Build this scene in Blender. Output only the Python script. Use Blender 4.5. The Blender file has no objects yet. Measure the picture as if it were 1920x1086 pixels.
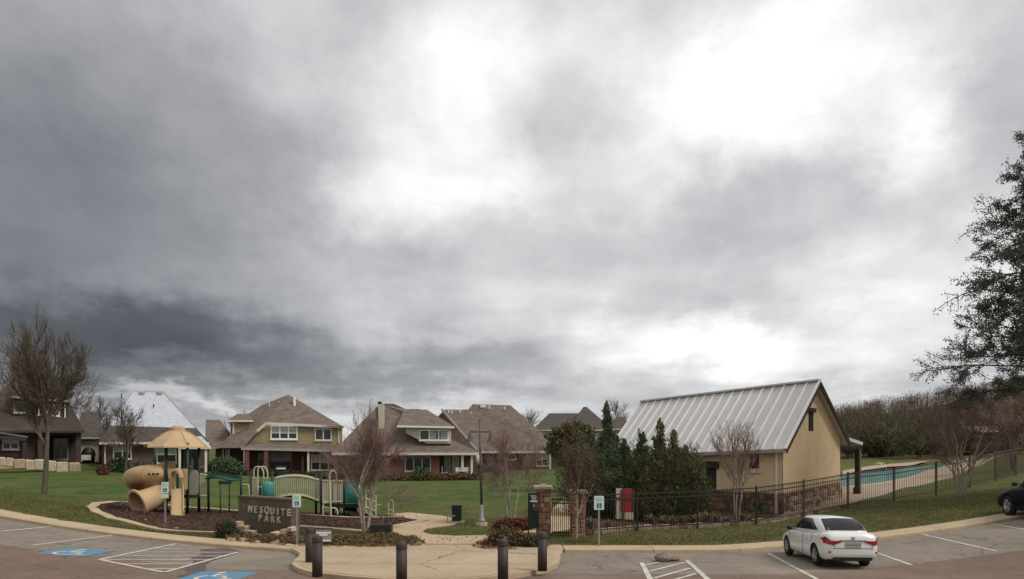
import bpy, math, random
import numpy as np
from mathutils import Vector, Matrix
from mathutils.geometry import delaunay_2d_cdt

S = bpy.context.scene
COL = S.collection
R = math.radians

# ---------------------------------------------------------------- camera
F, HOR, CAMZ = 1200.0, 845.0, 3.4          # focal length and horizon row measured on a 1920x1086 plan of the view
cam_data = bpy.data.cameras.new('camera')
cam_data.sensor_width = 36.0
cam_data.lens = 36.0 * F / 1920.0
cam_data.shift_y = (HOR - 543.0) / 1920.0
cam_data.clip_end = 3000.0
cam = bpy.data.objects.new('camera', cam_data)
COL.objects.link(cam)
cam.location = (0, 0, CAMZ)
cam.rotation_euler = (R(90), 0, 0)
S.camera = cam

# ---------------------------------------------------------------- light
SUN_AZ, SUN_EL = 112.0, 48.0                # degrees right of the view, degrees up
sd = bpy.data.lights.new('sun', 'SUN')
sd.energy = 1.5
sd.angle = R(22)
sd.color = (1.0, 0.96, 0.9)
sun = bpy.data.objects.new('sun', sd)
COL.objects.link(sun)
dv = Vector((math.sin(R(SUN_AZ)) * math.cos(R(SUN_EL)), math.cos(R(SUN_AZ)) * math.cos(R(SUN_EL)), math.sin(R(SUN_EL))))
sun.rotation_euler = dv.to_track_quat('Z', 'Y').to_euler()

S.view_settings.view_transform = 'Standard'
S.view_settings.look = 'None'
S.view_settings.exposure = 0.58
S.view_settings.gamma = 1.0
S.view_settings.use_curve_mapping = False

# ---------------------------------------------------------------- overcast sky
world = bpy.data.worlds.new('World')
S.world = world
world.use_nodes = True
wt = world.node_tree
wt.nodes.clear()

class NB:
    """small node builder"""
    def __init__(s, tree): s.t = tree
    def n(s, typ, **kw):
        nd = s.t.nodes.new(typ)
        for k, v in kw.items():
            setattr(nd, k, v)
        return nd
    def l(s, a, b): s.t.links.new(a, b)
    def put(s, sock, v):
        if isinstance(v, bpy.types.NodeSocket): s.l(v, sock)
        else: sock.default_value = v
    def m(s, op, a, b=0.0, c=0.0, clamp=False):
        nd = s.n('ShaderNodeMath', operation=op, use_clamp=clamp)
        s.put(nd.inputs[0], a); s.put(nd.inputs[1], b); s.put(nd.inputs[2], c)
        return nd.outputs[0]
    def vm(s, op, a, b=(0, 0, 0)):
        nd = s.n('ShaderNodeVectorMath', operation=op)
        s.put(nd.inputs[0], a); s.put(nd.inputs[1], b)
        return nd.outputs[0]
    def noise(s, vec, scale, detail=5, rough=0.55, dist=0.0, color=False):
        nd = s.n('ShaderNodeTexNoise')
        s.l(vec, nd.inputs['Vector'])
        nd.inputs['Scale'].default_value = scale
        nd.inputs['Detail'].default_value = detail
        nd.inputs['Roughness'].default_value = rough
        nd.inputs['Distortion'].default_value = dist
        return nd.outputs['Color' if color else 'Fac']
    def maprange(s, v, a, b, c, d, smooth=False):
        nd = s.n('ShaderNodeMapRange')
        if smooth: nd.interpolation_type = 'SMOOTHSTEP'
        s.put(nd.inputs['Value'], v)
        for k, x in zip(('From Min', 'From Max', 'To Min', 'To Max'), (a, b, c, d)): nd.inputs[k].default_value = x
        return nd.outputs[0]
    def mix(s, fac, a, b, mode='MIX'):
        nd = s.n('ShaderNodeMix', data_type='RGBA', blend_type=mode)
        s.put(nd.inputs['Factor'], fac)
        ca = [x for x in nd.inputs if x.type == 'RGBA']
        for q, v in zip(ca, (a, b)):
            s.put(q, v if isinstance(v, bpy.types.NodeSocket) else (*v, 1.0))
        return [x for x in nd.outputs if x.type == 'RGBA'][0]
    def ramp(s, fac, stops):
        nd = s.n('ShaderNodeValToRGB')
        s.l(fac, nd.inputs[0])
        e = nd.color_ramp.elements
        while len(e) < len(stops): e.new(0.5)
        for i, (p, c) in enumerate(stops):
            e[i].position = p; e[i].color = (*c, 1.0)
        return nd.outputs[0]

def build_sky():
    b = NB(wt)
    tc = b.n('ShaderNodeTexCoord')
    d = b.vm('NORMALIZE', tc.outputs['Generated'])
    sx = b.n('ShaderNodeSeparateXYZ'); b.l(d, sx.inputs[0])
    X, Y, Z = sx.outputs
    el = b.m('ARCSINE', Z)
    az = b.m('ARCTAN2', X, Y)
    # flat cloud layer seen from below
    den = b.m('ADD', b.m('MAXIMUM', Z, 0.0), 0.16)
    cq = b.n('ShaderNodeCombineXYZ')
    b.l(b.m('DIVIDE', X, den), cq.inputs[0]); b.l(b.m('DIVIDE', Y, den), cq.inputs[1])
    q = b.vm('ADD', cq.outputs[0], (7.3, 2.9, 0.0))
    wob = b.noise(b.vm('ADD', d, (3.1, 1.7, 0.4)), 4.2, 8, 0.62, color=True)
    sw = b.n('ShaderNodeSeparateXYZ'); b.l(wob, sw.inputs[0])
    az2 = b.m('ADD', az, b.m('MULTIPLY', b.m('SUBTRACT', sw.outputs[0], 0.5), 0.30))
    el2 = b.m('ADD', el, b.m('MULTIPLY', b.m('SUBTRACT', sw.outputs[1], 0.5), 0.20))
    wob2 = b.noise(q, 2.6, 6, 0.6, color=True)
    sw2 = b.n('ShaderNodeSeparateXYZ'); b.l(wob2, sw2.inputs[0])
    el2 = b.m('ADD', el2, b.m('MULTIPLY', b.m('SUBTRACT', sw2.outputs[0], 0.5), 0.10))
    val = None
    # thick and thin parts of the cloud cover: azimuth, elevation, half extents, brightness
    for (px, py, rx, ry, amp) in SKY:
        a0 = math.atan2(px - 960, F)
        e0 = math.atan2(HOR - py, math.hypot(F, px - 960))
        ra, re = rx / F * math.cos(a0) ** 1.4, ry / F * math.cos(a0) * math.cos(e0) ** 1.2
        u = b.m('DIVIDE', b.m('SUBTRACT', az2, a0), ra)
        v = b.m('DIVIDE', b.m('SUBTRACT', el2, e0), re)
        r = b.m('SQRT', b.m('ADD', b.m('MULTIPLY', u, u), b.m('MULTIPLY', v, v)))
        w = b.maprange(r, 0.0, 1.0, amp, 0.0, True)
        val = w if val is None else b.m('ADD', val, w)
    n1 = b.noise(q, 0.8, 6, 0.5, 0.2)
    n2 = b.noise(q, 2.4, 6, 0.52, 0.2)
    n3 = b.noise(d, 8.0, 7, 0.65, 0.3)
    t = b.m('ADD', b.m('ADD', b.m('MULTIPLY', n1, 0.45), b.m('MULTIPLY', n2, 0.35)), b.m('MULTIPLY', n3, 0.25))
    t = b.maprange(t, 0.37, 0.68, 0.74, 1.32)
    val = b.m('MULTIPLY', b.m('MAXIMUM', b.m('ADD', val, SKY_BASE), 0.085), t)
    val = b.m('MULTIPLY', b.m('MINIMUM', val, 0.98), 0.80)
    tint = b.ramp(b.m('MULTIPLY', val, 1.0), [(0.0, (0.91, 0.965, 1.10)), (0.25, (0.97, 0.985, 1.03)), (0.6, (1.0, 0.995, 0.98)), (1.0, (1.0, 0.99, 0.97))])
    vc = b.n('ShaderNodeCombineXYZ')
    for i in range(3): b.l(val, vc.inputs[i])
    cloud = b.mix(1.0, tint, vc.outputs[0], 'MULTIPLY')
    sky = b.n('ShaderNodeTexSky', sky_type='NISHITA')
    sky.sun_disc = False
    sky.sun_elevation = R(SUN_EL)
    sky.sun_rotation = R(SUN_AZ)
    sc = b.mix(1.0, sky.outputs[0], (0.08, 0.08, 0.08), 'MULTIPLY')
    col = b.mix(0.96, sc, cloud)
    bg = b.n('ShaderNodeBackground'); b.l(col, bg.inputs[0]); bg.inputs[1].default_value = 1.0
    out = b.n('ShaderNodeOutputWorld'); b.l(bg.outputs[0], out.inputs[0])

SKY_BASE = 0.52
SKY = [(40, 520, 900, 420, -0.33), (0, 120, 760, 420, -0.24), (430, 655, 860, 125, -0.25), (180, 770, 760, 100, -0.20), (480, 330, 330, 330, -0.08), (860, 170, 230, 260, 0.36),
       (735, 350, 190, 150, 0.36), (930, 330, 160, 130, 0.20), (1480, 130, 400, 210, 0.40), (1300, 220, 260, 160, 0.28), (1690, 260, 140, 160, 0.40), (1130, 90, 220, 120, 0.14),
       (1340, 660, 420, 90, 0.36), (1180, 600, 220, 60, 0.14), (300, 742, 330, 36, 0.26), (620, 765, 260, 22, 0.08), (1330, 440, 420, 90, -0.06), (1090, 340, 280, 140, 0.16), (1600, 480, 260, 150, 0.18), (860, 700, 460, 65, -0.15),
       (1740, 560, 300, 220, 0.18), (1000, 560, 260, 60, 0.05), (560, 100, 260, 150, 0.10)]
build_sky()

# ---------------------------------------------------------------- materials
MATS = {}
def mat(name, col, rough=0.7, var=0.18, scale=3.0, bump=0.0, bscale=40.0, metal=0.0, col2=None, spec=0.3, stretch=(1, 1, 1), coat=0.0, trans=0.0, fine=0.0):
    if name in MATS: return MATS[name]
    m = bpy.data.materials.new(name); m.use_nodes = True
    t = m.node_tree; t.nodes.clear(); b = NB(t)
    geo = b.n('ShaderNodeNewGeometry')
    pos = geo.outputs['Position']
    if stretch != (1, 1, 1): pos = b.vm('MULTIPLY', pos, stretch)
    n = b.noise(pos, scale, 6, 0.6)
    n = b.maprange(n, 0.3, 0.7, 0, 1)
    c2 = col2 or tuple(max(0, c * (1 - 2 * var)) for c in col)
    c1 = col if col2 else tuple(min(1, c * (1 + var)) for c in col)
    c = b.mix(n, c1, c2)
    if fine > 0:
        nf = b.noise(pos, scale * 14, 4, 0.7)
        k = b.maprange(nf, 0.25, 0.75, 1 - fine, 1 + fine)
        cv = b.n('ShaderNodeCombineXYZ')
        for i in range(3): b.l(k, cv.inputs[i])
        c = b.mix(1.0, c, cv.outputs[0], 'MULTIPLY')
    p = b.n('ShaderNodeBsdfPrincipled')
    b.l(c, p.inputs['Base Color'])
    p.inputs['Roughness'].default_value = rough
    p.inputs['Metallic'].default_value = metal
    p.inputs['Specular IOR Level'].default_value = spec
    p.inputs['Coat Weight'].default_value = coat
    p.inputs['Transmission Weight'].default_value = trans
    if bump > 0:
        nb = b.noise(pos, bscale, 5, 0.65)
        bp = b.n('ShaderNodeBump'); bp.inputs['Strength'].default_value = bump; bp.inputs['Distance'].default_value = 0.03
        b.l(nb, bp.inputs['Height']); b.l(bp.outputs[0], p.inputs['Normal'])
    o = b.n('ShaderNodeOutputMaterial'); b.l(p.outputs[0], o.inputs[0])
    MATS[name] = m
    return m

def grass_mat():
    m = bpy.data.materials.new('grass'); m.use_nodes = True
    t = m.node_tree; t.nodes.clear(); b = NB(t)
    geo = b.n('ShaderNodeNewGeometry'); pos = geo.outputs['Position']
    sp = b.n('ShaderNodeSeparateXYZ'); b.l(pos, sp.inputs[0])
    big = b.noise(pos, 0.12, 4, 0.6); mid = b.noise(pos, 0.9, 5, 0.65); fine = b.noise(pos, 9.0, 4, 0.7)
    # winter-dry turf by the kerb, fresh lawn further off
    g = b.maprange(b.m('ADD', sp.outputs[1], b.m('MULTIPLY', b.m('SUBTRACT', big, 0.5), 14.0)), 30.0, 41.0, 0.0, 1.0, True)
    left = b.maprange(sp.outputs[0], 13.0, 24.0, 1.0, 0.4, True)
    g = b.m('MULTIPLY', g, left)
    dry = b.mix(b.maprange(mid, 0.35, 0.65, 0, 1), (0.13, 0.118, 0.046), (0.085, 0.10, 0.03))
    rt = b.maprange(sp.outputs[0], -2.0, 4.0, 0.0, 0.55, True)
    dry = b.mix(rt, dry, b.mix(b.maprange(mid, 0.35, 0.65, 0, 1), (0.155, 0.132, 0.052), (0.10, 0.096, 0.034)))
    green = b.mix(b.maprange(mid, 0.35, 0.65, 0, 1), (0.07, 0.122, 0.028), (0.042, 0.078, 0.019))
    pat = b.noise(pos, 0.35, 6, 0.7, 0.6)
    green = b.mix(b.maprange(pat, 0.40, 0.62, 0.0, 0.9), green, (0.13, 0.13, 0.045))
    dry = b.mix(b.maprange(pat, 0.28, 0.5, 0.7, 0.0), dry, (0.07, 0.085, 0.026))
    c = b.mix(g, dry, green)
    wood = b.maprange(b.m('ADD', sp.outputs[1], b.m('MULTIPLY', mid, 6.0)), 92.0, 98.0, 0.0, 1.0, True)
    wood = b.m('MULTIPLY', wood, b.maprange(sp.outputs[0], 20.0, 34.0, 0.0, 1.0, True))
    c = b.mix(wood, c, (0.115, 0.085, 0.055))
    k = b.maprange(fine, 0.25, 0.75, 0.55, 1.35)
    cv = b.n('ShaderNodeCombineXYZ')
    for i in range(3): b.l(k, cv.inputs[i])
    c = b.mix(1.0, c, cv.outputs[0], 'MULTIPLY')
    p = b.n('ShaderNodeBsdfPrincipled'); b.l(c, p.inputs['Base Color'])
    p.inputs['Roughness'].default_value = 0.95; p.inputs['Specular IOR Level'].default_value = 0.1
    bp = b.n('ShaderNodeBump'); bp.inputs['Strength'].default_value = 0.8; bp.inputs['Distance'].default_value = 0.06
    b.l(b.noise(pos, 22.0, 4, 0.7), bp.inputs['Height']); b.l(bp.outputs[0], p.inputs['Normal'])
    o = b.n('ShaderNodeOutputMaterial'); b.l(p.outputs[0], o.inputs[0])
    return m
GRASS = grass_mat()
M_LOT = mat('worn lot concrete', (0.255, 0.215, 0.168), 0.9, 0, 0.35, 0.35, 60, col2=(0.18, 0.152, 0.12), fine=0.2)
def worn(m, crack=0.35, spots=True):
    """cracks, oil spots and tyre marks over a ground material"""
    t = m.node_tree; b = NB(t); p = [n for n in t.nodes if n.type == 'BSDF_PRINCIPLED'][0]
    src = p.inputs['Base Color'].links[0].from_socket
    pos = t.nodes['Geometry'].outputs['Position'] if 'Geometry' in t.nodes else b.n('ShaderNodeNewGeometry').outputs['Position']
    wv = b.vm('ADD', pos, b.vm('SCALE', b.noise(pos, 1.2, 4, 0.6, color=True), (0, 0, 0)))
    v = b.n('ShaderNodeTexVoronoi', feature='DISTANCE_TO_EDGE'); b.l(wv, v.inputs['Vector']); v.inputs['Scale'].default_value = crack
    cr = b.maprange(v.outputs['Distance'], 0.0, 0.014, 0.75, 0.0)
    cr = b.m('MULTIPLY', cr, b.maprange(b.noise(pos, 0.5, 3), 0.42, 0.56, 0.0, 1.0))
    c = b.mix(cr, src, (0.05, 0.042, 0.035))
    if spots:
        sp = b.maprange(b.noise(pos, 1.7, 2, 0.4), 0.66, 0.74, 0.0, 0.5, True)
        c = b.mix(sp, c, (0.085, 0.07, 0.056))
        ty = b.noise(b.vm('MULTIPLY', pos, (2.4, 0.16, 1.0)), 1.0, 3, 0.6)
        c = b.mix(b.maprange(ty, 0.55, 0.75, 0.0, 0.30, True), c, (0.09, 0.076, 0.062))
        lt = b.noise(pos, 0.18, 3, 0.5)
        c = b.mix(b.maprange(lt, 0.5, 0.7, 0.0, 0.35, True), c, (0.36, 0.30, 0.23))
    b.l(c, p.inputs['Base Color'])
worn(M_LOT)
M_LANE = mat('red stained lane', (0.20, 0.135, 0.097), 0.9, 0, 0.3, 0.35, 60, col2=(0.15, 0.103, 0.075), fine=0.2)
worn(M_LANE, 0.3)
M_CONC = mat('tan concrete', (0.50, 0.385, 0.245), 0.9, 0, 0.8, 0.25, 50, col2=(0.39, 0.295, 0.188), fine=0.12)
M_PLAZA = mat('plaza concrete', (0.47, 0.365, 0.24), 0.88, 0, 0.45, 0.2, 50, col2=(0.36, 0.275, 0.178), fine=0.12)
worn(M_PLAZA, 0.2, False)
M_PAINT = mat('white road paint', (0.70, 0.66, 0.58), 0.7, 0, 5.0, 0.1, 60, col2=(0.36, 0.32, 0.265), fine=0.35)
M_BLUE = mat('blue road paint', (0.075, 0.25, 0.42), 0.7, 0, 3.5, 0.1, 60, col2=(0.13, 0.20, 0.25), fine=0.3)
M_MULCH = mat('dark mulch', (0.075, 0.04, 0.026), 0.95, 0.3, 4.0, 0.9, 30, fine=0.4)
M_CHIP = mat('mulch chips', (0.085, 0.047, 0.03), 0.95, 0.45, 9.0)
M_BRICK = mat('red brick', (0.20, 0.085, 0.065), 0.9, 0, 2.2, 0.3, 30, col2=(0.125, 0.058, 0.046), fine=0.3)
M_BRICKD = mat('brown brick', (0.13, 0.085, 0.068), 0.9, 0, 2.2, 0.3, 30, col2=(0.085, 0.056, 0.046), fine=0.3)
M_SHINGLE = mat('brown shingles', (0.185, 0.142, 0.115), 0.92, 0, 1.6, 0.3, 18, col2=(0.125, 0.096, 0.078), fine=0.2)
M_SHINGLED = mat('dark shingles', (0.095, 0.078, 0.068), 0.92, 0, 1.6, 0.3, 18, col2=(0.068, 0.056, 0.05), fine=0.2)
def courses(m, amt=0.22, lo=0.82, hi=1.14):
    """uneven shingle courses"""
    t = m.node_tree; b = NB(t); p = [n for n in t.nodes if n.type == 'BSDF_PRINCIPLED'][0]; src = p.inputs['Base Color'].links[0].from_socket
    g_ = b.n('ShaderNodeNewGeometry').outputs['Position']
    w = b.noise(b.vm('MULTIPLY', g_, (0.8, 0.8, 7.0)), 1.6, 3, 0.7); st = b.noise(b.vm('MULTIPLY', g_, (1.2, 1.2, 0.12)), 1.0, 4, 0.6)
    k = b.m('MULTIPLY', b.maprange(w, 0.3, 0.7, 1 - amt, 1 + amt), b.maprange(st, 0.3, 0.7, lo, hi))
    cv = b.n('ShaderNodeCombineXYZ')
    for i in range(3): b.l(k, cv.inputs[i])
    b.l(b.mix(1.0, src, cv.outputs[0], 'MULTIPLY'), p.inputs['Base Color'])
M_SHINGLEX = mat('shade darkened shingles', (0.066, 0.05, 0.042), 0.92, 0, 1.6, 0.3, 18, col2=(0.045, 0.035, 0.03), fine=0.2)  # far left roof: shade and edge falloff put into the brown
M_BRICKX = mat('shade darkened brick', (0.075, 0.05, 0.042), 0.9, 0, 2.2, 0.3, 30, col2=(0.05, 0.035, 0.03), fine=0.3)  # far left walls: brick colour lowered to carry the same shade
M_WRAP = mat('white roof underlayment', (0.52, 0.535, 0.585), 0.65, 0, 3.2, 0.1, 10, col2=(0.36, 0.375, 0.425))
M_TRIM = mat('cream trim', (0.66, 0.6, 0.5), 0.6, 0.06, 2.0)
M_STUCCO = mat('tan stucco', (0.78, 0.58, 0.355), 0.9, 0.05, 1.2, 0.12, 40)
M_SIDING = mat('olive tan siding', (0.31, 0.25, 0.135), 0.85, 0.06, 1.5, 0.1, 40)
M_CREAM = mat('cream siding', (0.55, 0.5, 0.38), 0.85, 0.06, 1.5)
M_FASCIA = mat('grey fascia', (0.36, 0.32, 0.29), 0.7, 0.08, 2.0)
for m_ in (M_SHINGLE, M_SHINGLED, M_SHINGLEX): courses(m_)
courses(M_STUCCO, 0.02, 0.93, 1.03); courses(M_SIDING, 0.08, 0.93, 1.05); courses(M_CREAM, 0.06, 0.93, 1.05)
M_GLASS = mat('dark window glass', (0.02, 0.022, 0.026), 0.12, 0.2, 1.0, spec=0.6)
M_BLIND = mat('pale window blind', (0.34, 0.37, 0.34), 0.5, 0.1, 2.0, spec=0.5)
M_DARK = mat('very dark timber', (0.035, 0.028, 0.025), 0.8, 0.2, 3.0)  # one very dark brown for the door, slit, box and play decks
M_BLACK = mat('black metal', (0.018, 0.018, 0.018), 0.5, 0.15, 3.0)
M_IRON = mat('black iron fence', (0.03, 0.026, 0.024), 0.55, 0.2, 5.0)
M_BRONZE = mat('bronze iron', (0.10, 0.07, 0.052), 0.55, 0.2, 5.0)
M_BOLL = mat('bollard brown', (0.058, 0.042, 0.038), 0.6, 0.15, 2.5, 0.1, 30)
M_PGREEN = mat('dark green post', (0.016, 0.034, 0.024), 0.5, 0.15, 3.0)
M_TEAL = mat('teal plastic', (0.05, 0.25, 0.20), 0.45, 0.1, 2.5, coat=0.1)
M_GMESH = mat('green coated steel', (0.02, 0.085, 0.05), 0.5, 0.15, 2.5)
M_SLIDE = mat('tan slide plastic', (0.53, 0.375, 0.21), 0.5, 0, 1.6, 0.05, 30, col2=(0.45, 0.31, 0.17), fine=0.06, spec=0.3)
M_PTAN = mat('pale tan rail', (0.50, 0.46, 0.32), 0.5, 0.08, 2.5)
M_PANEL = mat('grey tan panel', (0.36, 0.31, 0.24), 0.6, 0.08, 2.5)
M_STONE = [mat('sandstone %s' % n, c, 0.92, 0.15, 5.0, 0.5, 25, fine=0.15) for n, c in
           (('buff', (0.42, 0.31, 0.21)), ('rust', (0.30, 0.16, 0.10)), ('brown', (0.22, 0.13, 0.09)), ('pale', (0.5, 0.41, 0.3)), ('umber', (0.15, 0.085, 0.06)))]
M_SIGNW = mat('weathered sign stone', (0.095, 0.075, 0.057), 0.92, 0, 1.8, 0.5, 20, col2=(0.15, 0.115, 0.083), fine=0.25)
M_LETTER = mat('pale letter', (0.6, 0.5, 0.38), 0.7, 0.05, 6.0)
M_WHITE = mat('white enamel', (0.78, 0.78, 0.75), 0.5, 0.04, 2.0)
M_SIGNP = mat('pale sign face', (0.62, 0.74, 0.64), 0.45, 0.05, 3.0)
M_SIGNG = mat('green sign lettering', (0.34, 0.62, 0.4), 0.5, 0.05, 3.0)
M_SIGNB = mat('blue sign square', (0.03, 0.11, 0.30), 0.45, 0.05, 3.0)
M_STEEL = mat('galvanised steel', (0.30, 0.28, 0.25), 0.5, 0.12, 4.0, metal=0.3)
M_ROOFM = mat('galvalume roof', (0.56, 0.53, 0.505), 0.5, 0.04, 0.8, metal=0.1, spec=0.4)
M_SEAM = mat('bright roof seam', (0.76, 0.74, 0.71), 0.45, 0.03, 1.0, metal=0.1)
M_WOOD = mat('dark stained timber', (0.05, 0.034, 0.024), 0.75, 0.2, 4.0)
M_RED = mat('red panel', (0.33, 0.03, 0.035), 0.5, 0.08, 3.0)
M_BARK = mat('grey brown bark', (0.12, 0.095, 0.072), 0.95, 0.25, 8.0, 0.4, 30)
M_BARKP = mat('pale myrtle bark', (0.34, 0.27, 0.215), 0.9, 0.2, 8.0)
M_TWIG = mat('grey brown twigs', (0.15, 0.115, 0.085), 0.95, 0.2, 1.5)
M_TWIGR = mat('reddish twigs', (0.25, 0.165, 0.14), 0.95, 0.2, 1.5)
M_TWIGW = mat('woodland twigs', (0.135, 0.09, 0.065), 0.95, 0, 0.15, col2=(0.115, 0.10, 0.056))
M_TWIGG = mat('budding green twigs', (0.12, 0.115, 0.06), 0.95, 0.2, 1.0)
M_JUN = mat('juniper foliage', (0.10, 0.125, 0.065), 0.9, 0, 1.2, col2=(0.05, 0.08, 0.04))
M_JUN2 = mat('olive juniper foliage', (0.15, 0.14, 0.062), 0.9, 0, 1.2, col2=(0.08, 0.088, 0.04))
M_OAK = mat('oak foliage', (0.135, 0.125, 0.058), 0.9, 0, 1.4, col2=(0.08, 0.085, 0.04))
M_DEADLEAF = mat('brown dry leaves', (0.115, 0.068, 0.042), 0.9, 0.3, 3.0)
M_BIGLEAF = mat('grey green leaves', (0.12, 0.125, 0.09), 0.85, 0.3, 2.0)
M_STRAW = mat('straw ornamental grass', (0.32, 0.235, 0.15), 0.95, 0.3, 4.0)
M_COVER = mat('dormant ground cover', (0.12, 0.10, 0.045), 0.95, 0, 2.0, col2=(0.15, 0.085, 0.045), fine=0.3)
M_SHRUB = mat('dull green shrub leaves', (0.055, 0.06, 0.028), 0.9, 0.25, 3.0)
M_SHRUBR = mat('red winter shrub leaves', (0.17, 0.06, 0.045), 0.9, 0.25, 3.0)
M_YUCCA = mat('yucca green', (0.05, 0.085, 0.05), 0.7, 0.2, 3.0)
M_CARW = mat('white car paint', (0.74, 0.74, 0.70), 0.28, 0.02, 1.0, coat=0.7, spec=0.5)
M_CARD = mat('near black blue car paint', (0.006, 0.007, 0.014), 0.35, 0.02, 1.0, coat=0.0, spec=0.12)
M_TYRE = mat('tyre rubber', (0.018, 0.018, 0.018), 0.85, 0.1, 5.0)
M_RIM = mat('alloy rim', (0.42, 0.42, 0.42), 0.35, 0.1, 5.0, metal=0.7)
M_CGLASS = mat('tinted car glass', (0.02, 0.02, 0.026), 0.15, 0.1, 1.0, spec=0.25)
M_TAIL = mat('red lamp lens', (0.32, 0.012, 0.018), 0.2, 0.1, 4.0, coat=0.5)
M_CHROME = mat('grey chrome strip', (0.3, 0.3, 0.3), 0.3, 0.05, 3.0, metal=0.6)
M_PLATE = mat('grey licence plate', (0.33, 0.33, 0.31), 0.5, 0.1, 6.0)
M_WATER = mat('pool water', (0.13, 0.40, 0.38), 0.12, 0, 0.25, 0.2, 1.6, col2=(0.30, 0.55, 0.50), spec=0.5)
M_DECK = mat('pool deck concrete', (0.42, 0.31, 0.22), 0.9, 0, 0.6, 0.1, 40, col2=(0.34, 0.25, 0.18))
M_COPING = mat('pale pool coping', (0.5, 0.45, 0.33), 0.85, 0.08, 2.0)

# ---------------------------------------------------------------- terrain
def P(px, py, Y): return Vector(((px - 960.0) / F * Y, Y, CAMZ - (py - HOR) / F * Y))
def yc(X):                                   # line of the kerb across the lot
    a = np.maximum(np.abs(X) - 7.0, 0.0)
    return 21.3 + 0.31 * a
def z_lot(X, Y):
    a = np.maximum(np.abs(X) - 7.0, 0.0)
    a = np.minimum(a, 22.0)
    return 0.004 * a ** 2 + 0.04 * (yc(X) - Y)
PL = np.linalg.solve(np.array([[23.6, 45.0, 1], [34.05, 65.0, 1], [55.8, 81.4, 1]]), np.array([0.775, 0.85, 1.5]))
def pool_z(X, Y): return PL[0] * X + PL[1] * Y + PL[2]
CTRL = [(-40, 925, 38), (83, 925, 36), (0, 905, 46), (150, 893, 52), (0, 885, 54), (-60, 876, 56), (60, 868, 60), (160, 872, 60), (300, 900, 50), (250, 886, 58),
        (200, 940, 37.5), (300, 957, 36.5), (460, 959, 35.8), (600, 967, 33.5), (700, 972, 32.2), (780, 965, 34), (860, 980, 30.3),
        (960, 985, 29.1), (1015, 1003, 25.9), (1083, 1006, 25.4), (800, 930, 43), (800, 906, 57), (700, 899, 65), (950, 893, 66), (1000, 880, 75),
        (450, 892, 62), (560, 896, 65), (300, 995, 27.2), (190, 955, 33), (450, 1003, 25.8), (560, 985, 29), (690, 1000, 26.3), (850, 1000, 26.3),
        (1195, 996, 26.8), (1308, 991, 27.8), (1418, 984, 29), (1507, 969, 31), (1590, 953, 33), (1676, 942, 34.5), (1755, 929, 36), (1818, 915, 38),
        (1866, 902, 40), (1905, 892, 43), (1960, 880, 45), (2050, 868, 48), (1470, 963, 33), (1320, 962, 35), (1220, 950, 38), (1120, 945, 38),
        (1611, 938, 36), (1701, 913, 45), (1781, 896, 52), (1818, 879, 60), (1885, 855, 78), (1960, 850, 78), (1600, 872, 78), (1700, 861, 90), (1800, 852, 96), (1505, 957, 34.4), (1540, 947, 35.8), (1578, 935, 37.5), (1585, 925, 41), (1480, 968, 31.8), (1530, 956, 33.6),
        (1050, 925, 45), (1100, 880, 70), (1250, 880, 70), (1400, 875, 75), (600, 905, 85), (300, 880, 90), (0, 862, 90), (900, 870, 100), (1200, 866, 100),
        (-400, 850, 120), (400, 850, 140), (1000, 848, 140), (1300, 850, 140), (-800, 850, 90), (1600, 842, 118), (1750, 828, 122), (1900, 815, 118), (2100, 805, 100), (2400, 800, 80),
        (1560, 796, 230), (1700, 772, 230), (1920, 736, 230), (2300, 690, 220), (1350, 826, 240), (1000, 838, 240), (0, 838, 240), (-900, 838, 220), (1700, 780, 330), (1000, 840, 330), (0, 840, 330), (2200, 720, 320)]
pts = []
for (a, b_, Y) in CTRL:
    v = P(a, b_, Y); pts.append((v.x, v.y, v.z))
for X in np.linspace(-34, 34, 24):
    Yc = float(yc(X)) + 1.2
    pts.append((X, Yc, float(z_lot(X, Yc - 1.2)) + 0.10))
    if abs(X) > 16: pts.append((X, Yc + 2.0, float(z_lot(X, Yc - 1.2)) + 0.16))
for (X, Y) in ((23.6, 45.0), (34.05, 65.0), (55.8, 81.4), (29, 55), (44, 74), (38, 62), (46, 70)):
    pts.append((X, Y, float(pool_z(X, Y)) + 0.06))
pts = np.array(pts)
def _phi(r2): return np.where(r2 > 1e-9, 0.5 * r2 * np.log(np.maximum(r2, 1e-9)), 0.0)
_n = len(pts)
_sc = 20.0
_q = pts[:, :2] / _sc
_A = np.zeros((_n + 3, _n + 3))
_A[:_n, :_n] = _phi(((_q[:, None] - _q[None]) ** 2).sum(-1)) + np.eye(_n) * 0.004
_A[:_n, _n:] = np.c_[np.ones(_n), _q]; _A[_n:, :_n] = _A[:_n, _n:].T
_w = np.linalg.solve(_A, np.r_[pts[:, 2], 0, 0, 0])
def rbf(X, Y):
    X = np.clip(np.atleast_1d(np.asarray(X, float)), -260, 420); Y = np.clip(np.atleast_1d(np.asarray(Y, float)), 15, 330)
    q = np.c_[X, Y] / _sc
    out = np.empty(len(q))
    for i in range(0, len(q), 4000):
        s = q[i:i + 4000]
        out[i:i + 4000] = _phi(((s[:, None] - _q[None]) ** 2).sum(-1)) @ _w[:_n] + _w[_n] + s @ _w[_n + 1:]
    return out
def zt_arr(X, Y):
    X = np.asarray(X, float); Y = np.asarray(Y, float)
    zl = z_lot(X, Y); zb = rbf(X, Y)
    d = Y - (yc(X) + 0.9)
    t = np.clip(d / 0.5 + 0.5, 0, 1)
    return zl * (1 - t) + zb * t
def zt(X, Y): return float(zt_arr([X], [Y])[0])
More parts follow.
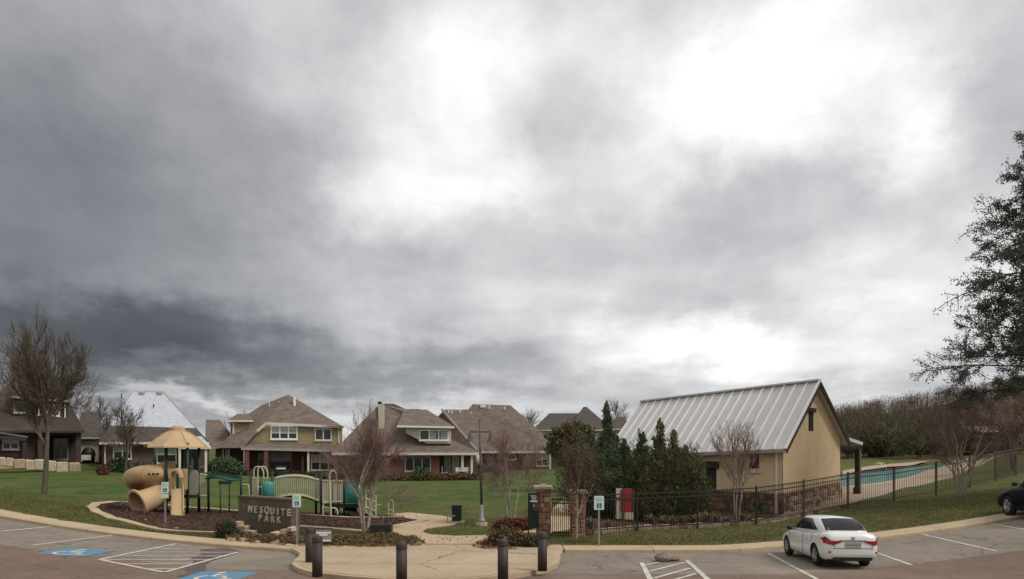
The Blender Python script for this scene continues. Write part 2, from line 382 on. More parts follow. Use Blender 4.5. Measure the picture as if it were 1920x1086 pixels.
def hit(px, py, fn):                        # where a sight line meets a surface
    Ys = np.concatenate([np.linspace(8, 60, 1041), np.linspace(60.2, 340, 1400)])
    X = (px - 960) / F * Ys; z = CAMZ - (py - HOR) / F * Ys
    g = fn(X, Ys) - z
    i = np.argmax(g > 0)
    if not (g > 0).any(): i = len(Ys) - 1
    if i > 0:
        a = g[i - 1] / (g[i - 1] - g[i]); Y = Ys[i - 1] + a * (Ys[i] - Ys[i - 1])
    else: Y = Ys[i]
    x = (px - 960) / F * Y
    return Vector((x, Y, float(fn(np.array([x]), np.array([Y]))[0])))
def G(px, py): return hit(px, py, zt_arr)
def GL(px, py): return hit(px, py, lambda X, Y: z_lot(X, Y))

# ---------------------------------------------------------------- mesh helpers
def tag(o, label=None, cat=None, group=None, kind=None):
    if label: o['label'] = label
    if cat: o['category'] = cat
    if group: o['group'] = group
    if kind: o['kind'] = kind
    return o
def empty(name, loc, label=None, cat=None, group=None, kind=None):
    o = bpy.data.objects.new(name, None); COL.objects.link(o); o.location = loc
    o.empty_display_size = 0.2
    return tag(o, label, cat, group, kind)
LOCAL_ORG = {}
def root_loc(o):
    while o is not None and o.parent is not None: o = o.parent
    if o is None: return Vector((0, 0, 0))
    return LOCAL_ORG.get(o.name, o.location)
HK = [0.0]
def face(px): HK[0] = (px - 960.0) / F       # a house fronts the street: its facade lies square to this bearing
def PH(px, py, Y):
    """point on a plane square to the house's bearing, in the house's own axes"""
    k = HK[0]; th = math.atan(k); D = Y * math.sqrt(1 + k * k)
    lx = D * math.tan(math.atan((px - 960.0) / F) - th)
    yw = D * math.cos(th) - lx * math.sin(th)
    return Vector((lx, D, CAMZ - (py - HOR) / F * yw))
def hempty(name, loc, label=None, cat=None, group=None, kind=None):
    th = math.atan(HK[0]); l = Vector(loc)
    o = empty(name, Matrix.Rotation(-th, 3, 'Z') @ l, label, cat, group, kind)
    o.rotation_euler = (0, 0, -th); LOCAL_ORG[o.name] = l
    return o
def link(name, me, m, parent=None, smooth=False):
    if m is not None and not me.materials: me.materials.append(m)
    o = bpy.data.objects.new(name, me); COL.objects.link(o); o.parent = parent
    if smooth: me.polygons.foreach_set('use_smooth', [True] * len(me.polygons))
    return o
def np_mesh(name, V, Fc):
    V = np.asarray(V, np.float32); Fc = np.asarray(Fc, np.int32)
    me = bpy.data.meshes.new(name)
    me.vertices.add(len(V)); me.vertices.foreach_set('co', V.ravel())
    k = Fc.shape[1]
    me.loops.add(Fc.size); me.loops.foreach_set('vertex_index', Fc.ravel())
    me.polygons.add(len(Fc)); me.polygons.foreach_set('loop_start', np.arange(0, Fc.size, k, dtype=np.int32))
    me.update(calc_edges=True)
    return me

class MB:
    def __init__(s): s.v = []; s.f = []
    def add(s, vs, fs):
        o = len(s.v); s.v += [Vector(v) for v in vs]; s.f += [[i + o for i in f] for f in fs]; return s
    def box(s, c, d, rz=0.0):
        c = Vector(c); hx, hy, hz = d[0] / 2, d[1] / 2, d[2] / 2
        m = Matrix.Rotation(rz, 3, 'Z')
        vs = [c + m @ Vector((x * hx, y * hy, z * hz)) for z in (-1, 1) for (x, y) in ((-1, -1), (1, -1), (1, 1), (-1, 1))]
        return s.add(vs, [(3, 2, 1, 0), (4, 5, 6, 7), (0, 1, 5, 4), (1, 2, 6, 5), (2, 3, 7, 6), (3, 0, 4, 7)])
    def prism(s, poly, off):
        """closed solid: polygon swept along an offset vector"""
        n = len(poly); off = Vector(off)
        a = [Vector(p) for p in poly]; b = [p + off for p in a]
        nrm = Vector((0, 0, 0))
        for i in range(n): nrm += a[i].cross(a[(i + 1) % n])
        if nrm.dot(off) > 0: a.reverse(); b.reverse()
        return s.add(a + b, [list(range(n)), list(range(2 * n - 1, n - 1, -1))] + [(i, i + n, (i + 1) % n + n, (i + 1) % n) for i in range(n)])
    def bar(s, a, b, w, h, up=(0, 0, 1)):
        a, b = Vector(a), Vector(b); d = (b - a).normalized(); up = Vector(up)
        if abs(d.dot(up)) > 0.98: up = Vector((0, 1, 0))
        x = d.cross(up).normalized(); z = x.cross(d).normalized()
        q = [x * sx * w / 2 + z * sz * h / 2 for sx, sz in ((-1, -1), (1, -1), (1, 1), (-1, 1))]
        return s.add([a + k for k in q] + [b + k for k in q], [(0, 1, 2, 3), (7, 6, 5, 4), (0, 4, 5, 1), (1, 5, 6, 2), (2, 6, 7, 3), (3, 7, 4, 0)])
    def tube(s, path, r, n=8, caps=True, closed=False):
        path = [Vector(p) for p in path]; k = len(path)
        rr = r if isinstance(r, (list, tuple)) else [r] * k
        up = None; rings = []
        for i, p in enumerate(path):
            if closed: t = path[(i + 1) % k] - path[i - 1]
            else: t = path[min(i + 1, k - 1)] - path[max(i - 1, 0)]
            t.normalize()
            if up is None:
                up = Vector((0, 0, 1)) if abs(t.z) < 0.9 else Vector((0, 1, 0))
            x = t.cross(up).normalized(); up = x.cross(t).normalized()
            rings.append([p + (x * math.cos(a) + up * math.sin(a)) * rr[i] for a in [2 * math.pi * j / n for j in range(n)]])
        vs = [v for q in rings for v in q]; fs = []
        for i in range(k if closed else k - 1):
            i2 = (i + 1) % k
            for j in range(n): fs.append((i * n + j, i * n + (j + 1) % n, i2 * n + (j + 1) % n, i2 * n + j))
        if caps and not closed: fs += [list(range(n - 1, -1, -1)), list(range((k - 1) * n, k * n))]
        return s.add(vs, fs)
    def lathe(s, prof, c, n=16, cap=True):
        c = Vector(c); vs = [c + Vector((r * math.cos(2 * math.pi * j / n), r * math.sin(2 * math.pi * j / n), z)) for (r, z) in prof for j in range(n)]
        k = len(prof)
        fs = [(i * n + j, i * n + (j + 1) % n, (i + 1) * n + (j + 1) % n, (i + 1) * n + j) for i in range(k - 1) for j in range(n)]
        if cap: fs += [list(range(n - 1, -1, -1)), list(range((k - 1) * n, k * n))]
        return s.add(vs, fs)
    def mesh(s, name, org=(0, 0, 0)):
        me = bpy.data.meshes.new(name); o = Vector(org)
        me.from_pydata([v - o for v in s.v], [], s.f); me.update(); return me
    def build(s, name, m, parent=None, smooth=False, local=False):
        org = Vector((0, 0, 0)) if (local or parent is None) else root_loc(parent)
        return link(name, s.mesh(name, org), m, parent, smooth)
    def thing(s, name, m, label, cat, group=None, smooth=False, kind=None):
        """a top-level one-mesh thing with its origin at its base"""
        o = Vector((sum(v.x for v in s.v) / len(s.v), sum(v.y for v in s.v) / len(s.v), min(v.z for v in s.v)))
        ob = link(name, s.mesh(name, o), m, None, smooth); ob.location = o
        return tag(ob, label, cat, group, kind)

def catmull(p, n=6):
    p = [Vector(q) for q in p]; out = []
    for i in range(len(p) - 1):
        a, b, c, d = p[max(i - 1, 0)], p[i], p[i + 1], p[min(i + 2, len(p) - 1)]
        for j in range(n):
            t = j / n
            out.append(0.5 * ((2 * b) + (c - a) * t + (2 * a - 5 * b + 4 * c - d) * t * t + (3 * b - a - 3 * c + d) * t ** 3))
    out.append(p[-1]); return out
CUBE = MB().box((0, 0, 0), (1, 1, 1)).mesh('piece')
def rough_block(seed, j=0.08):
    rg = random.Random(seed); vs = []; n = 3
    b = MB().box((0, 0, 0), (1, 1, 1))
    for v in b.v:
        v.x += rg.uniform(-j, j); v.y += rg.uniform(-j, j); v.z += rg.uniform(-j, j)
    me = b.mesh('stone_piece')
    import bmesh
    bm = bmesh.new(); bm.from_mesh(me)
    bmesh.ops.bevel(bm, geom=bm.edges[:], offset=0.09, segments=1, affect='EDGES')
    bm.to_mesh(me); bm.free(); return me
BLOCKS = [[rough_block(i * 5 + k) for i in range(4)] for k in range(5)]
for k in range(5):
    for me in BLOCKS[k]: me.materials.append(M_STONE[k])
def piece(name, me, parent, loc, dims, rot=(0, 0, 0), m=None):
    """a cheap piece that shares its mesh"""
    o = bpy.data.objects.new(name, me); COL.objects.link(o); o.parent = parent
    o.location = Vector(loc) - (root_loc(parent) if parent is not None else Vector((0, 0, 0)))
    o.scale = dims; o.rotation_euler = rot
    if m is not None:
        if not me.materials: me.materials.append(m)
        else:
            o.material_slots[0].link = 'OBJECT'; o.material_slots[0].material = m
    return o
CUBE.materials.append(M_TRIM)

def inside(poly, x, y):
    c = False; n = len(poly)
    for i in range(n):
        x1, y1 = poly[i]; x2, y2 = poly[(i + 1) % n]
        if (y1 > y) != (y2 > y) and x < (x2 - x1) * (y - y1) / (y2 - y1) + x1: c = not c
    return c
def densify(poly, step):
    out = []
    for i in range(len(poly)):
        a = Vector(poly[i]); b = Vector(poly[(i + 1) % len(poly)])
        k = max(1, int((b - a).length / step))
        out += [tuple(a + (b - a) * (j / k)) for j in range(k)]
    return out
def sheet(name, poly, zf, m, step=0.6, skirt=0.0, kind='structure', parent=None, label=None, hole=None):
    """a sheet draped on the ground, optionally with a kerb-like skirt"""
    out = densify(poly, step); n = len(out)
    vs = [Vector(p) for p in out]; ed = [(i, (i + 1) % n) for i in range(n)]
    if hole:
        ho = densify(hole, step); o = len(vs); vs += [Vector(p) for p in ho]; ed += [(o + i, o + (i + 1) % len(ho)) for i in range(len(ho))]
    xs = [p[0] for p in poly]; ys = [p[1] for p in poly]
    x = min(xs) + step * 0.5
    while x < max(xs):
        y = min(ys) + step * 0.5
        while y < max(ys):
            if inside(out, x, y) and (not hole or not inside(hole, x, y)): vs.append(Vector((x, y)))
            y += step
        x += step
    r = delaunay_2d_cdt(vs, ed, [], 0, 1e-5)
    V = [Vector((p.x, p.y, 0)) for p in r[0]]; fs = []
    for f in r[2]:
        c = sum((V[i] for i in f), Vector()) / len(f)
        if inside(out, c.x, c.y) and (not hole or not inside(hole, c.x, c.y)): fs.append(list(f))
    zz = zf(np.array([v.x for v in V]), np.array([v.y for v in V]))
    for v, z in zip(V, zz): v.z = float(z)
    b = MB(); b.v = V; b.f = fs
    if skirt > 0:
        zo = zf(np.array([p[0] for p in out]), np.array([p[1] for p in out]))
        top = [Vector((p[0], p[1], float(z))) for p, z in zip(out, zo)]; bot = [t - Vector((0, 0, skirt)) for t in top]
        ar = sum(out[i][0] * out[(i + 1) % n][1] - out[(i + 1) % n][0] * out[i][1] for i in range(n))
        q = [(i, i + n, (i + 1) % n + n, (i + 1) % n) if ar > 0 else (i, (i + 1) % n, (i + 1) % n + n, i + n) for i in range(n)]
        b.add(top + bot, q)
    ob = b.build(name, m, parent)
    for p in ob.data.polygons: pass
    ob.data.validate()
    if parent is None: ob['kind'] = kind
    if label: ob['label'] = label
    return ob
# ================================================================ SETTING
random.seed(7)
POOL_PX = [(1589, 914), (1655, 906), (1701, 897), (1730, 888), (1754, 880), (1783, 873), (1786, 870.5), (1775, 869.5), (1726, 873.5), (1670, 879.5), (1620, 886), (1580, 892), (1560, 900), (1565, 912)]
pz = lambda X, Y: PL[0] * X + PL[1] * Y + PL[2]
POOL = [tuple(hit(a, b, pz)[:2]) for a, b in POOL_PX]

def axis(pts):
    out = []
    for a, b, s in pts:
        k = max(1, int(round((b - a) / s))); out += list(np.linspace(a, b, k, endpoint=False))
    return np.array(out + [pts[-1][1]])
gx = axis([(-1500, -300, 150), (-300, -80, 10), (-80, -30, 2), (-30, 32, 0.7), (32, 70, 1.4), (70, 130, 4), (130, 420, 14), (420, 1600, 150)])
gy = axis([(-60, 8, 17), (8, 48, 0.6), (48, 80, 1.2), (80, 130, 4), (130, 330, 12), (330, 2400, 230)])
XX, YY = np.meshgrid(gx, gy)
ZZ = zt_arr(XX.ravel(), YY.ravel())
inl = YY.ravel() < yc(XX.ravel()) + 1.0
ZZ = np.where(inl, ZZ - 0.09, ZZ)
pcx = sum(p[0] for p in POOL) / len(POOL); pcy = sum(p[1] for p in POOL) / len(POOL)
big = [(pcx + (x - pcx) * 1.07, pcy + (y - pcy) * 1.12) for x, y in POOL]
for i, (x, y) in enumerate(zip(XX.ravel(), YY.ravel())):
    if 15 < x < 75 and 33 < y < 100 and inside(big, x, y): ZZ[i] = min(ZZ[i], pool_z(x, y) - 0.30)
nx, ny = len(gx), len(gy)
idx = np.arange(nx * ny).reshape(ny, nx)
Fq = np.c_[idx[:-1, :-1].ravel(), idx[:-1, 1:].ravel(), idx[1:, 1:].ravel(), idx[1:, :-1].ravel()]
g = link('ground', np_mesh('ground', np.c_[XX.ravel(), YY.ravel(), ZZ], Fq), GRASS, None, True); g['kind'] = 'structure'

# ---- parking lot and lane
def kerb_edge(X): return float(yc(X))
xs = np.linspace(-40, 40, 81)
lot_poly = [(x, 3.0) for x in (-40, 40)] + [(x, kerb_edge(x) + 0.25) for x in xs[::-1]]
lot = sheet('parking_lot', lot_poly, lambda X, Y: z_lot(X, Y), M_LOT, 1.3)
lane_edge = lambda x: kerb_edge(x) - (3.9 if x < 0 else 4.6) - 0.02 * abs(x)
lane = sheet('road', [(x, 3.0) for x in (-40, 40)] + [(x, lane_edge(x)) for x in xs[::-1]], lambda X, Y: z_lot(X, Y) + 0.006, M_LANE, 1.3)

# ---- kerbs and pavement slabs along the lot
def strip(name, inner, outer, zf, m, joint=3.0, gap=0.012, h=0.12):
    """pavement slabs between two lines, each slab a piece"""
    root = empty(name, (inner[0][0], inner[0][1], 0), kind='structure')
    def res(line, n):
        d = [0]
        for i in range(1, len(line)): d.append(d[-1] + math.dist(line[i], line[i - 1]))
        return [(np.interp(t * d[-1], d, [p[0] for p in line]), np.interp(t * d[-1], d, [p[1] for p in line])) for t in np.linspace(0, 1, n)]
    L = sum(math.dist(inner[i], inner[i - 1]) for i in range(1, len(inner)))
    nslab = max(1, int(round(L / joint))); per = 5
    a = res(inner, nslab * per + 1); b = res(outer, nslab * per + 1)
    for s in range(nslab):
        mb = MB(); top = []
        for k in range(per + 1):
            i = s * per + k
            pa, pb = Vector(a[i]), Vector(b[i])
            if k in (0, per):
                j = i + 1 if k == 0 else i - 1
                pa = pa + (Vector(a[j]) - pa).normalized() * gap; pb = pb + (Vector(b[j]) - pb).normalized() * gap
            za = float(z_lot(np.array([pa.x]), np.array([pa.y]))[0])
            zb = zf(pb.x, pb.y)
            mid = pa + (pb - pa).normalized() * 0.03
            top.append((Vector((pa.x, pa.y, za - 0.1)), Vector((pa.x, pa.y, za + h - 0.03)), Vector((mid.x, mid.y, za + h)), Vector((pb.x, pb.y, zb)), Vector((pb.x, pb.y, zb - 0.2))))
        vs = [v for q in top for v in q]; n = 5; fs = []
        for k in range(per):
            for j in range(n - 1): fs.append((k * n + j, (k + 1) * n + j, (k + 1) * n + j + 1, k * n + j + 1))
        fs += [(0, 1, 2, 3, 4), tuple(per * n + j for j in (4, 3, 2, 1, 0))]
        mb.add(vs, fs); mb.build('pavement_slab', M_CONC, root)
    return root
PZ = lambda x, y: float(z_lot(np.array([x]), np.array([y]))[0]) + 0.13
# edge of the turf, seen beyond the pavement
def turf_line(px): return tuple(G(*px)[:2])
left_in = [(x, kerb_edge(x)) for x in np.linspace(-36, -7.4, 40)]
left_out = [(x, kerb_edge(x) + (1.15 if x < -12 else 1.15 + 0.35 * (x + 12) / 4.6)) for x in np.linspace(-36.2, -7.4, 40)]
strip('pavement_left', left_in, left_out, PZ, M_CONC)
right_in = [(x, kerb_edge(x)) for x in np.linspace(1.75, 36, 40)]
right_out = [(x, kerb_edge(x) + 1.1) for x in np.linspace(1.75, 36.2, 40)]
strip('pavement_right', right_in, right_out, PZ, M_CONC)

# ---- plaza that bulges into the lot, with a kerb round it
def arc(cx, cy, r, a0, a1, n=10): return [(cx + r * math.cos(R(a0 + (a1 - a0) * i / n)), cy + r * math.sin(R(a0 + (a1 - a0) * i / n))) for i in range(n + 1)]
PLZ = lambda X, Y: z_lot(X, Y) + 0.13
plaza_out = [(-7.4, 22.6), (-7.3, 21.25), (-6.95, 20.7), (-6.62, 20.0), (-6.42, 19.2), (-6.28, 18.4), (-6.05, 17.6), (-5.6, 16.8), (-5.0, 16.1), (-4.0, 15.5), (-3.0, 15.1), (-1.5, 14.95), (-0.5, 15.4), (0.3, 16.1), (0.9, 16.9), (1.25, 17.8), (1.42, 18.8), (1.5, 19.8), (1.6, 20.8), (1.72, 21.4), (1.72, 22.6)]
def shrink(poly, d):
    out = []; n = len(poly)
    for i in range(n):
        a, b, c = Vector(poly[i - 1]), Vector(poly[i]), Vector(poly[(i + 1) % n])
        t = ((b - a).normalized() + (c - b).normalized()); t = t.normalized() if t.length > 1e-6 else Vector((1, 0))
        out.append(tuple(b + Vector((-t.y, t.x)) * d))
    return out
ar = sum(plaza_out[i][0] * plaza_out[(i + 1) % len(plaza_out)][1] - plaza_out[(i + 1) % len(plaza_out)][0] * plaza_out[i][1] for i in range(len(plaza_out)))
if ar < 0: plaza_out.reverse()
sheet('plaza_kerb', plaza_out, PLZ, M_CONC, 0.8, 0.2)
plaza_in = [p for p in shrink(plaza_out, 0.17)]
plz_top = [p for p in plaza_in]
cut = 20.95
def clip_y(poly, y0, keep_low):
    out = []; n = len(poly)
    for i in range(n):
        a, b = poly[i], poly[(i + 1) % n]
        ia = (a[1] <= y0) == keep_low; ib = (b[1] <= y0) == keep_low
        if ia: out.append(a)
        if ia != ib:
            t = (y0 - a[1]) / (b[1] - a[1]); out.append((a[0] + t * (b[0] - a[0]), y0))
    return out
def clip_x(poly, x0, low):
    return [(y, x) for x, y in clip_y([(y, x) for x, y in poly], x0, low)]
pl = empty('plaza', (-2.8, 19, 0), kind='structure')
bands = [(clip_y(clip_y(plaza_in, 21.0, True), 17.6, False), 'a'), (clip_y(plaza_in, 17.57, True), 'b'), (clip_y(plaza_in, 21.02, False), 'c')]
for poly, _k in bands:
    xs_ = (-4.6, -1.4) if _k != 'b' else (-3.0,)
    cuts = [-99] + list(xs_) + [99]
    for a, b in zip(cuts[:-1], cuts[1:]):
        q = clip_x(clip_x(poly, b - 0.008, True), a + 0.008, False)
        if len(q) >= 3: sheet('paving_slab', q, lambda X, Y: z_lot(X, Y) + 0.137, M_PLAZA, 0.8, 0, parent=pl)

# ---- park path leading from the plaza to the playground and to the pool gate
def gp(*ps): return [tuple(G(a, b)[:2]) for a, b in ps]
path_poly = gp((716, 1036), (775, 1030), (798, 1022), (797, 1017), (770, 1008), (735, 1001), (728, 994), (745, 988), (790, 980), (806, 977), (785, 973), (745, 969), (730, 964),
               (770, 962), (830, 968), (868, 977), (850, 985), (800, 992), (791, 998), (806, 1003), (850, 1006), (900, 1005), (960, 1000), (1010, 993), (1030, 982), (1075, 978), (1078, 992),
               (1040, 998), (1000, 1005), (960, 1009), (925, 1014), (893, 1022), (884, 1032), (900, 1038), (1020, 1041))
path_poly += [(1.3, 22.5), (-4.4, 22.5)]
sheet('path', path_poly, lambda X, Y: zt_arr(X, Y) + 0.03, M_CONC, 0.5, 0.06)
gate_path = gp((1030, 984), (1072, 980), (1080, 950), (1100, 938), (1060, 935), (1035, 955))
sheet('path', gate_path, lambda X, Y: zt_arr(X, Y) + 0.02, M_CONC, 0.6)

# ---- mulch bed of the playground with its concrete border
mul_px = [(160, 951), (172, 944), (205, 941), (260, 942), (320, 948), (400, 954), (460, 959), (540, 963), (600, 967), (660, 971), (720, 971), (762, 970), (800, 977), (740, 990), (724, 998), (700, 1000),
          (640, 995), (560, 989), (500, 995), (450, 1000), (400, 1000), (340, 998), (260, 987), (200, 973), (170, 960)]
mul = gp(*mul_px)
sheet('playground_border', mul, lambda X, Y: zt_arr(X, Y) + 0.055, M_CONC, 0.6, 0.1)
n_ = len(mul); a2 = sum(mul[i][0] * mul[(i + 1) % n_][1] - mul[(i + 1) % n_][0] * mul[i][1] for i in range(n_))
mul_in = shrink(densify(mul, 1.0), 0.42 if a2 > 0 else -0.42)
sheet('mulch_bed', mul_in, lambda X, Y: zt_arr(X, Y) + 0.062, M_MULCH, 0.6)
rg = np.random.default_rng(3)
def scatter(poly, n):
    xs = [p[0] for p in poly]; ys = [p[1] for p in poly]; out = []
    while len(out) < n:
        x = rg.uniform(min(xs), max(xs)); y = rg.uniform(min(ys), max(ys))
        if inside(poly, x, y): out.append((x, y))
    return np.array(out)
def quads(c, size, asp=0.5, tilt=1.0, up=None):
    """loose little faces: centres, half lengths"""
    n = len(c); size = np.broadcast_to(np.asarray(size, float), (n,))
    u = rg.normal(size=(n, 3)); u[:, 2] *= tilt
    if up is not None: u = u * 0.5 + up
    u /= np.linalg.norm(u, axis=1)[:, None]
    w = rg.normal(size=(n, 3)); v = np.cross(u, w); v /= np.linalg.norm(v, axis=1)[:, None]
    u = u * size[:, None]; v = v * (size * asp)[:, None]
    V = np.stack([c - u, c + v, c + u, c - v], 1).reshape(-1, 3)
    return V, np.arange(4 * n).reshape(n, 4)
pc = scatter(mul_in, 9000)
V, Fc = quads(np.c_[pc, zt_arr(pc[:, 0], pc[:, 1]) + 0.075], rg.uniform(0.03, 0.07, 9000), 0.4, 0.35)
o = link('wood_chips', np_mesh('wood_chips', V, Fc), M_CHIP); tag(o, 'dark wood chips strewn over the playground mulch bed', 'wood chips', kind='stuff')

# ---- paint on the lot
LZ = lambda X, Y: z_lot(X, Y) + 0.012
def stripe(a, b, w=0.11, nm='stall_line', m=M_PAINT, parent=lot, lift=0.0):
    a, b = Vector(a[:2]), Vector(b[:2]); d = (b - a).normalized(); q = Vector((-d.y, d.x)) * w / 2
    return sheet(nm, [tuple(a - q), tuple(b - q), tuple(b + q), tuple(a + q)], lambda X, Y: LZ(X, Y) + lift, m, 0.9, 0, parent=parent)
def stripe_px(p, q, **k): return stripe(GL(*p), GL(*q), **k)
for p, q in (((45, 968), (-60, 974)), ((128, 985), (0, 997)), ((221, 1003), (62, 1023)), ((1440, 1038), (1536, 1089)), ((1597, 1021), (1709, 1060)), ((1710, 998), (1868, 1034)), ((1826, 977), (1975, 1003))):
    stripe_px(p, q)
H = [GL(*p)[:2] for p in ((332, 1020), (186, 1050), (309, 1074), (447, 1036))]
for i, j in ((0, 1), (1, 2), (2, 3)): stripe(H[i], H[j], 0.12, 'hatch_line', lift=0.002 * (i + 1))
for y, xa, xb in ((1023.5, 322, 349), (1029, 292, 405), (1036, 258, 441), (1043, 222, 420), (1050, 190, 394), (1058, 228, 366), (1067, 274, 333)):
    stripe_px((xa, y), (xb, y), w=0.10, nm='hatch_line')
sheet('damp_stain', [tuple(GL(*p)[:2]) for p in ((376, 1030), (400, 1027), (428, 1028), (452, 1034), (436, 1041), (398, 1052), (385, 1060), (388, 1070), (372, 1080), (340, 1083), (318, 1079), (346, 1066), (364, 1054), (358, 1046), (378, 1039))], lambda X, Y: z_lot(X, Y) + 0.007, mat('damp asphalt stain', (0.12, 0.085, 0.068), 0.6, 0.2, 1.5, fine=0.2), 0.5, 0, parent=lot)
K = [GL(*p)[:2] for p in ((1203, 1056), (1226, 1100), (1350, 1108), (1287, 1051))]
stripe(K[0], K[1], 0.14, 'hatch_line', lift=0.002); stripe(K[3], K[2], 0.14, 'hatch_line', lift=0.002)
for (p, q) in (((1212, 1060), (1236, 1055)), ((1218, 1072), (1284, 1055)), ((1226, 1085), (1294, 1066)), ((1250, 1092), (1306, 1076)), ((1275, 1098), (1322, 1087))):
    stripe_px(p, q, w=0.10, nm='hatch_line')
def wheelchair(parent, c, ux, uy, s, zf, m, lift):
    """the access symbol, laid out with strokes on the ground"""
    def pt(u, v): return (c[0] + (ux[0] * u + uy[0] * v) * s, c[1] + (ux[1] * u + uy[1] * v) * s)
    def stroke(ps, w):
        out = []
        L = [Vector(p) for p in ps]
        for sgn in (1, -1):
            seq = L if sgn == 1 else L[::-1]
            for i, p in enumerate(seq):
                t = (seq[min(i + 1, len(seq) - 1)] - seq[max(i - 1, 0)]).normalized(); out.append(pt(*(p + Vector((-t.y, t.x)) * w / 2)))
        sheet('access_symbol', out, zf, m, 0.3, 0, parent=parent)
    stroke([(0.28 * math.cos(R(a)) - 0.05, 0.28 * math.sin(R(a)) - 0.22) for a in range(125, 380, 20)], 0.085)
    stroke([(-0.12, 0.28), (-0.1, -0.06), (0.16, -0.08), (0.27, -0.36), (0.4, -0.32)], 0.095)
    stroke([(-0.11, 0.12), (0.14, 0.10)], 0.08)
    sheet('access_symbol', [pt(-0.12 + 0.085 * math.cos(R(a)), 0.42 + 0.085 * math.sin(R(a))) for a in range(0, 360, 30)], zf, m, 0.3, 0, parent=parent)
for cpx, lab in (((143, 1036), 'far'), ((410, 1081), 'near')):
    c = GL(*cpx); hw, hd = 0.74, 0.72
    sq = sheet('blue_parking_square', [(c.x - hw, c.y - hd), (c.x + hw, c.y - hd), (c.x + hw, c.y + hd), (c.x - hw, c.y + hd)], lambda X, Y: LZ(X, Y), M_BLUE, 0.5, 0, parent=lot)
    wheelchair(sq, (c.x, c.y), (1, 0), (0, 1), 1.25, lambda X, Y: LZ(X, Y) + 0.004, M_PAINT, 0)

# ---- pool
deck_px = [(1606, 941), (1655, 929), (1701, 914), (1745, 906), (1781, 897), (1805, 886), (1818, 879), (1850, 866), (1885, 854), (1860, 855), (1820, 859), (1783, 861.5), (1726, 865), (1670, 870), (1620, 876), (1580, 883), (1579, 915), (1579, 935), (1540, 944), (1500, 956), (1467, 966), (1440, 973), (1446, 980), (1505, 968), (1560, 955)]
deck = []
for a, b in deck_px: deck.append(tuple(G(a, b)[:2]))
cx, cy = pcx, pcy
cop = [(cx + (x - cx) * 1.03, cy + (y - cy) * 1.05) for x, y in POOL]
sheet('pool_deck', deck, lambda X, Y: zt_arr(X, Y) + 0.03, M_DECK, 1.2, 0.05, hole=POOL)
sheet('pool_coping', cop, lambda X, Y: pool_z(X, Y) + 0.075, M_COPING, 1.0, 0.2, hole=POOL)
sheet('water', POOL, lambda X, Y: pool_z(X, Y) - 0.02, M_WATER, 1.2)
def handrail(px, py, lab):
    c = G(px, py); r = MB()
    for s in (0, 1):
        o = Vector((s * 0.5, s * 0.2, 0))
        r.tube(catmull([c + o + Vector((0, 0.15, 0)), c + o + Vector((-0.02, 0.05, 0.45)), c + o + Vector((0.22, -0.2, 0.58)), c + o + Vector((0.45, -0.5, 0.3)), c + o + Vector((0.5, -0.6, 0.0))], 5), 0.035, 6)
    r.thing('pool_handrail', M_WHITE, lab, 'handrail', smooth=True)
handrail(1642, 877, 'pair of curved white pool handrails on the far coping behind the porch post')

# ================================================================ HOUSES
def wedge(root, name, m, poly, Y, depth):
    """wall or block: outline seen from the front at distance Y, built back to its real depth"""
    return MB().prism([PH(a, b, Y) for a, b in poly], (0, depth, 0)).build(name, m, root)
def rect(x0, y0, x1, y1): return [(x0, y0), (x1, y0), (x1, y1), (x0, y1)]
def roof(root, m, faces, name='roof', back=None):
    mb = MB()
    for f in faces: mb.add([PH(*q) if not isinstance(q, Vector) else q for q in f], [list(range(len(f)))])
    o = mb.build(name, m, root); return o
def hip(root, m, eL, eR, ey, Yf, rL, rR, ry, Yr, Yb, name='roof', thick=0.18, fas=M_TRIM):
    a, b = PH(eL, ey, Yf), PH(eR, ey, Yf); c, d = PH(rL, ry, Yr), PH(rR, ry, Yr)
    e, f = Vector((b.x, b.y + Yb - Yf, b.z)), Vector((a.x, a.y + Yb - Yf, a.z))
    mb = MB(); mb.add([a, b, e, f, c, d], [(0, 1, 5, 4), (1, 2, 5), (2, 3, 4, 5), (3, 0, 4), (3, 2, 1, 0)])
    o = mb.build(name, m, root)
    if fas:
        MB().bar(a + Vector((-0.02, -0.05, -thick / 2)), b + Vector((0.02, -0.05, -thick / 2)), 0.08, thick).build('fascia', fas, o)
    return o
def gable_side(root, m, eL, eR, ey, Yf, ry, Yr, Yb, name='roof', rL=None, rR=None, fas=M_TRIM):
    return hip(root, m, eL, eR, ey, Yf, rL if rL is not None else eL, rR if rR is not None else eR, ry, Yr, Yb, name, 0.18, fas)
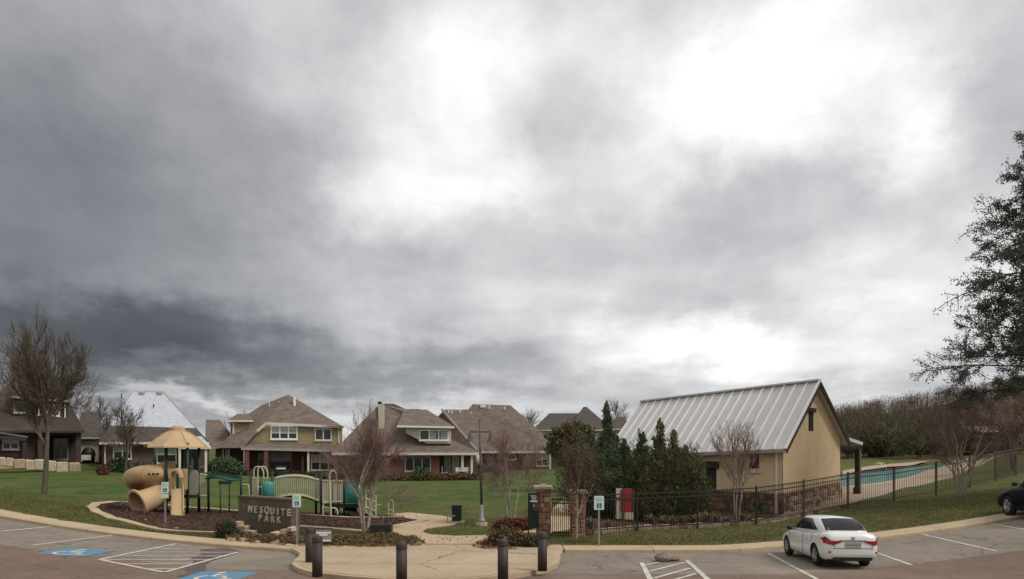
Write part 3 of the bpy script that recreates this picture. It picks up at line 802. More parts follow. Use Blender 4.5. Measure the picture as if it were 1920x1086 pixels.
def window(root, x0, y0, x1, y1, Y, cols=1, blind=0.5, fm=M_TRIM, fr=0.09, sill=True):
    w = MB(); a, b = PH(x0, y1, Y), PH(x1, y0, Y)
    Y = a.y; yy = Y - 0.05
    def bar(xa, za, xb, zb, d=0.1): w.box(((xa + xb) / 2, yy, (za + zb) / 2), (abs(xb - xa), d, abs(zb - za)))
    bar(a.x, b.z - fr, b.x, b.z); bar(a.x, a.z, b.x, a.z + fr)
    n = cols
    for i in range(n + 1):
        x = a.x + (b.x - a.x - fr) * i / n
        bar(x, a.z + fr, x + fr, b.z - fr)
    zm = a.z + (b.z - a.z) * (1 - blind)
    o = w.build('window', fm, root)
    cw = (b.x - a.x - fr) / n
    for i in range(n):
        xa, xb = a.x + cw * i + fr, a.x + cw * (i + 1)
        if blind > 0:
            MB().box(((xa + xb) / 2, Y - 0.02, (zm + b.z - fr) / 2 + 0.01), (xb - xa, 0.03, b.z - fr - zm)).build('pane', M_BLIND, o)
        if blind < 1:
            MB().box(((xa + xb) / 2, Y - 0.018, (a.z + fr + zm) / 2 - 0.01), (xb - xa, 0.03, zm - a.z - fr)).build('pane', M_GLASS, o)
        if 0 < blind < 1:
            MB().box(((xa + xb) / 2, Y - 0.05, zm), (xb - xa, 0.06, 0.05)).build('meeting_rail', fm, o)
    if sill: MB().box(((a.x + b.x) / 2, Y - 0.09, a.z - 0.05), (b.x - a.x + 0.12, 0.16, 0.08)).build('sill', fm, o)
    return o
def post(root, px, y0, y1, Y, w, m, name='porch_post'):
    a, b = PH(px, y1, Y), PH(px, y0, Y)
    return MB().box((a.x, a.y, (a.z + b.z) / 2), (w, w, b.z - a.z)).build(name, m, root)
def vent(root, px, y0, y1, Y, r=0.09, m=M_TRIM):
    a, b = PH(px, y1, Y), PH(px, y0, Y)
    return MB().tube([a, b], r, 8).build('roof_vent', m, root)

# --- house with the dark porch, far left
face(60)
Y = 59.0
h = hempty('brick_house', PH(60, 868, Y), 'shade darkened brown two storey house with hip roof behind the large bare tree', 'house')
wedge(h, 'wall', M_BRICKX, [(-70, 800), (74, 800), (74, 886), (-70, 886)], Y, 12)
wedge(h, 'wall', M_BRICKX, [(74, 806), (152, 806), (152, 886), (74, 886)], Y + 3.2, 8)
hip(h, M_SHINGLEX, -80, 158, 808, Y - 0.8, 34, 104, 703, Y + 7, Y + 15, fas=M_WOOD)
wedge(h, 'dormer_wall', M_BRICKX, [(22, 750), (127, 757), (127, 792), (22, 792)], Y + 1.0, 5)
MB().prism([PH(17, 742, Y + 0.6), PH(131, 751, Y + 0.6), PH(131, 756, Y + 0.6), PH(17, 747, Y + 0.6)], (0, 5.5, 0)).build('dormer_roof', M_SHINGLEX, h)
MB().bar(PH(17, 744, Y + 0.5), PH(131, 753, Y + 0.5), 0.1, 0.16).build('dormer_trim', M_FASCIA, h)
window(h, 26, 754, 55, 774, Y + 1.0, 1, 0.0, M_FASCIA); window(h, 72, 757, 90, 778, Y + 1.0, 1, 0.5); window(h, 94, 759, 112, 780, Y + 1.0, 1, 0.4); 
post(h, 122, 757, 792, Y + 0.9, 0.1, M_TRIM, 'corner_trim')
for px in (76, 147): post(h, px, 812, 878, Y - 0.3, 0.42, M_BRICKX)
window(h, 100, 822, 128, 862, Y + 3.2, 2, 0.0, M_FASCIA); window(h, 82, 826, 92, 862, Y + 3.2, 1, 0.0, M_FASCIA)
window(h, 4, 822, 36, 843, Y, 2, 0.45, M_FASCIA)
wedge(h, 'porch_beam', M_WOOD, rect(74, 808, 152, 816), Y - 0.45, 0.3)
wedge(h, 'patio_slab', M_CONC, rect(-60, 871, 152, 884), Y - 2.0, 6)
pg = hempty('pergola', PH(20, 868, 56.5), 'dark timber pergola with blue grey roof at the left edge', 'pergola')
for px in (-40, 46): post(pg, px, 822, 876, 56.2, 0.28, M_WOOD, 'post'); post(pg, px, 822, 874, 58.6, 0.2, M_WOOD, 'post')
MB().bar(PH(-60, 815, 56.1), PH(50, 824, 56.1), 0.2, 0.3).build('beam', M_WOOD, pg)
MB().prism([PH(-70, 799, 56.0), PH(52, 818, 56.0), PH(52, 821, 56.0), PH(-70, 803, 56.0)], (0, 2.4, 0)).build('roof', mat('slate blue metal', (0.12, 0.14, 0.16), 0.6), pg)
MB().bar(PH(38, 825, 56.15), PH(45, 836, 56.15), 0.1, 0.12).build('brace', M_WOOD, pg)
# retaining wall of pale blocks
rw = hempty('retaining_wall', PH(75, 884, 54.0), 'pale limestone block retaining wall below the dark house', 'wall')
x = -40.0; i = 0
rr = random.Random(4)
while x < 150:
    w = rr.uniform(13, 24); x1 = min(x + w, 151); yt = 859 + 0.062 * x + rr.uniform(-1, 1.5); yb = yt + 14 + 0.055 * max(x, 0) + 2
    a, b = PH(x + 0.25, yb, 54.0), PH(x1 - 0.25, yt, 54.0)
    piece('wall_block', BLOCKS[3 if rr.random() < 0.75 else 0][i % 4], rw, ((a.x + b.x) / 2, a.y + rr.uniform(-0.05, 0.05) + 0.3, (a.z + b.z) / 2), (b.x - a.x, 0.7, b.z - a.z)); x = x1; i += 1

# --- small building with the cream wall between the first two houses
face(168)
Y = 66.0
h = hempty('garage', PH(168, 868, Y), 'small dark roofed garage with cream door between two houses', 'garage')
wedge(h, 'wall', M_BRICKD, rect(148, 820, 194, 872), Y + 0.2, 8)
wedge(h, 'door', M_CREAM, rect(150, 826, 185, 866), Y, 0.15)
hip(h, M_SHINGLED, 144, 200, 820, Y - 0.5, 152, 182, 772, Y + 5, Y + 9, fas=M_FASCIA)
bx = hempty('covered_grill', PH(166, 868, 62.0), 'black covered barbecue grill in front of the cream garage door', 'grill')
MB().lathe([(0.5, 0), (0.52, 0.5), (0.6, 0.75), (0.5, 1.1), (0.3, 1.35), (0.05, 1.42)], PH(166, 866, 62.0), 12).build('cover', M_BLACK, bx, True)
MB().box(PH(162, 858, 61.3), (0.75, 0.05, 0.5)).build('shelf_panel', M_CREAM, bx)
for s in (-0.4, 0.4): MB().box(PH(166, 867, 62.0) + Vector((s, 0, -0.15)), (0.08, 0.4, 0.5)).build('leg', M_BLACK, bx)

# --- house with the white underlayment roof
face(290)
Y = 61.0
h = hempty('brick_house', PH(290, 886, Y), 'brown brick house with a half stripped white roof behind the playground tower', 'house')
wedge(h, 'wall', M_BRICKD, rect(192, 826, 334, 910), Y, 11)
wedge(h, 'wall', M_BRICKD, rect(334, 826, 392, 910), Y + 2.5, 9)
# upper white part and lower dark shingle band of the same roof
top = [PH(248, 735, Y + 7), PH(306, 735, Y + 7)]; eL, eR = PH(186, 829, Y - 0.6), PH(392, 829, Y - 0.6)
tL, tR = top[0].lerp(eL, 0.70), top[1].lerp(eR, 0.74)
bL, bR = eL + Vector((0, 15, 0)), eR + Vector((0, 15, 0))
ubL, ubR = top[0].lerp(bL, 0.70), top[1].lerp(bR, 0.74)
mb = MB(); mb.add([tL, tR, top[1], top[0], ubR, ubL], [(0, 1, 2, 3), (1, 4, 2), (5, 0, 3), (4, 5, 3, 2)]); rf = mb.build('roof', M_WRAP, h)
mb = MB(); mb.add([eL, eR, tR, tL, bR, bL, ubR, ubL], [(0, 1, 2, 3), (1, 4, 6, 2), (5, 0, 3, 7), (4, 5, 7, 6), (5, 4, 1, 0)]); mb.build('lower_roof', M_SHINGLED, h)
# lapped courses of the underlayment
for k in range(1, 7):
    t = k / 7.0; a, b = top[0].lerp(tL, t), top[1].lerp(tR, t)
    n = Vector((0, -0.7, 0.7)); MB().bar(a + n * 0.01, b + n * 0.01, 0.1, 0.012, up=(0, -0.7, 0.7)).build('underlayment_lap', M_WRAP, rf)
MB().bar(eL + Vector((0, -0.05, -0.1)), eR + Vector((0, -0.05, -0.1)), 0.08, 0.22).build('fascia', M_TRIM, h)
for a_, b_ in ((top[0], tL), (top[1], tR), (top[0], top[1])): MB().tube([a_, b_], 0.07, 6).build('hip_strip', M_FASCIA, rf)
for px in (266, 299): MB().lathe([(0.25, 0), (0.3, 0.25), (0.1, 0.4)], PH(px, 741, Y + 6.6), 10).build('roof_vent', M_FASCIA, rf)
vent(rf, 228, 738, 748, Y + 5, 0.05, M_BLACK); vent(rf, 288, 758, 764, Y + 4.2, 0.06, M_BLACK)
mb = MB(); mb.add([PH(352, 812, Y + 1), PH(372, 812, Y + 1), PH(396, 838, Y - 2.2), PH(340, 838, Y - 2.2)], [(0, 1, 2, 3)]); mb.add([PH(372, 812, Y + 1), PH(396, 838, Y - 2.2), PH(396, 838, Y - 2.2) + Vector((0, 3.4, 0))], [(0, 1, 2)]); mb.build('porch_roof', M_WRAP, h)
MB().bar(PH(340, 840, Y - 2.2), PH(396, 840, Y - 2.2), 0.1, 0.2).build('porch_fascia', M_TRIM, h)
window(h, 212, 833, 247, 861, Y, 2, 0.5); window(h, 293, 837, 331, 869, Y, 2, 0.5)
window(h, 344, 843, 372, 884, Y + 2.5, 2, 0.0, M_FASCIA, sill=False)
post(h, 337, 840, 886, Y - 2.0, 0.2, M_TRIM); post(h, 386, 840, 886, Y - 2.0, 0.2, M_TRIM); post(h, 197, 834, 870, Y - 0.1, 0.1, M_TRIM, 'downspout')
wedge(h, 'floodlight', M_WHITE, rect(269, 834, 274, 838), Y - 0.15, 0.15)
for i, (px, s) in enumerate(((356, 1), (378, -1))):
    c = hempty('patio_chair', PH(px, 884, Y - 0.6), ('grey patio chair under the white porch roof, nearer the patio door', 'pale patio chair beside the right porch post of the white roofed house')[i], 'chair')
    b_ = PH(px, 884, Y - 0.6)
    MB().box(b_ + Vector((0, 0, 0.45)), (0.55, 0.55, 0.07)).build('seat', M_PANEL, c); MB().box(b_ + Vector((0.26 * s, 0.1, 0.85)), (0.07, 0.55, 0.75)).build('backrest', M_PANEL, c)
    for dx in (-0.24, 0.24):
        for dy in (-0.24, 0.24): MB().box(b_ + Vector((dx, dy, 0.15)), (0.05, 0.05, 0.56)).build('leg', M_STEEL, c)

# --- tan dormer house
face(530)
Y = 67.0
h = hempty('brick_house', PH(530, 896, Y), 'red brick house with olive tan upper wall and steep brown roof behind the arched bridge', 'house')
wedge(h, 'wall', M_BRICK, rect(452, 842, 500, 910), Y + 2.6, 10); wedge(h, 'wall', M_BRICK, rect(500, 842, 580, 910), Y + 2.6, 10)
wedge(h, 'wall', M_BRICK, rect(580, 842, 646, 910), Y, 12)
wedge(h, 'wall', M_BRICKD, rect(404, 838, 452, 910), Y + 1.6, 10)
mb = MB()   # big hip roof
A_, B_, C_ = PH(541, 740, Y + 8), PH(490, 760, Y + 8.5), PH(462, 779, Y + 8.5)
e0, e1, e2, e3 = PH(408, 840, Y - 0.5), PH(455, 840, Y - 0.8), PH(497, 794, Y + 1.0), PH(644, 800, Y + 0.2)
b0, b3 = e0 + Vector((0, 17, 0)), Vector((e3.x, e0.y + 17, e0.z))
mb.add([A_, B_, C_, e0, e1, e2, e3, b0, b3, PH(660, 842, Y - 0.2)], [(0, 1, 2, 3, 4, 5), (0, 5, 6), (0, 6, 8), (2, 1, 0, 8, 7), (2, 7, 3)])
rf = mb.build('roof', M_SHINGLE, h)
wedge(h, 'upper_wall', M_SIDING, [(464, 831), (499, 796), (642, 803), (642, 836), (560, 836)], Y + 0.9, 5)
# rake and eave boards
MB().bar(PH(460, 828, Y + 0.5), PH(499, 794, Y + 0.5), 0.12, 0.26).build('rake_board', M_TRIM, h); MB().bar(PH(498.5, 794, Y + 0.5), PH(645, 801, Y + 0.5), 0.12, 0.26).build('eave_board', M_TRIM, h)
mb = MB(); mb.add([PH(464, 829, Y + 0.85), PH(646, 835, Y + 0.85), PH(652, 845, Y - 1.2), PH(452, 841, Y - 1.2)], [(0, 1, 2, 3)]); mb.add([PH(646, 835, Y + 0.85), PH(652, 845, Y - 1.2), PH(652, 845, Y - 1.2) + Vector((0, 4, 0))], [(0, 1, 2)]); mb.build('skirt_roof', M_SHINGLE, h)
MB().bar(PH(452, 841.5, Y - 1.25), PH(652, 846, Y - 1.25), 0.1, 0.24).build('fascia', M_FASCIA, h)
window(h, 507, 798, 558, 824, Y + 0.9, 3, 0.55, M_WHITE, 0.13); window(h, 590, 802, 622, 826, Y + 0.9, 2, 0.15, M_TRIM, 0.12); post(h, 635, 802, 831, Y + 0.85, 0.12, M_TRIM, 'corner_trim')
# left box dormer
wedge(h, 'dormer_wall', M_SIDING, [(432, 788), (472, 788), (472, 818), (432, 824)], Y + 2.0, 6)
hip(h, M_SHINGLE, 427, 475, 788, Y + 1.6, 445, 466, 776, Y + 4.2, Y + 8, 'dormer_roof')
post(h, 438, 790, 820, Y + 1.95, 0.14, M_TRIM, 'corner_trim'); window(h, 432, 794, 436.5, 816, Y + 1.95, 1, 0, M_FASCIA, 0.05, False)
MB().tube([PH(552, 768, Y + 5.0), PH(552, 745, Y + 5.6)], 0.14, 8).build('flue', M_TRIM, rf)
for a in (505, 523): vent(rf, a, 752, 764, Y + 6.6, 0.05)
for px, w, m in ((457.5, 0.14, M_TRIM), (463, 0.42, M_BRICK), (499, 0.42, M_BRICK), (578, 0.2, M_TRIM), (642, 0.12, M_TRIM)): post(h, px, 844, 898, Y - 1.0 if px < 600 else Y - 0.1, w, m)
window(h, 505, 847, 547, 880, Y + 2.6, 2, 0.55, M_FASCIA); window(h, 483, 848, 494, 876, Y + 2.6, 1, 0.5, M_FASCIA); window(h, 566, 856, 569, 890, Y + 2.6, 1, 1.0, M_TRIM, 0.06)
window(h, 583, 852, 632, 882, Y, 3, 0.5, M_TRIM, 0.1)
for px in (418, 424, 429): post(h, px, 842, 884, Y + 1.2, 0.14 if px < 429 else 0.22, M_TRIM)
wedge(h, 'patio_slab', M_CONC, rect(456, 895, 582, 904), Y - 1.3, 4)
hip(h, M_SHINGLE, 384, 440, 838, Y + 1.2, 386, 412, 787, Y + 7, Y + 13, 'side_roof', fas=M_FASCIA)
gr = hempty('patio_grill', PH(527, 893, Y - 0.2), 'black barbecue grill with pale front on the patio under the tan upper wall', 'grill')
c = PH(527, 893, Y - 0.2)
MB().box(c + Vector((0, 0, 0.45)), (1.5, 0.6, 0.75)).build('cabinet', M_BLACK, gr); MB().box(c + Vector((0, -0.32, 0.82)), (0.9, 0.05, 0.16)).build('front_panel', M_WHITE, gr)
MB().tube([c + Vector((-0.6, 0, 0.95)), c + Vector((0.6, 0, 0.95))], 0.28, 10).build('lid', M_BLACK, gr)
for s in (-0.7, 0.7): MB().box(c + Vector((s, 0, 0.0)), (0.08, 0.5, 0.3)).build('leg', M_BLACK, gr)

# --- centre house with the cream chimney
face(780)
Y = 67.0
h = hempty('brick_house', PH(780, 900, Y), 'red brick house with a cream chimney and cream dormer, beside the lamp post', 'house')
wedge(h, 'wall', M_BRICK, rect(640, 848, 824, 914), Y, 12); wedge(h, 'wall', M_BRICKD, rect(824, 848, 892, 914), Y + 2.8, 9)
mb = MB()
r0, r1, r2, r3 = PH(712, 757, Y + 8), PH(738, 757, Y + 8), PH(760, 767, Y + 8), PH(786, 767, Y + 8)
e0, e1 = PH(622, 849, Y - 0.6), PH(898, 849, Y - 0.6); m0 = PH(850, 800, Y + 2.0)
b0, b1 = e0 + Vector((0, 17, 0)), e1 + Vector((0, 17, 0))
mb.add([e0, e1, m0, r3, r2, r1, r0, b1, b0], [(0, 1, 2, 3, 4, 5, 6), (1, 7, 3, 2), (7, 8, 6, 5, 4, 3), (8, 0, 6), (8, 7, 1, 0)])
rf = mb.build('roof', M_SHINGLE, h)
MB().bar(e0 + Vector((0, -0.05, -0.12)), e1 + Vector((0, -0.05, -0.12)), 0.1, 0.26).build('fascia', M_TRIM, h)
ch = wedge(h, 'chimney', M_CREAM, rect(709, 758, 720, 812), Y + 3.4, 1.0); wedge(ch, 'chimney_cap', M_BLACK, rect(708.5, 753, 715, 758), Y + 3.5, 0.7); wedge(h, 'chimney_side', M_SHINGLE, rect(704, 764, 708.8, 816), Y + 3.5, 1.0)
wedge(h, 'dormer_wall', M_CREAM, [(761, 801), (846, 801), (846, 832), (800, 832), (761, 812)], Y + 0.4, 6)
mb = MB(); mb.add([PH(744, 798, Y - 0.1), PH(852, 800, Y - 0.1), PH(800, 768, Y + 6), PH(758, 768, Y + 6), PH(852, 800, Y - 0.1) + Vector((0, 8, 0))], [(0, 1, 2, 3), (1, 4, 2)]); mb.build('dormer_roof', M_SHINGLE, h)
MB().bar(PH(744, 799.5, Y - 0.15), PH(852, 801.5, Y - 0.15), 0.1, 0.2).build('dormer_fascia', M_WHITE, h)
window(h, 786, 806, 841, 826, Y + 0.4, 3, 0.0, M_WHITE, 0.12); 
for i, px in enumerate((806, 826)): wedge(h, 'blind', M_BLIND, rect(px, 809, px + 12, 823), Y + 0.36, 0.04)
window(h, 759, 856, 808, 884, Y, 3, 0.0, M_FASCIA, 0.1)
window(h, 832, 855, 846, 894, Y + 2.8, 1, 1.0, M_FASCIA, 0.08, False); window(h, 848, 855, 860, 894, Y + 2.8, 1, 1.0, M_TRIM, 0.08, False)
post(h, 867, 852, 878, Y - 0.2, 0.26, M_TRIM); post(h, 884.5, 852, 896, Y - 0.3, 0.22, M_TRIM)
wedge(h, 'patio_slab', M_CONC, rect(824, 894, 888, 900), Y - 0.9, 4)
tb = hempty('patio_table', PH(866, 894, Y + 0.3), 'white patio table on the covered porch of the centre house', 'table'); c = PH(866, 894, Y + 0.3)
MB().box(c + Vector((0, 0, 0.78)), (1.35, 0.8, 0.42)).build('tabletop', M_WHITE, tb)
for dx in (-0.55, 0.55):
    for dy in (-0.3, 0.3): MB().box(c + Vector((dx, dy, 0.3)), (0.07, 0.07, 0.6)).build('leg', M_WHITE, tb)
c_ = hempty('patio_chair', PH(834, 894, Y + 0.1), 'pale green patio chair at the left end of the covered porch', 'chair'); c = PH(834, 894, Y + 0.1)
MB().box(c + Vector((0, 0, 0.45)), (0.6, 0.55, 0.08)).build('seat', M_BLIND, c_); MB().box(c + Vector((-0.28, 0.1, 0.8)), (0.08, 0.5, 0.7)).build('backrest', M_BLIND, c_)
for dx in (-0.24, 0.24):
    for dy in (-0.22, 0.22): MB().box(c + Vector((dx, dy, 0.2)), (0.06, 0.06, 0.45)).build('leg', M_BLIND, c_)

# --- gabled house right of it
face(965)
Y = 75.0
h = hempty('brick_house', PH(965, 891, Y), 'brown gabled brick house behind the lamp post, its long roof sloping to the right', 'house')
wedge(h, 'wall', M_BRICKD, rect(880, 846, 1048, 905), Y, 12)
mb = MB()
ra, rb, rc, rd = PH(829, 768, Y + 8), PH(878, 768, Y + 8), PH(886, 758, Y + 8.6), PH(957, 760, Y + 8.6)
e0, e1 = PH(895, 846, Y - 0.6), PH(1056, 846, Y - 0.6); e1b = e1 + Vector((0, 17, 0)); e0b = Vector((ra.x, e0.y + 17, e0.z))
mb.add([e0, e1, rd, rc, rb, ra, e1b, e0b], [(0, 1, 2, 3, 4, 5), (1, 6, 2), (6, 7, 5, 4, 3, 2)]); rf = mb.build('roof', M_SHINGLE, h)
# brick gable end on the left
mb = MB(); mb.prism([ra + Vector((0.1, 0, -0.25)), PH(893, 845, Y - 0.3), PH(893, 897, Y - 0.3), PH(800, 897, Y + 8), PH(812, 790, Y + 8)], (0.5, 0.8, 0)); mb.build('gable_wall', M_BRICK, h)
MB().bar(ra + Vector((-0.05, -0.1, 0)), e0 + Vector((-0.05, -0.1, 0)), 0.14, 0.28).build('rake_board', M_FASCIA, h)
MB().bar(e0 + Vector((0, -0.05, -0.12)), e1 + Vector((0, -0.05, -0.12)), 0.1, 0.24).build('fascia', M_TRIM, h)
for px, y in ((841, 772), (847, 773), (862, 771), (917, 763), (946, 765), (883, 776), (858, 785)): vent(rf, px, y - 3, y + 3, Y + 7.2, 0.12)
MB().box(PH(906, 762, Y + 7.9), (0.7, 0.5, 0.35)).build('ridge_vent', M_WHITE, rf)
window(h, 934, 850, 946, 877, Y, 1, 0.35, M_TRIM, 0.1); window(h, 948, 851, 968, 862, Y, 1, 0.0, M_TRIM, 0.1); window(h, 1006, 850, 1028, 874, Y, 2, 0.5, M_TRIM, 0.08)
window(h, 986, 852, 994, 874, Y, 1, 1.0, M_FASCIA, 0.06)
post(h, 1031.5, 848, 885, Y - 0.4, 0.22, M_TRIM); post(h, 902, 848, 890, Y - 0.4, 0.2, M_TRIM); post(h, 982, 864, 876, Y - 0.1, 0.12, M_TRIM, 'pipe')
wedge(h, 'patio_slab', M_CONC, rect(903, 888, 1034, 891.5), Y - 1.0, 2)
wedge(h, 'side_wall', M_BRICKD, rect(1034, 850, 1064, 910), Y + 2, 6); post(h, 1040, 850, 876, Y + 1.9, 0.3, M_TRIM, 'shutter')
um = hempty('patio_umbrella', PH(893, 892, Y - 2.5), 'closed pale patio umbrella leaning beside the lamp post in front of the brick gable', 'umbrella'); c = PH(893, 892, Y - 2.5)
MB().tube([c, c + Vector((0, 0, 2.6))], 0.04, 6).build('pole', M_STEEL, um)
MB().lathe([(0.12, 0.0), (0.42, 0.5), (0.3, 1.0), (0.05, 1.5)], c + Vector((0.1, 0, 1.15)), 10).build('canopy', M_CREAM, um, True)

# --- far house with the hip roof
face(1095)
Y = 108.0
h = hempty('brick_house', PH(1095, 850, Y), 'far house with dark brown hip roof and cream eaves behind the junipers', 'house')
wedge(h, 'wall', M_CREAM, rect(1008, 806, 1185, 862), Y, 14)
hip(h, M_SHINGLED, 998, 1140, 806, Y - 0.8, 1030, 1082, 775, Y + 7, Y + 16)
hip(h, M_SHINGLED, 1062, 1150, 806, Y - 1.4, 1094, 1100, 763, Y + 8, Y + 17, 'front_roof'); hip(h, M_SHINGLED, 1126, 1196, 804, Y - 1.0, 1158, 1166, 782, Y + 4, Y + 10, 'right_roof')
window(h, 1014, 813, 1035, 832, Y, 2, 0.6, M_WHITE, 0.14); window(h, 1118, 812, 1132, 830, Y, 1, 0.5, M_WHITE, 0.14)
# --- low brick building under the woods
Y = 92.0
h = empty('brick_building', G(1868, 838), 'low dark red brick building with a pale roof edge under the trees at right', 'building')
zb = h.location
c = P(1869, 822, Y)
MB().box(c + Vector((0, 3, -0.5)), (6.4, 5, 2.8)).build('wall', M_BRICKD, h)
MB().prism([c + Vector((-3.5, -0.4, 0.9)), c + Vector((3.5, -0.4, 0.9)), c + Vector((3.5, 3, 1.7)), c + Vector((-3.5, 3, 1.7))], (0, 0.1, 0.15)).build('roof', M_SHINGLE, h)
MB().box(c + Vector((0, -0.45, 0.95)), (7.1, 0.1, 0.18)).build('fascia', M_FASCIA, h)
MB().box(c + Vector((1.5, 0.47, -0.8)), (1.0, 0.1, 2.0)).build('door', M_WOOD, h)
# ================================================================ POOL HOUSE
A0 = Vector((13.97, 33.0, 0)); gd = Vector((0.76, 0.65, 0)); fd = Vector((-0.65, 0.76, 0)); nf = Vector((-0.76, -0.65, 0)); ng = Vector((0.65, -0.76, 0))
WG, LF, ZB = 6.9, 11.4, 0.06
ZE, ZEF, ZR, DROP = 3.68, 4.1, 7.2, 0.038          # eaves, far eave, ridge, slight fall along the ridge
def FW(s, z, off=0.0): return A0 + fd * s + nf * off + Vector((0, 0, z))
def GW(t, z, off=0.0): return A0 + gd * t + ng * off + Vector((0, 0, z))
def s_of(px):
    k = (px - 960) / F; return (A0.x - k * A0.y) / (k * 0.76 + 0.65)
def t_of(px):
    k = (px - 960) / F; return (k * A0.y - A0.x) / (0.76 - k * 0.65)
def z_of(py, p): return CAMZ - (py - HOR) / F * p.y
ph = empty('pool_house', A0 + Vector((0, 0, ZB)), 'tan stucco pool house with ribbed metal roof and stone base', 'building')
# stucco walls above the stone base
zs = 1.12
mb = MB(); mb.prism([GW(0, zs), GW(WG, zs + 0.40), GW(WG, ZEF), GW(WG * 0.5, ZR - 0.25), GW(0, ZE)], -ng * 0.3); mb.build('gable_wall', M_STUCCO, ph)
mb = MB(); mb.prism([FW(0.3, zs), FW(LF, zs), FW(LF, ZE - DROP * LF), FW(0.3, ZE)], -nf * 0.28); mb.build('front_wall', M_STUCCO, ph)
mb = MB(); mb.prism([GW(0, zs) + fd * LF, GW(WG, zs) + fd * LF, GW(WG, ZEF - DROP * LF) + fd * LF, GW(WG * 0.5, ZR - 0.3 - DROP * LF) + fd * LF, GW(0, ZE - DROP * LF) + fd * LF], -fd * 0.3); mb.build('gable_wall', M_STUCCO, ph)
mb = MB(); mb.prism([GW(WG, 0) + fd * 0.3, GW(WG, 0) + fd * LF, GW(WG, ZEF - DROP * LF) + fd * LF, GW(WG, ZEF) + fd * 0.3], -gd * 0.3); mb.build('back_wall', M_STUCCO, ph)
# stone base: a mortar core with stones proud of it
mb = MB(); mb.prism([GW(-0.02, ZB - 0.4, 0.0), GW(WG, ZB - 0.1, 0.0), GW(WG, zs + 0.41, 0.0), GW(-0.02, zs, 0.0)], -ng * 0.3)
gb = mb.build('stone_base', M_STONE[4], ph)
mb = MB(); mb.prism([FW(0.28, ZB - 0.4), FW(LF, ZB - 0.6), FW(LF, zs), FW(0.28, zs)], -nf * 0.28); fb = mb.build('stone_base', M_STONE[4], ph)
rr = random.Random(9)
def stones(base, fn, length, rz, z0f, z1f, kinds):
    z = 0.0; row = 0
    while z < 1.0:
        hgt = rr.uniform(0.16, 0.3); s = -0.1
        if z + hgt > 0.95: hgt = 1.0 - z
        while s < length:
            w = rr.uniform(0.22, 0.6); w = min(w, length - s)
            if w < 0.1: break
            zz0, zz1 = z0f(s + w / 2), z1f(s + w / 2); zc = zz0 + (zz1 - zz0) * (z + hgt / 2); hh = (zz1 - zz0) * hgt
            k = rr.choice(kinds)
            piece('stone', BLOCKS[k][rr.randrange(4)], base, fn(s + w / 2, zc, 0.03), (w - 0.025, rr.uniform(0.1, 0.16), hh - 0.025), (0, 0, rz)); s += w
        z += hgt; row += 1
        if z >= 0.999: break
stones(gb, GW, WG, math.atan2(gd.y, gd.x), lambda s: ZB - 0.05 + 0.075 * s, lambda s: zs + 0.06 * s, [0, 0, 1, 2, 3, 1])
stones(fb, FW, 7.5, math.atan2(fd.y, fd.x), lambda s: ZB - 0.25, lambda s: zs, [1, 2, 4, 4])
MB().prism([GW(-0.1, zs + 0.02, 0.1), GW(WG, zs + 0.43, 0.1), GW(WG, zs + 0.51, 0.1), GW(-0.1, zs + 0.1, 0.1)], -ng * 0.12).build('stone_ledge', M_STONE[0], ph)
MB().prism([FW(-0.1, zs + 0.02, 0.1), FW(LF, zs + 0.02, 0.1), FW(LF, zs + 0.1, 0.1), FW(-0.1, zs + 0.1, 0.1)], -nf * 0.12).build('stone_ledge', M_STONE[0], ph)
# metal roof: pans with standing seams
OV = 0.35
def RP(s, u, side=0, lift=0.0):
    """point on the roof: s along the ridge, u from ridge (0) to eave (1)"""
    rid = GW(WG * 0.5, ZR - DROP * s) + fd * s
    ev = (GW(-0.45, ZE - 0.22 - DROP * s) if side == 0 else GW(WG + 0.45, ZEF - 0.2 - DROP * s)) + fd * s
    return rid.lerp(ev, u) + Vector((0, 0, lift))
rf0 = MB().prism([RP(-OV, 0), RP(-OV, 1), RP(LF + OV, 1), RP(LF + OV, 0)], (0, 0, -0.14)).build('roof', M_ROOFM, ph)
rf1 = MB().prism([RP(-OV, 0, 1), RP(-OV, 1, 1), RP(LF + OV, 1, 1), RP(LF + OV, 0, 1)], (0, 0, -0.14)).build('roof', M_ROOFM, ph)
NP = 19
for i in range(NP):
    s0 = -OV + (LF + 2 * OV) * i / NP; s1 = -OV + (LF + 2 * OV) * (i + 1) / NP
    pa = MB().prism([RP(s0 + 0.03, 0.01, 0, 0.004), RP(s0 + 0.03, 1.0, 0, 0.004), RP(s1 - 0.03, 1.0, 0, 0.004), RP(s1 - 0.03, 0.01, 0, 0.004)], (0, 0, 0.02)).build('roof_panel', M_ROOFM, rf0)
    MB().bar(RP(s0, 0.005, 0, 0.035), RP(s0, 1.005, 0, 0.035), 0.13, 0.08).build('roof_seam', M_SEAM, rf0)
MB().bar(RP(LF + OV, 0.005, 0, 0.035), RP(LF + OV, 1.005, 0, 0.035), 0.09, 0.08).build('roof_seam', M_SEAM, rf0)
MB().bar(RP(-OV, 0.0, 0, 0.05), RP(LF + OV, 0.0, 0, 0.05), 0.42, 0.1).build('ridge_cap', M_ROOFM, ph)
MB().bar(RP(-OV - 0.04, 1.0, 0, -0.08), RP(LF + OV, 1.0, 0, -0.08), 0.14, 0.17).build('gutter', M_FASCIA, ph)
for sd_ in (0, 1): MB().bar(RP(-OV - 0.02, 0.0, sd_, -0.13), RP(-OV - 0.02, 1.0, sd_, -0.13), 0.07, 0.24).build('rake_board', M_WOOD, ph)
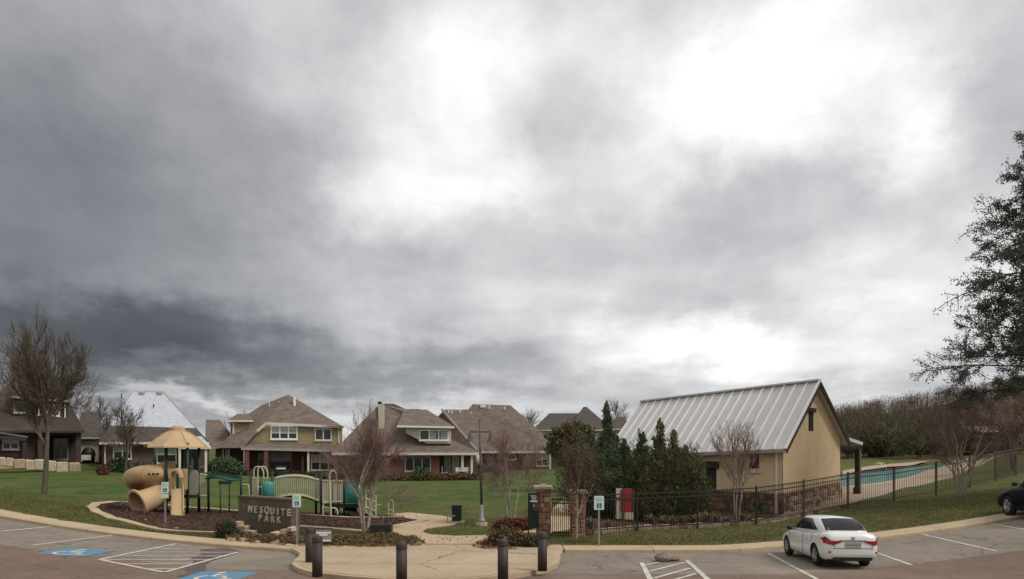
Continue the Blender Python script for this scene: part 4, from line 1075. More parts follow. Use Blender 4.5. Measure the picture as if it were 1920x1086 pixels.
# door, lintel, window, downspout on the front wall
def fbox(name, px0, px1, z0, z1, off, dep, m):
    s0, s1 = sorted((s_of(px0), s_of(px1)))
    return MB().prism([FW(s0, z0, off), FW(s1, z0, off), FW(s1, z1, off), FW(s0, z1, off)], -nf * dep).build(name, m, ph)
fbox('door', 1323, 1343, -0.1, 2.42, 0.04, 0.2, M_DARK); fbox('lintel', 1318, 1349, 2.42, 2.8, 0.18, 0.4, M_WOOD)
fbox('window', 1406, 1423, 2.45, 3.2, 0.03, 0.2, M_GLASS); fbox('window_sill', 1402, 1427, 2.2, 2.3, 0.07, 0.2, M_STUCCO)
s = s_of(1457); MB().bar(FW(s, ZE - 0.3, 0.1), FW(s, 0.1, 0.1), 0.1, 0.1).build('downspout', M_TRIM, ph); MB().bar(FW(s, ZE - 0.28, 0.1), FW(s, ZE - 0.12, 0.45), 0.1, 0.1).build('downspout', M_TRIM, ph)
t0, t1 = t_of(1516), t_of(1524.5); p_ = GW(t0, 0)
MB().prism([GW(t0, z_of(808, p_), 0.02), GW(t1, z_of(808, p_), 0.02), GW(t1, z_of(772, p_), 0.02), GW(t0, z_of(772, p_), 0.02)], -ng * 0.2).build('slit_window', M_DARK, ph)
MB().prism([GW(t0 - 0.16, z_of(773, p_), 0.12), GW(t1 + 0.16, z_of(773, p_), 0.12), GW(t1 + 0.16, z_of(765, p_), 0.12), GW(t0 - 0.16, z_of(765, p_), 0.12)], -ng * 0.3).build('slit_lintel', M_WOOD, ph)
MB().prism([GW(0.0, zs + 0.1, 0.012), GW(0.05, zs + 0.1, 0.012), GW(0.05, ZE, 0.012), GW(0.0, ZE, 0.012)], -ng * 0.05).build('corner_bead', M_TRIM, ph)
# porch on the pool side
pr = [P(1568, 813, 37.7), P(1618, 829, 39.4)]
mb = MB(); mb.prism([pr[0], pr[1], pr[1] + fd * 8, pr[0] + fd * 8], (0, 0, -0.2)); mb.build('porch_roof', M_ROOFM, ph)
mb = MB(); mb.prism([pr[0] + Vector((0, 0, -0.22)), pr[1] + Vector((0, 0, -0.22)), pr[1] + Vector((-0.1, 0, -0.45)), pr[0] + Vector((0.1, 0, -0.75))], fd * 8); mb.build('porch_soffit', M_WOOD, ph)
b_ = P(1607, 926, 40.0)
for q in (0, 7.5):
    p_ = Vector((b_.x, 40.0, 0)) + fd * q; z0 = zt(p_.x, p_.y)
    MB().box((p_.x, p_.y, (z0 + 3.5) / 2), (0.22, 0.22, 3.5 - z0), 0.8).build('porch_post', M_WOOD, ph)
    MB().box((p_.x, p_.y, z0 + 0.2), (0.36, 0.36, 0.45), 0.8).build('post_base', M_WOOD, ph)
MB().bar(P(1613, 838, 39.9), P(1613, 920, 39.9), 0.07, 0.07).build('downspout', M_STEEL, ph)

# ================================================================ FENCE, GATE, PILLARS
fpts = [(1098, 1003), (1195, 996), (1308, 991), (1418, 984), (1507, 969), (1590, 953), (1676, 942), (1755, 929), (1818, 915), (1866, 902), (1905, 892), (1955, 881)]
ftop = [928, 925, 920, 914, 902, 888, 879, 866, 857, 848, 842, 833]
fn = empty('iron_fence', P(1418, 984, 29), 'long black iron picket fence round the pool lawn', 'fence')
FY = [25.6, 26.8, 27.8, 29, 31, 33, 34.5, 36, 38, 40, 43, 46]
FP = []
for (a, b), yt, Y in zip(fpts, ftop, FY):
    x = (a - 960) / F * Y; z0 = zt(x, Y); FP.append((Vector((x, Y, z0)), min(max(CAMZ - (yt - HOR) / F * Y - z0, 1.5), 1.85)))
tot = sum((FP[i + 1][0] - FP[i][0]).length for i in range(len(FP) - 1)); SP = tot / 282.0
for i, (p, hh) in enumerate(FP):
    mm = M_BRONZE if 4 <= i else M_IRON
    piece('post', CUBE, fn, p + Vector((0, 0, hh / 2 + 0.02)), (0.075, 0.075, hh + 0.1), m=mm)
for i in range(len(FP) - 1):
    (a, ha), (b, hb) = FP[i], FP[i + 1]; mm = M_BRONZE if i >= 4 else M_IRON
    for fz in (0.12, 0.86, 0.985): MB().bar(a + Vector((0, 0, ha * fz)), b + Vector((0, 0, hb * fz)), 0.035, 0.045).build('rail', mm, fn)
    L = (b - a).length; n = int(L / SP)
    for k in range(1, n):
        t = k / n; p = a.lerp(b, t); hh = ha + (hb - ha) * t
        piece('picket', CUBE, fn, p + Vector((0, 0, hh * 0.525)), (0.017, 0.017, hh * 0.93), m=mm)
# stone edging along the fence foot
se = empty('stone_edging', FP[1][0], 'line of pale stone edging blocks along the foot of the iron fence', 'edging')
for i in range(5):
    a, b = FP[i][0], FP[i + 1][0]; L = (b - a).length; n = max(3, int(L / 0.42)); ang = math.atan2((b - a).y, (b - a).x)
    off = Vector((-(b - a).y, (b - a).x, 0)).normalized() * 0.22
    for k in range(n):
        p = a.lerp(b, (k + 0.5) / n) + off; z = zt(p.x, p.y)
        piece('edging_stone', BLOCKS[rr.choice((0, 3, 0, 2))][rr.randrange(4)], se, (p.x, p.y, z + 0.08), (L / n - 0.03, 0.2, rr.uniform(0.2, 0.27)), (0, 0, ang))
def pillar(px, base, top, Y, w, lab, cap):
    x = (px - 960) / F * Y; z0 = zt(x, Y) - 0.05; z1 = CAMZ - (top - HOR) / F * Y
    r_ = empty('gate_pillar', (x, Y, z0), lab, 'pillar')
    core = MB().box((x, Y, (z0 + z1) / 2), (w - 0.08, w - 0.08, z1 - z0)).build('core', M_STONE[4], r_)
    z = z0; row = 0
    while z < z1 - 0.05:
        hgt = min(rr.uniform(0.16, 0.26), z1 - z)
        cut = rr.uniform(0.3, 0.7)
        for f0, f1 in ((0, cut), (cut, 1)):
            k = rr.choice((1, 2, 1, 0, 2)); xa, xb = x - w / 2 + w * f0, x - w / 2 + w * f1
            piece('stone', BLOCKS[k][rr.randrange(4)], r_, ((xa + xb) / 2, Y - w / 2 + 0.04, z + hgt / 2), (xb - xa - 0.02, 0.14, hgt - 0.02))
            piece('stone', BLOCKS[k][rr.randrange(4)], r_, (x + w / 2 - 0.04, Y - w / 2 + w * (f0 + f1) / 2, z + hgt / 2), ((0.14), (f1 - f0) * w - 0.02, hgt - 0.02))
            piece('stone', BLOCKS[k][rr.randrange(4)], r_, (x - w / 2 + 0.04, Y - w / 2 + w * (f0 + f1) / 2, z + hgt / 2), ((0.14), (f1 - f0) * w - 0.02, hgt - 0.02))
        z += hgt
    piece('cap_stone', BLOCKS[3][1], r_, (x, Y, z1 + 0.05), (w + 0.2, w + 0.2, 0.12))
    if cap: MB().box((x, Y, z1 + 0.14), (w * 0.5, w * 0.5, 0.08)).build('cap_light', M_PTAN, r_)
    return x, z0, z1
x1, pz0, pz1 = pillar(1019, 1003, 916, 25.9, 0.52, 'stone gate pillar with the dark notice board, nearer the lamp post', True)
x2, _, _ = pillar(1083, 1008, 924, 25.4, 0.52, 'stone gate pillar behind the slender brown leaved tree', False)
gt = empty('iron_gate', (x1 + 0.4, 25.75, pz0), 'low black iron gate between the two stone pillars', 'gate')
for z in (0.18, 1.35, 1.5): MB().bar((x1 + 0.34, 25.75, pz0 + z), (x2 - 0.3, 25.6, pz0 + z), 0.04, 0.05).build('rail', M_IRON, gt)
for k in range(9):
    t = k / 8; piece('picket', CUBE, gt, (x1 + 0.36 + (x2 - x1 - 0.7) * t, 25.75 - 0.15 * t, pz0 + 0.82), (0.025, 0.025, 1.45), m=M_IRON)
MB().lathe([(0.13, 0), (0.1, 0.16), (0.02, 0.2)], (x1 + 0.75, 25.64, pz0 + 1.02), 10).build('lock_cover', M_TRIM, gt)
nb = empty('notice_board', P(1000, 1000, 25.6), 'dark green pool notice board with white lettering lines on the gate pillar', 'sign')
a, b = P(990, 990, 25.62), P(1010, 925, 25.62)
MB().box(((a.x + b.x) / 2, 25.62, (a.z + b.z) / 2), (b.x - a.x, 0.06, b.z - a.z)).build('panel', M_PGREEN, nb)
MB().bar(P(991, 1003, 25.62), P(991, 925, 25.62), 0.05, 0.05).build('post', M_IRON, nb)
for y, x0_, x1_, hh in ((930, 995, 1006, 1.3), (933, 996, 1006, 1.3), (936, 997, 1005, 1.3), (940, 994, 1008, 2.6), (948, 1000, 1002, 3)):
    a, b = P(x0_, y + hh / 2, 25.57), P(x1_, y - hh / 2, 25.57); MB().box(((a.x + b.x) / 2, 25.575, (a.z + b.z) / 2), (b.x - a.x, 0.02, b.z - a.z)).build('lettering', M_WHITE, nb)
MB().box(((P(1006, 0, 25.6).x), 25.6, P(0, 945, 25.6).z), (0.3, 0.05, 0.55)).build('lower_plate', M_BRONZE, nb)
# red panel board behind the fence
rb = empty('info_board', P(1170, 985, 28.2), 'red and pale two sided board on a dark post behind the fence', 'board')
Yb = 28.2
def qbox(name, m, x0, y0, x1_, y1, Y, d, par):
    a, b = P(x0, y1, Y), P(x1_, y0, Y); return MB().box(((a.x + b.x) / 2, Y, (a.z + b.z) / 2), (b.x - a.x, d, b.z - a.z)).build(name, m, par)
qbox('post', M_BRONZE, 1167, 917, 1170.5, 992, Yb, 0.1, rb)
qbox('red_panel', M_RED, 1171, 916, 1185, 961, Yb, 0.06, rb); qbox('lower_panel', M_PTAN, 1171, 961, 1187, 974, Yb - 0.02, 0.06, rb)
qbox('side_panel', M_PTAN, 1155, 916, 1166, 973, Yb + 0.03, 0.06, rb); qbox('side_strip', M_RED, 1163.5, 918, 1166.6, 958, Yb, 0.06, rb)
qbox('post', M_BRONZE, 1186, 918, 1189, 990, Yb, 0.1, rb)
qbox('panel_rail', M_BRONZE, 1155, 932.5, 1186, 935, Yb - 0.05, 0.05, rb)

# ================================================================ BOLLARDS
def bollard(px, base, lab):
    c = hit(px, base, lambda X, Y: z_lot(X, Y) + 0.137)
    r_ = empty('bollard', c, lab, 'bollard', 'bollards round the plaza')
    MB().lathe([(0.122, 0.0), (0.12, 0.82)], c, 18).build('shaft', M_BOLL, r_, True)
    MB().lathe([(0.108, 0.815), (0.108, 0.84)], c, 18).build('groove', M_BLACK, r_, True)
    MB().lathe([(0.125, 0.835), (0.125, 0.93), (0.108, 0.965), (0.07, 0.985), (0.0, 0.99)], c, 18, False).build('cap', M_BOLL, r_, True)
bollard(581, 1054, 'brown bollard partly hidden behind another, nearest the notice sign')
bollard(595, 1081, 'brown bollard standing in front of another at the left plaza kerb')
bollard(753, 1100, 'lone brown bollard at the bottom edge, left of the plaza centre')
bollard(943, 1092, 'lone brown bollard at the bottom edge, in front of the right planting bed')
bollard(1017, 1070, 'brown bollard at the right plaza kerb in front of the gate pillar')

# ================================================================ ACCESS SIGNS
def disc2(c, r, n=10): return [(c[0] + r * math.cos(2 * math.pi * k / n), c[1] + r * math.sin(2 * math.pi * k / n)) for k in range(n)]
def access_sign(px, base, y0, y1, w_px, lab, extra=None, surf=None):
    c = G(px, base) if surf is None else hit(px, base, surf); Y = c.y
    r_ = empty('access_parking_sign', c, lab, 'sign', 'access parking signs')
    zt_, zb_ = CAMZ - (y0 - HOR) / F * Y, CAMZ - (y1 - HOR) / F * Y; w = w_px / F * Y
    MB().bar(c + Vector((0, 0, -0.05)), Vector((c.x, Y, zt_ - 0.1)), 0.06, 0.045).build('pole', M_STEEL, r_)
    ro = 0.04; poly = []
    for (sx, sz, a0) in ((1, 1, 0), (-1, 1, 90), (-1, -1, 180), (1, -1, 270)):
        cx_, cz_ = c.x + sx * (w / 2 - ro), (zt_ + zb_) / 2 + sz * ((zt_ - zb_) / 2 - ro)
        poly += [Vector((cx_ + ro * math.cos(R(a0 + t)), Y - 0.04, cz_ + ro * math.sin(R(a0 + t)))) for t in (0, 30, 60, 90)]
    pl_ = MB().prism(poly, (0, 0.015, 0)).build('plate', M_SIGNP, r_)
    h = zt_ - zb_; zc = zb_ + h * 0.30; q = w * 0.25
    sq = MB().box((c.x + w * 0.02, Y - 0.044, zc), (2 * q, 0.012, 2 * q)).build('blue_square', M_SIGNB, pl_)
    mb = MB()
    def st(ps, t):
        for a, b in zip(ps[:-1], ps[1:]): mb.bar(Vector((c.x + w * 0.02 + a[0] * q, Y - 0.054, zc + a[1] * q)), Vector((c.x + w * 0.02 + b[0] * q, Y - 0.054, zc + b[1] * q)), 0.008, t * q, up=(0, -1, 0.001) if False else (0, 0, 1))
    st([(0.42 * math.cos(R(a)) - 0.05, 0.42 * math.sin(R(a)) - 0.3) for a in range(130, 380, 25)], 0.16)
    mb.bar(Vector((c.x - 0.12 * q, Y - 0.054, zc + 0.45 * q)), Vector((c.x - 0.08 * q, Y - 0.054, zc - 0.1 * q)), 0.008, 0.008)
    mb.bar(Vector((c.x - 0.12 * q, Y - 0.054, zc - 0.05 * q)), Vector((c.x + 0.45 * q, Y - 0.054, zc - 0.12 * q)), 0.008, 0.17 * q)
    mb.prism([Vector((x, Y - 0.06, z)) for x, z in disc2((c.x - 0.1 * q, zc + 0.66 * q), 0.17 * q)], (0, 0.008, 0))
    mb.build('access_symbol', M_WHITE, pl_)
    for k in range(3): MB().box((c.x, Y - 0.044, zt_ - h * (0.13 + 0.11 * k)), (w * (0.62, 0.7, 0.5)[k], 0.01, h * 0.055)).build('lettering', M_SIGNG, pl_)
    if extra:
        e0, e1 = CAMZ - (extra[0] - HOR) / F * Y, CAMZ - (extra[1] - HOR) / F * Y
        MB().box((c.x, Y - 0.033, (e0 + e1) / 2), (w * 1.02, 0.015, e0 - e1)).build('lower_plate', M_SIGNP, r_)
access_sign(310, 984, 904, 925, 13.5, 'access parking sign with a second small plate in front of the tube slide', (926.5, 934))
access_sign(557, 1027, 927, 951, 15.5, 'access parking sign beside the MESQUITE PARK wall')
access_sign(1123, 1027, 930, 956, 18.5, 'access parking sign on the grass before the iron fence')

# ================================================================ PARK SIGN WALL
SL, SR = P(447, 996, 27.0), P(546, 1010, 25.0)
zl, zr = zt(SL.x, SL.y), zt(SR.x, SR.y); ztop = 1.43
d = (SR - SL); d.z = 0; Lw = d.length; d.normalize(); nrm = Vector((d.y, -d.x, 0))
ps = empty('park_sign_wall', Vector((SL.x, SL.y, zl)), 'weathered dark stone wall with raised letters reading MESQUITE PARK', 'sign')
b0 = Vector((SL.x, SL.y, -0.1)); b1 = Vector((SR.x, SR.y, -0.1))
MB().prism([b0, b1, Vector((SR.x, SR.y, ztop)), Vector((SL.x, SL.y, ztop))], -nrm * 0.4).build('wall', M_SIGNW, ps)
MB().prism([b0 + nrm * 0.05 - d * 0.05 + Vector((0, 0, ztop + 0.1)), b1 + nrm * 0.05 + d * 0.05 + Vector((0, 0, ztop + 0.1)), b1 + nrm * 0.05 + d * 0.05 + Vector((0, 0, ztop + 0.18)), b0 + nrm * 0.05 - d * 0.05 + Vector((0, 0, ztop + 0.18))], -nrm * 0.5).build('coping', M_SIGNW, ps)
ang = math.atan2(d.y, d.x)
def sign_pt(px, py):
    """point on the wall face under a sight line"""
    k = (px - 960) / F; o_ = SL + nrm * 0.0
    t = (k * o_.y - o_.x) / (d.x - k * d.y); p = o_ + d * t
    return Vector((p.x, p.y, CAMZ - (py - HOR) / F * p.y))
def letters(root, text, px0, px1, py_mid0, py_mid1, hpx):
    n = len(text)
    for i, ch in enumerate(text):
        t = (i + 0.5) / n; px = px0 + (px1 - px0) * t; py = py_mid0 + (py_mid1 - py_mid0) * t
        cu = bpy.data.curves.new('letter', 'FONT'); cu.body = ch; cu.align_x = 'CENTER'; cu.align_y = 'CENTER'; cu.extrude = 0.03
        p = sign_pt(px, py); size = hpx / F * p.y * 1.38
        cu.size = size; cu.offset = 0.006
        tmp = bpy.data.objects.new('tmp', cu); COL.objects.link(tmp)
        dg = bpy.context.evaluated_depsgraph_get(); me = bpy.data.meshes.new_from_object(tmp.evaluated_get(dg))
        bpy.data.objects.remove(tmp); bpy.data.curves.remove(cu)
        me.name = 'letter'; me.materials.clear()
        xs_ = [v.co.x for v in me.vertices]
        if xs_:
            mx = (max(xs_) + min(xs_)) / 2; my = (max(v.co.y for v in me.vertices) + min(v.co.y for v in me.vertices)) / 2
            for v in me.vertices: v.co.x -= mx; v.co.y -= (my if ch != 'Q' else my + 0.0)
        o_ = link('letter', me, M_LETTER, root); o_.location = p + nrm * 0.03 - root.location; o_.rotation_euler = (R(90), 0, ang)
letters(ps, 'MESQUITE', 466, 548, 954, 961.5, 13); letters(ps, 'PARK', 484, 531, 970.5, 975.5, 12.5)
MB().prism([sign_pt(x, y) + nrm * 0.01 for x, y in ((454, 944), (459, 944), (461, 952), (456, 953))], -nrm * 0.03).build('emblem', M_STONE[2], ps)
# stacked stones at its foot
def stone_heap(name, lab, items, Y0):
    r_ = empty(name, P(items[0][0], items[0][1], Y0), lab, 'stone wall')
    for (px, py, w, h_, k) in items:
        dy = rr.uniform(-0.08, 0.08); c = P(px, py, Y0 + dy)
        piece('stone', BLOCKS[k][rr.randrange(4)], r_, c, (w / F * Y0, rr.uniform(0.3, 0.45), h_ / F * Y0), (0, 0, rr.uniform(-0.4, 0.1)))
stone_heap('stone_border', 'stepped pile of sandstone blocks at the left foot of the MESQUITE PARK wall', [(445, 983, 14, 10, 0), (450, 990, 13, 7, 2), (459, 989, 12, 7, 0), (443, 996, 15, 9, 2), (457, 997, 15, 8, 0), (470, 998, 17, 6, 3), (446, 1004, 14, 8, 2), (461, 1004, 15, 7, 2), (474, 1004, 14, 7, 0), (452, 1010, 16, 7, 2)], 25.6)
stone_heap('stone_border', 'stepped row of sandstone blocks at the right foot of the MESQUITE PARK wall', [(520, 1000, 17, 6, 3), (536, 996, 16, 7, 0), (549, 992, 12, 8, 3), (533, 1003, 18, 7, 2), (549, 1000, 14, 7, 1), (522, 1006, 18, 6, 2), (540, 1010, 18, 7, 2), (552, 1008, 10, 8, 2), (492, 1005, 18, 4, 3)], 24.2)
# small notice on legs
ns = empty('notice_sign', G(607, 1030), 'small framed grey notice sign on two thin legs behind the bollards', 'sign'); c = G(607, 1030); Y = c.y
for px in (591.5, 622): MB().bar(P(px, 1034, Y), P(px, 991, Y), 0.035, 0.035).build('leg', M_IRON, ns)
qbox('panel', M_STEEL, 592, 992, 622, 1017, Y - 0.03, 0.03, ns)
for k, (x0_, y0_, x1_, y1_) in enumerate(((593, 998, 620, 1000.5), (598, 1001.5, 614, 1004.5), (594, 1010, 600, 1012), (596, 1012.5, 619, 1015))): qbox('lettering', M_WHITE, x0_, y0_, x1_, y1_, Y - 0.055, 0.02, ns)
for e in ((591, 990.5, 623, 992.5), (591, 1016.5, 623, 1018.5)): qbox('frame', M_IRON, *e, Y - 0.03, 0.05, ns)

# ================================================================ LAMP POST
c = G(903, 986); lp = empty('lamp_post', c, 'tall grey lamp post with a crossbar and two bell lanterns on a round base', 'lamp post')
Y = c.y
def LPt(px, py, dy=0.0): return P(px, py, Y + dy)
MB().lathe([(0.27, -0.1), (0.27, 0.12), (0.25, 0.16), (0.0, 0.16)], c, 20, False).build('concrete_base', M_CONC, lp)
MB().lathe([(0.19, 0.16), (0.17, 0.28), (0.12, 0.34), (0.095, 0.9), (0.08, 0.95)], c, 14).build('pole_base', M_STEEL, lp, True)
ps_ = mat('weathered grey pole', (0.10, 0.092, 0.08), 0.7, 0.15, 3.0)
MB().tube([c + Vector((0, 0, 0.9)), LPt(899, 785)], [0.062, 0.042], 12).build('pole', ps_, lp, True)
MB().bar(LPt(880, 810), LPt(920, 810), 0.06, 0.06).build('crossarm', ps_, lp)
for px, lab in ((881, 0), (920, 1)):
    t = LPt(px, 810); ln = MB().tube([t, t + Vector((0, 0, -0.14))], 0.03, 8).build('hanger', ps_, lp)
    MB().lathe([(0.03, -0.05), (0.08, -0.12), (0.09, -0.28), (0.17, -0.4), (0.2, -0.46)], t, 14, False).build('lantern', ps_, lp, True)
    MB().lathe([(0.07, -0.2), (0.085, -0.3), (0.06, -0.42)], t, 10).build('glass', M_WHITE, lp, True)

# ================================================================ LITTER BIN WITH BENCH END
c = G(857, 980); tb = empty('litter_bin', c, 'dark green litter bin on a small concrete pad beside the path', 'bin'); Y = c.y
MB().box(c + Vector((0.05, 0, 0.03)), (0.62, 0.6, 0.12)).build('pad', M_CONC, tb)
qbox('body', M_PGREEN, 848, 951, 865, 976, Y, 0.42, tb); qbox('lid', M_IRON, 847, 947, 866, 951, Y, 0.46, tb)
for k in range(5): qbox('slat', M_PGREEN, 848.5 + 3.4 * k, 952, 851 + 3.4 * k, 975, Y - 0.23, 0.03, tb)
MB().bar(P(866, 957, Y), P(872, 953, Y), 0.05, 0.05).build('handle', M_STEEL, tb)
gl = empty('park_grill', P(838, 986, Y - 0.4), 'thin legged metal park bench end beside the litter bin', 'bench'); Yg = Y - 0.25
MB().bar(P(838, 986, Yg), P(840, 963, Yg), 0.04, 0.04).build('leg', M_STEEL, gl); MB().bar(P(839, 967, Yg), P(852, 967, Yg + 0.1), 0.3, 0.05).build('seat', M_PANEL, gl)
MB().bar(P(850, 984, Yg + 0.1), P(851, 967, Yg + 0.1), 0.04, 0.04).build('leg', M_STEEL, gl)
gl.name = 'park_bench'
MB().bar(P(870, 954, Yg + 0.3), P(872, 978, Yg + 0.3), 0.04, 0.04).build('leg', M_STEEL, gl); MB().bar(P(840, 963, Yg), P(872, 961, Yg + 0.25), 0.05, 0.03).build('rail', M_STEEL, gl)
# boulder resting against the kerb
def blob(c, rx, ry, rz, seed, n=10, m_=7):
    rg_ = random.Random(seed); mb = MB(); vs = []
    for i in range(m_ + 1):
        th = math.pi * i / m_
        for j in range(n):
            f_ = 1 + rg_.uniform(-0.13, 0.13); a = 2 * math.pi * j / n
            vs.append(Vector(c) + Vector((rx * math.sin(th) * math.cos(a) * f_, ry * math.sin(th) * math.sin(a) * f_, rz * math.cos(th) * f_)))
    mb.add(vs, [(i * n + j, (i + 1) * n + j, (i + 1) * n + (j + 1) % n, i * n + (j + 1) % n) for i in range(m_) for j in range(n)]); return mb
c = GL(1243, 1053)
blob(c + Vector((0, 0, 0.1)), 0.27, 0.22, 0.15, 5).thing('boulder', mat('pale grey boulder', (0.22, 0.185, 0.145), 0.9, 0.2, 6.0, 0.4, 20, fine=0.2), 'grey boulder lying against the kerb above the hatched bay', 'boulder', smooth=True)
blob(c + Vector((0.33, 0.12, 0.05)), 0.2, 0.16, 0.08, 6).thing('boulder', M_STONE[2], 'small flat stone beside the grey boulder at the kerb', 'stone', smooth=True)

# ================================================================ PLAYGROUND
PY = 34.0
pgd = empty('play_structure', P(420, 960, PY), 'tan and green play structure with canopy tower, tube slide and arched bridge', 'playground')
def pp(px, py, dy=0.0): return P(px, py, PY + dy)
def gpost(px, top, dy, r=0.062, m=M_PGREEN):
    X = (px - 960) / F * (PY + dy); z0 = zt(X, PY + dy)
    MB().tube([Vector((X, PY + dy, z0 - 0.05)), pp(px, top, dy)], r, 10).build('post', m, pgd, True)
for px, dy in ((291, 1.0), (311.5, -0.9), (351.5, -0.9), (373, 0.6)): gpost(px, 830, dy, 0.075)
gpost(391, 887, 0.5); gpost(333, 880, 1.4)
cc = pp(334, 838, 0.0)
MB().lathe([(1.50, -0.05), (1.48, 0.02), (1.05, 0.42), (0.62, 0.72), (0.36, 0.84), (0.35, 1.02), (0.30, 1.08), (0.15, 1.14), (0.0, 1.15)], cc, 8, False).build('canopy', M_SLIDE, pgd)
for k in range(8):
    a = 2 * math.pi * k / 8
    MB().tube([cc + Vector((r * math.cos(a), r * math.sin(a), z + 0.015)) for r, z in ((1.48, 0.02), (1.05, 0.42), (0.62, 0.72), (0.36, 0.84))], 0.028, 6).build('canopy_rib', M_SLIDE, pgd)
MB().prism([pp(293, 929, 1.0), pp(312, 929, -0.9), pp(352, 929, -0.9), pp(374, 929, 0.6), pp(335, 929, 1.5)], (0, 0, -0.14)).build('deck', M_BLACK, pgd)
# spiral tube slide
tp = catmull([pp(312, 888, -0.35), pp(290, 888, -0.8), pp(264, 890, -0.7), pp(249, 896, 0.1), pp(256, 905, 1.0), pp(280, 913, 1.4), pp(304, 915, 1.0), pp(311, 920, 0.1), pp(297, 929, -0.8), pp(277, 938, -1.45), pp(258, 945, -1.9)], 7)
nT = len(tp)
rad = [0.46 if k < nT * 0.6 else 0.46 + 0.18 * (k - nT * 0.6) / (nT * 0.4) for k in range(nT)]
tubeo = MB().tube(tp, rad, 24, False)
tube_obj = tubeo.build('tube_slide', M_SLIDE, pgd, True)
MB().tube(tp, [r - 0.05 for r in rad], 24, False).build('tube_inside', M_SLIDE, tube_obj, True)
def ring(path_i, r0, r1, wd, nm):
    a = tp[path_i]; t = (tp[min(path_i + 1, nT - 1)] - tp[max(path_i - 1, 0)]).normalized()
    x = t.cross(Vector((0, 0, 1))).normalized(); y = x.cross(t)
    mb = MB(); n = 28; vs = []
    for (r, o_) in ((r0, -wd), (r1, -wd), (r1, wd), (r0, wd)):
        vs += [a + t * o_ + (x * math.cos(2 * math.pi * j / n) + y * math.sin(2 * math.pi * j / n)) * r for j in range(n)]
    mb.add(vs, [(i * n + j, i * n + (j + 1) % n, ((i + 1) % 4) * n + (j + 1) % n, ((i + 1) % 4) * n + j) for i in range(4) for j in range(n)]); mb.build(nm, M_SLIDE, tube_obj, True)
ring(nT - 1, 0.60, 0.76, 0.05, 'slide_rim')
for k in (10, 24, 38, 52): ring(k, rad[k] - 0.03, rad[k] + 0.03, 0.02, 'tube_flange')
for px in (279, 286.5, 294):
    c = pp(px, 889, -1.3); MB().tube([c, c + Vector((0, 0.12, 0))], 0.055, 10).build('port_hole', M_DARK, tube_obj)
for px, dy, y0 in ((236, -1.75, 955), (260, -1.75, 955), (267, 0.6, 940), (277, 0.6, 940)):
    X = (px - 960) / F * (PY + dy); MB().tube([pp(px + (3 if px < 250 else -2), y0, dy), pp(px, y0 + 6, dy), Vector((X, PY + dy, zt(X, PY + dy) - 0.02))], 0.035, 8).build('slide_leg', M_PTAN, pgd, True)
MB().prism([pp(298, 868, -0.4), pp(309, 865, -0.4), pp(309, 912, -0.4), pp(298, 912, -0.4)], (0.1, 0.9, 0)).build('tube_panel', M_SLIDE, pgd)
# straight slide with hood
def archp(x0, y0, x1, y1, ix0, ix1, iy, Y0, th):
    """square hood panel with an arched opening, as a ring of quads"""
    mb = MB(); n = 12
    icx, r = (ix0 + ix1) / 2, (ix1 - ix0) / 2
    inn = [(ix0, y1)] + [(icx - r * math.cos(math.pi * k / n), iy - r * math.sin(math.pi * k / n)) for k in range(n + 1)] + [(ix1, y1)]
    m2 = len(inn); out = []
    for k, (x, y) in enumerate(inn):
        if k == 0: out.append((x0, y1))
        elif k == m2 - 1: out.append((x1, y1))
        else:
            a = math.pi * (k - 1) / n; dx, dy = -math.cos(a), -math.sin(a)
            s = min((x1 - icx) / max(abs(dx), 1e-6), (iy - y0) / max(abs(dy), 1e-6)); out.append((icx + dx * s, iy + dy * s))
    for k in range(m2 - 1): mb.prism([P(*inn[k], Y0), P(*inn[k + 1], Y0), P(*out[k + 1], Y0), P(*out[k], Y0)], (0, th, 0))
    return mb
archp(315, 879, 350, 918, 326, 341, 896, PY - 1.05, 0.1).build('slide_hood', M_SLIDE, pgd)
hd = [pp(333.5 - 11 * math.cos(math.pi * k / 10), 895 - 17 * math.sin(math.pi * k / 10), -1.15) for k in range(11)]
mb = MB()
for k in range(10): mb.prism([hd[k], hd[k + 1], pp(333.5, 895, -1.15).lerp(hd[k + 1], 0.72), pp(333.5, 895, -1.15).lerp(hd[k], 0.72)], (0, -0.35, 0))
mb.build('hood_arch', M_SLIDE, pgd)
sp = [(917, -1.05), (924, -1.35), (937, -1.8), (952, -2.3), (962, -2.62), (967, -3.0)]
mb = MB(); n = len(sp); vs = []
for (y, dy) in sp:
    w = 11.3 + (3 if dy < -2.8 else 0) * 0.3
    hgt = 0.16
    for (dx, dz) in ((-w, hgt), (-w + 1.6, hgt + 0.02), (-w + 2.2, 0.02), (w - 2.2, 0.02), (w - 1.6, hgt + 0.02), (w, hgt), (w, -0.05), (-w, -0.05)): vs.append(pp(333, y, dy) + Vector((dx / F * PY, 0, dz)))
mb.add(vs, [(i * 8 + j, i * 8 + (j + 1) % 8, (i + 1) * 8 + (j + 1) % 8, (i + 1) * 8 + j) for i in range(n - 1) for j in range(8)] + [tuple(range(8)), tuple(range(8 * n - 1, 8 * n - 9, -1))]); mb.build('straight_slide', M_SLIDE, pgd)
for px in (324.5, 342.5):
    X = (px - 960) / F * (PY - 2.8); MB().tube([pp(px, 964, -2.8), Vector((X, PY - 2.8, zt(X, PY - 2.8)))], 0.04, 8).build('slide_leg', M_PTAN, pgd)
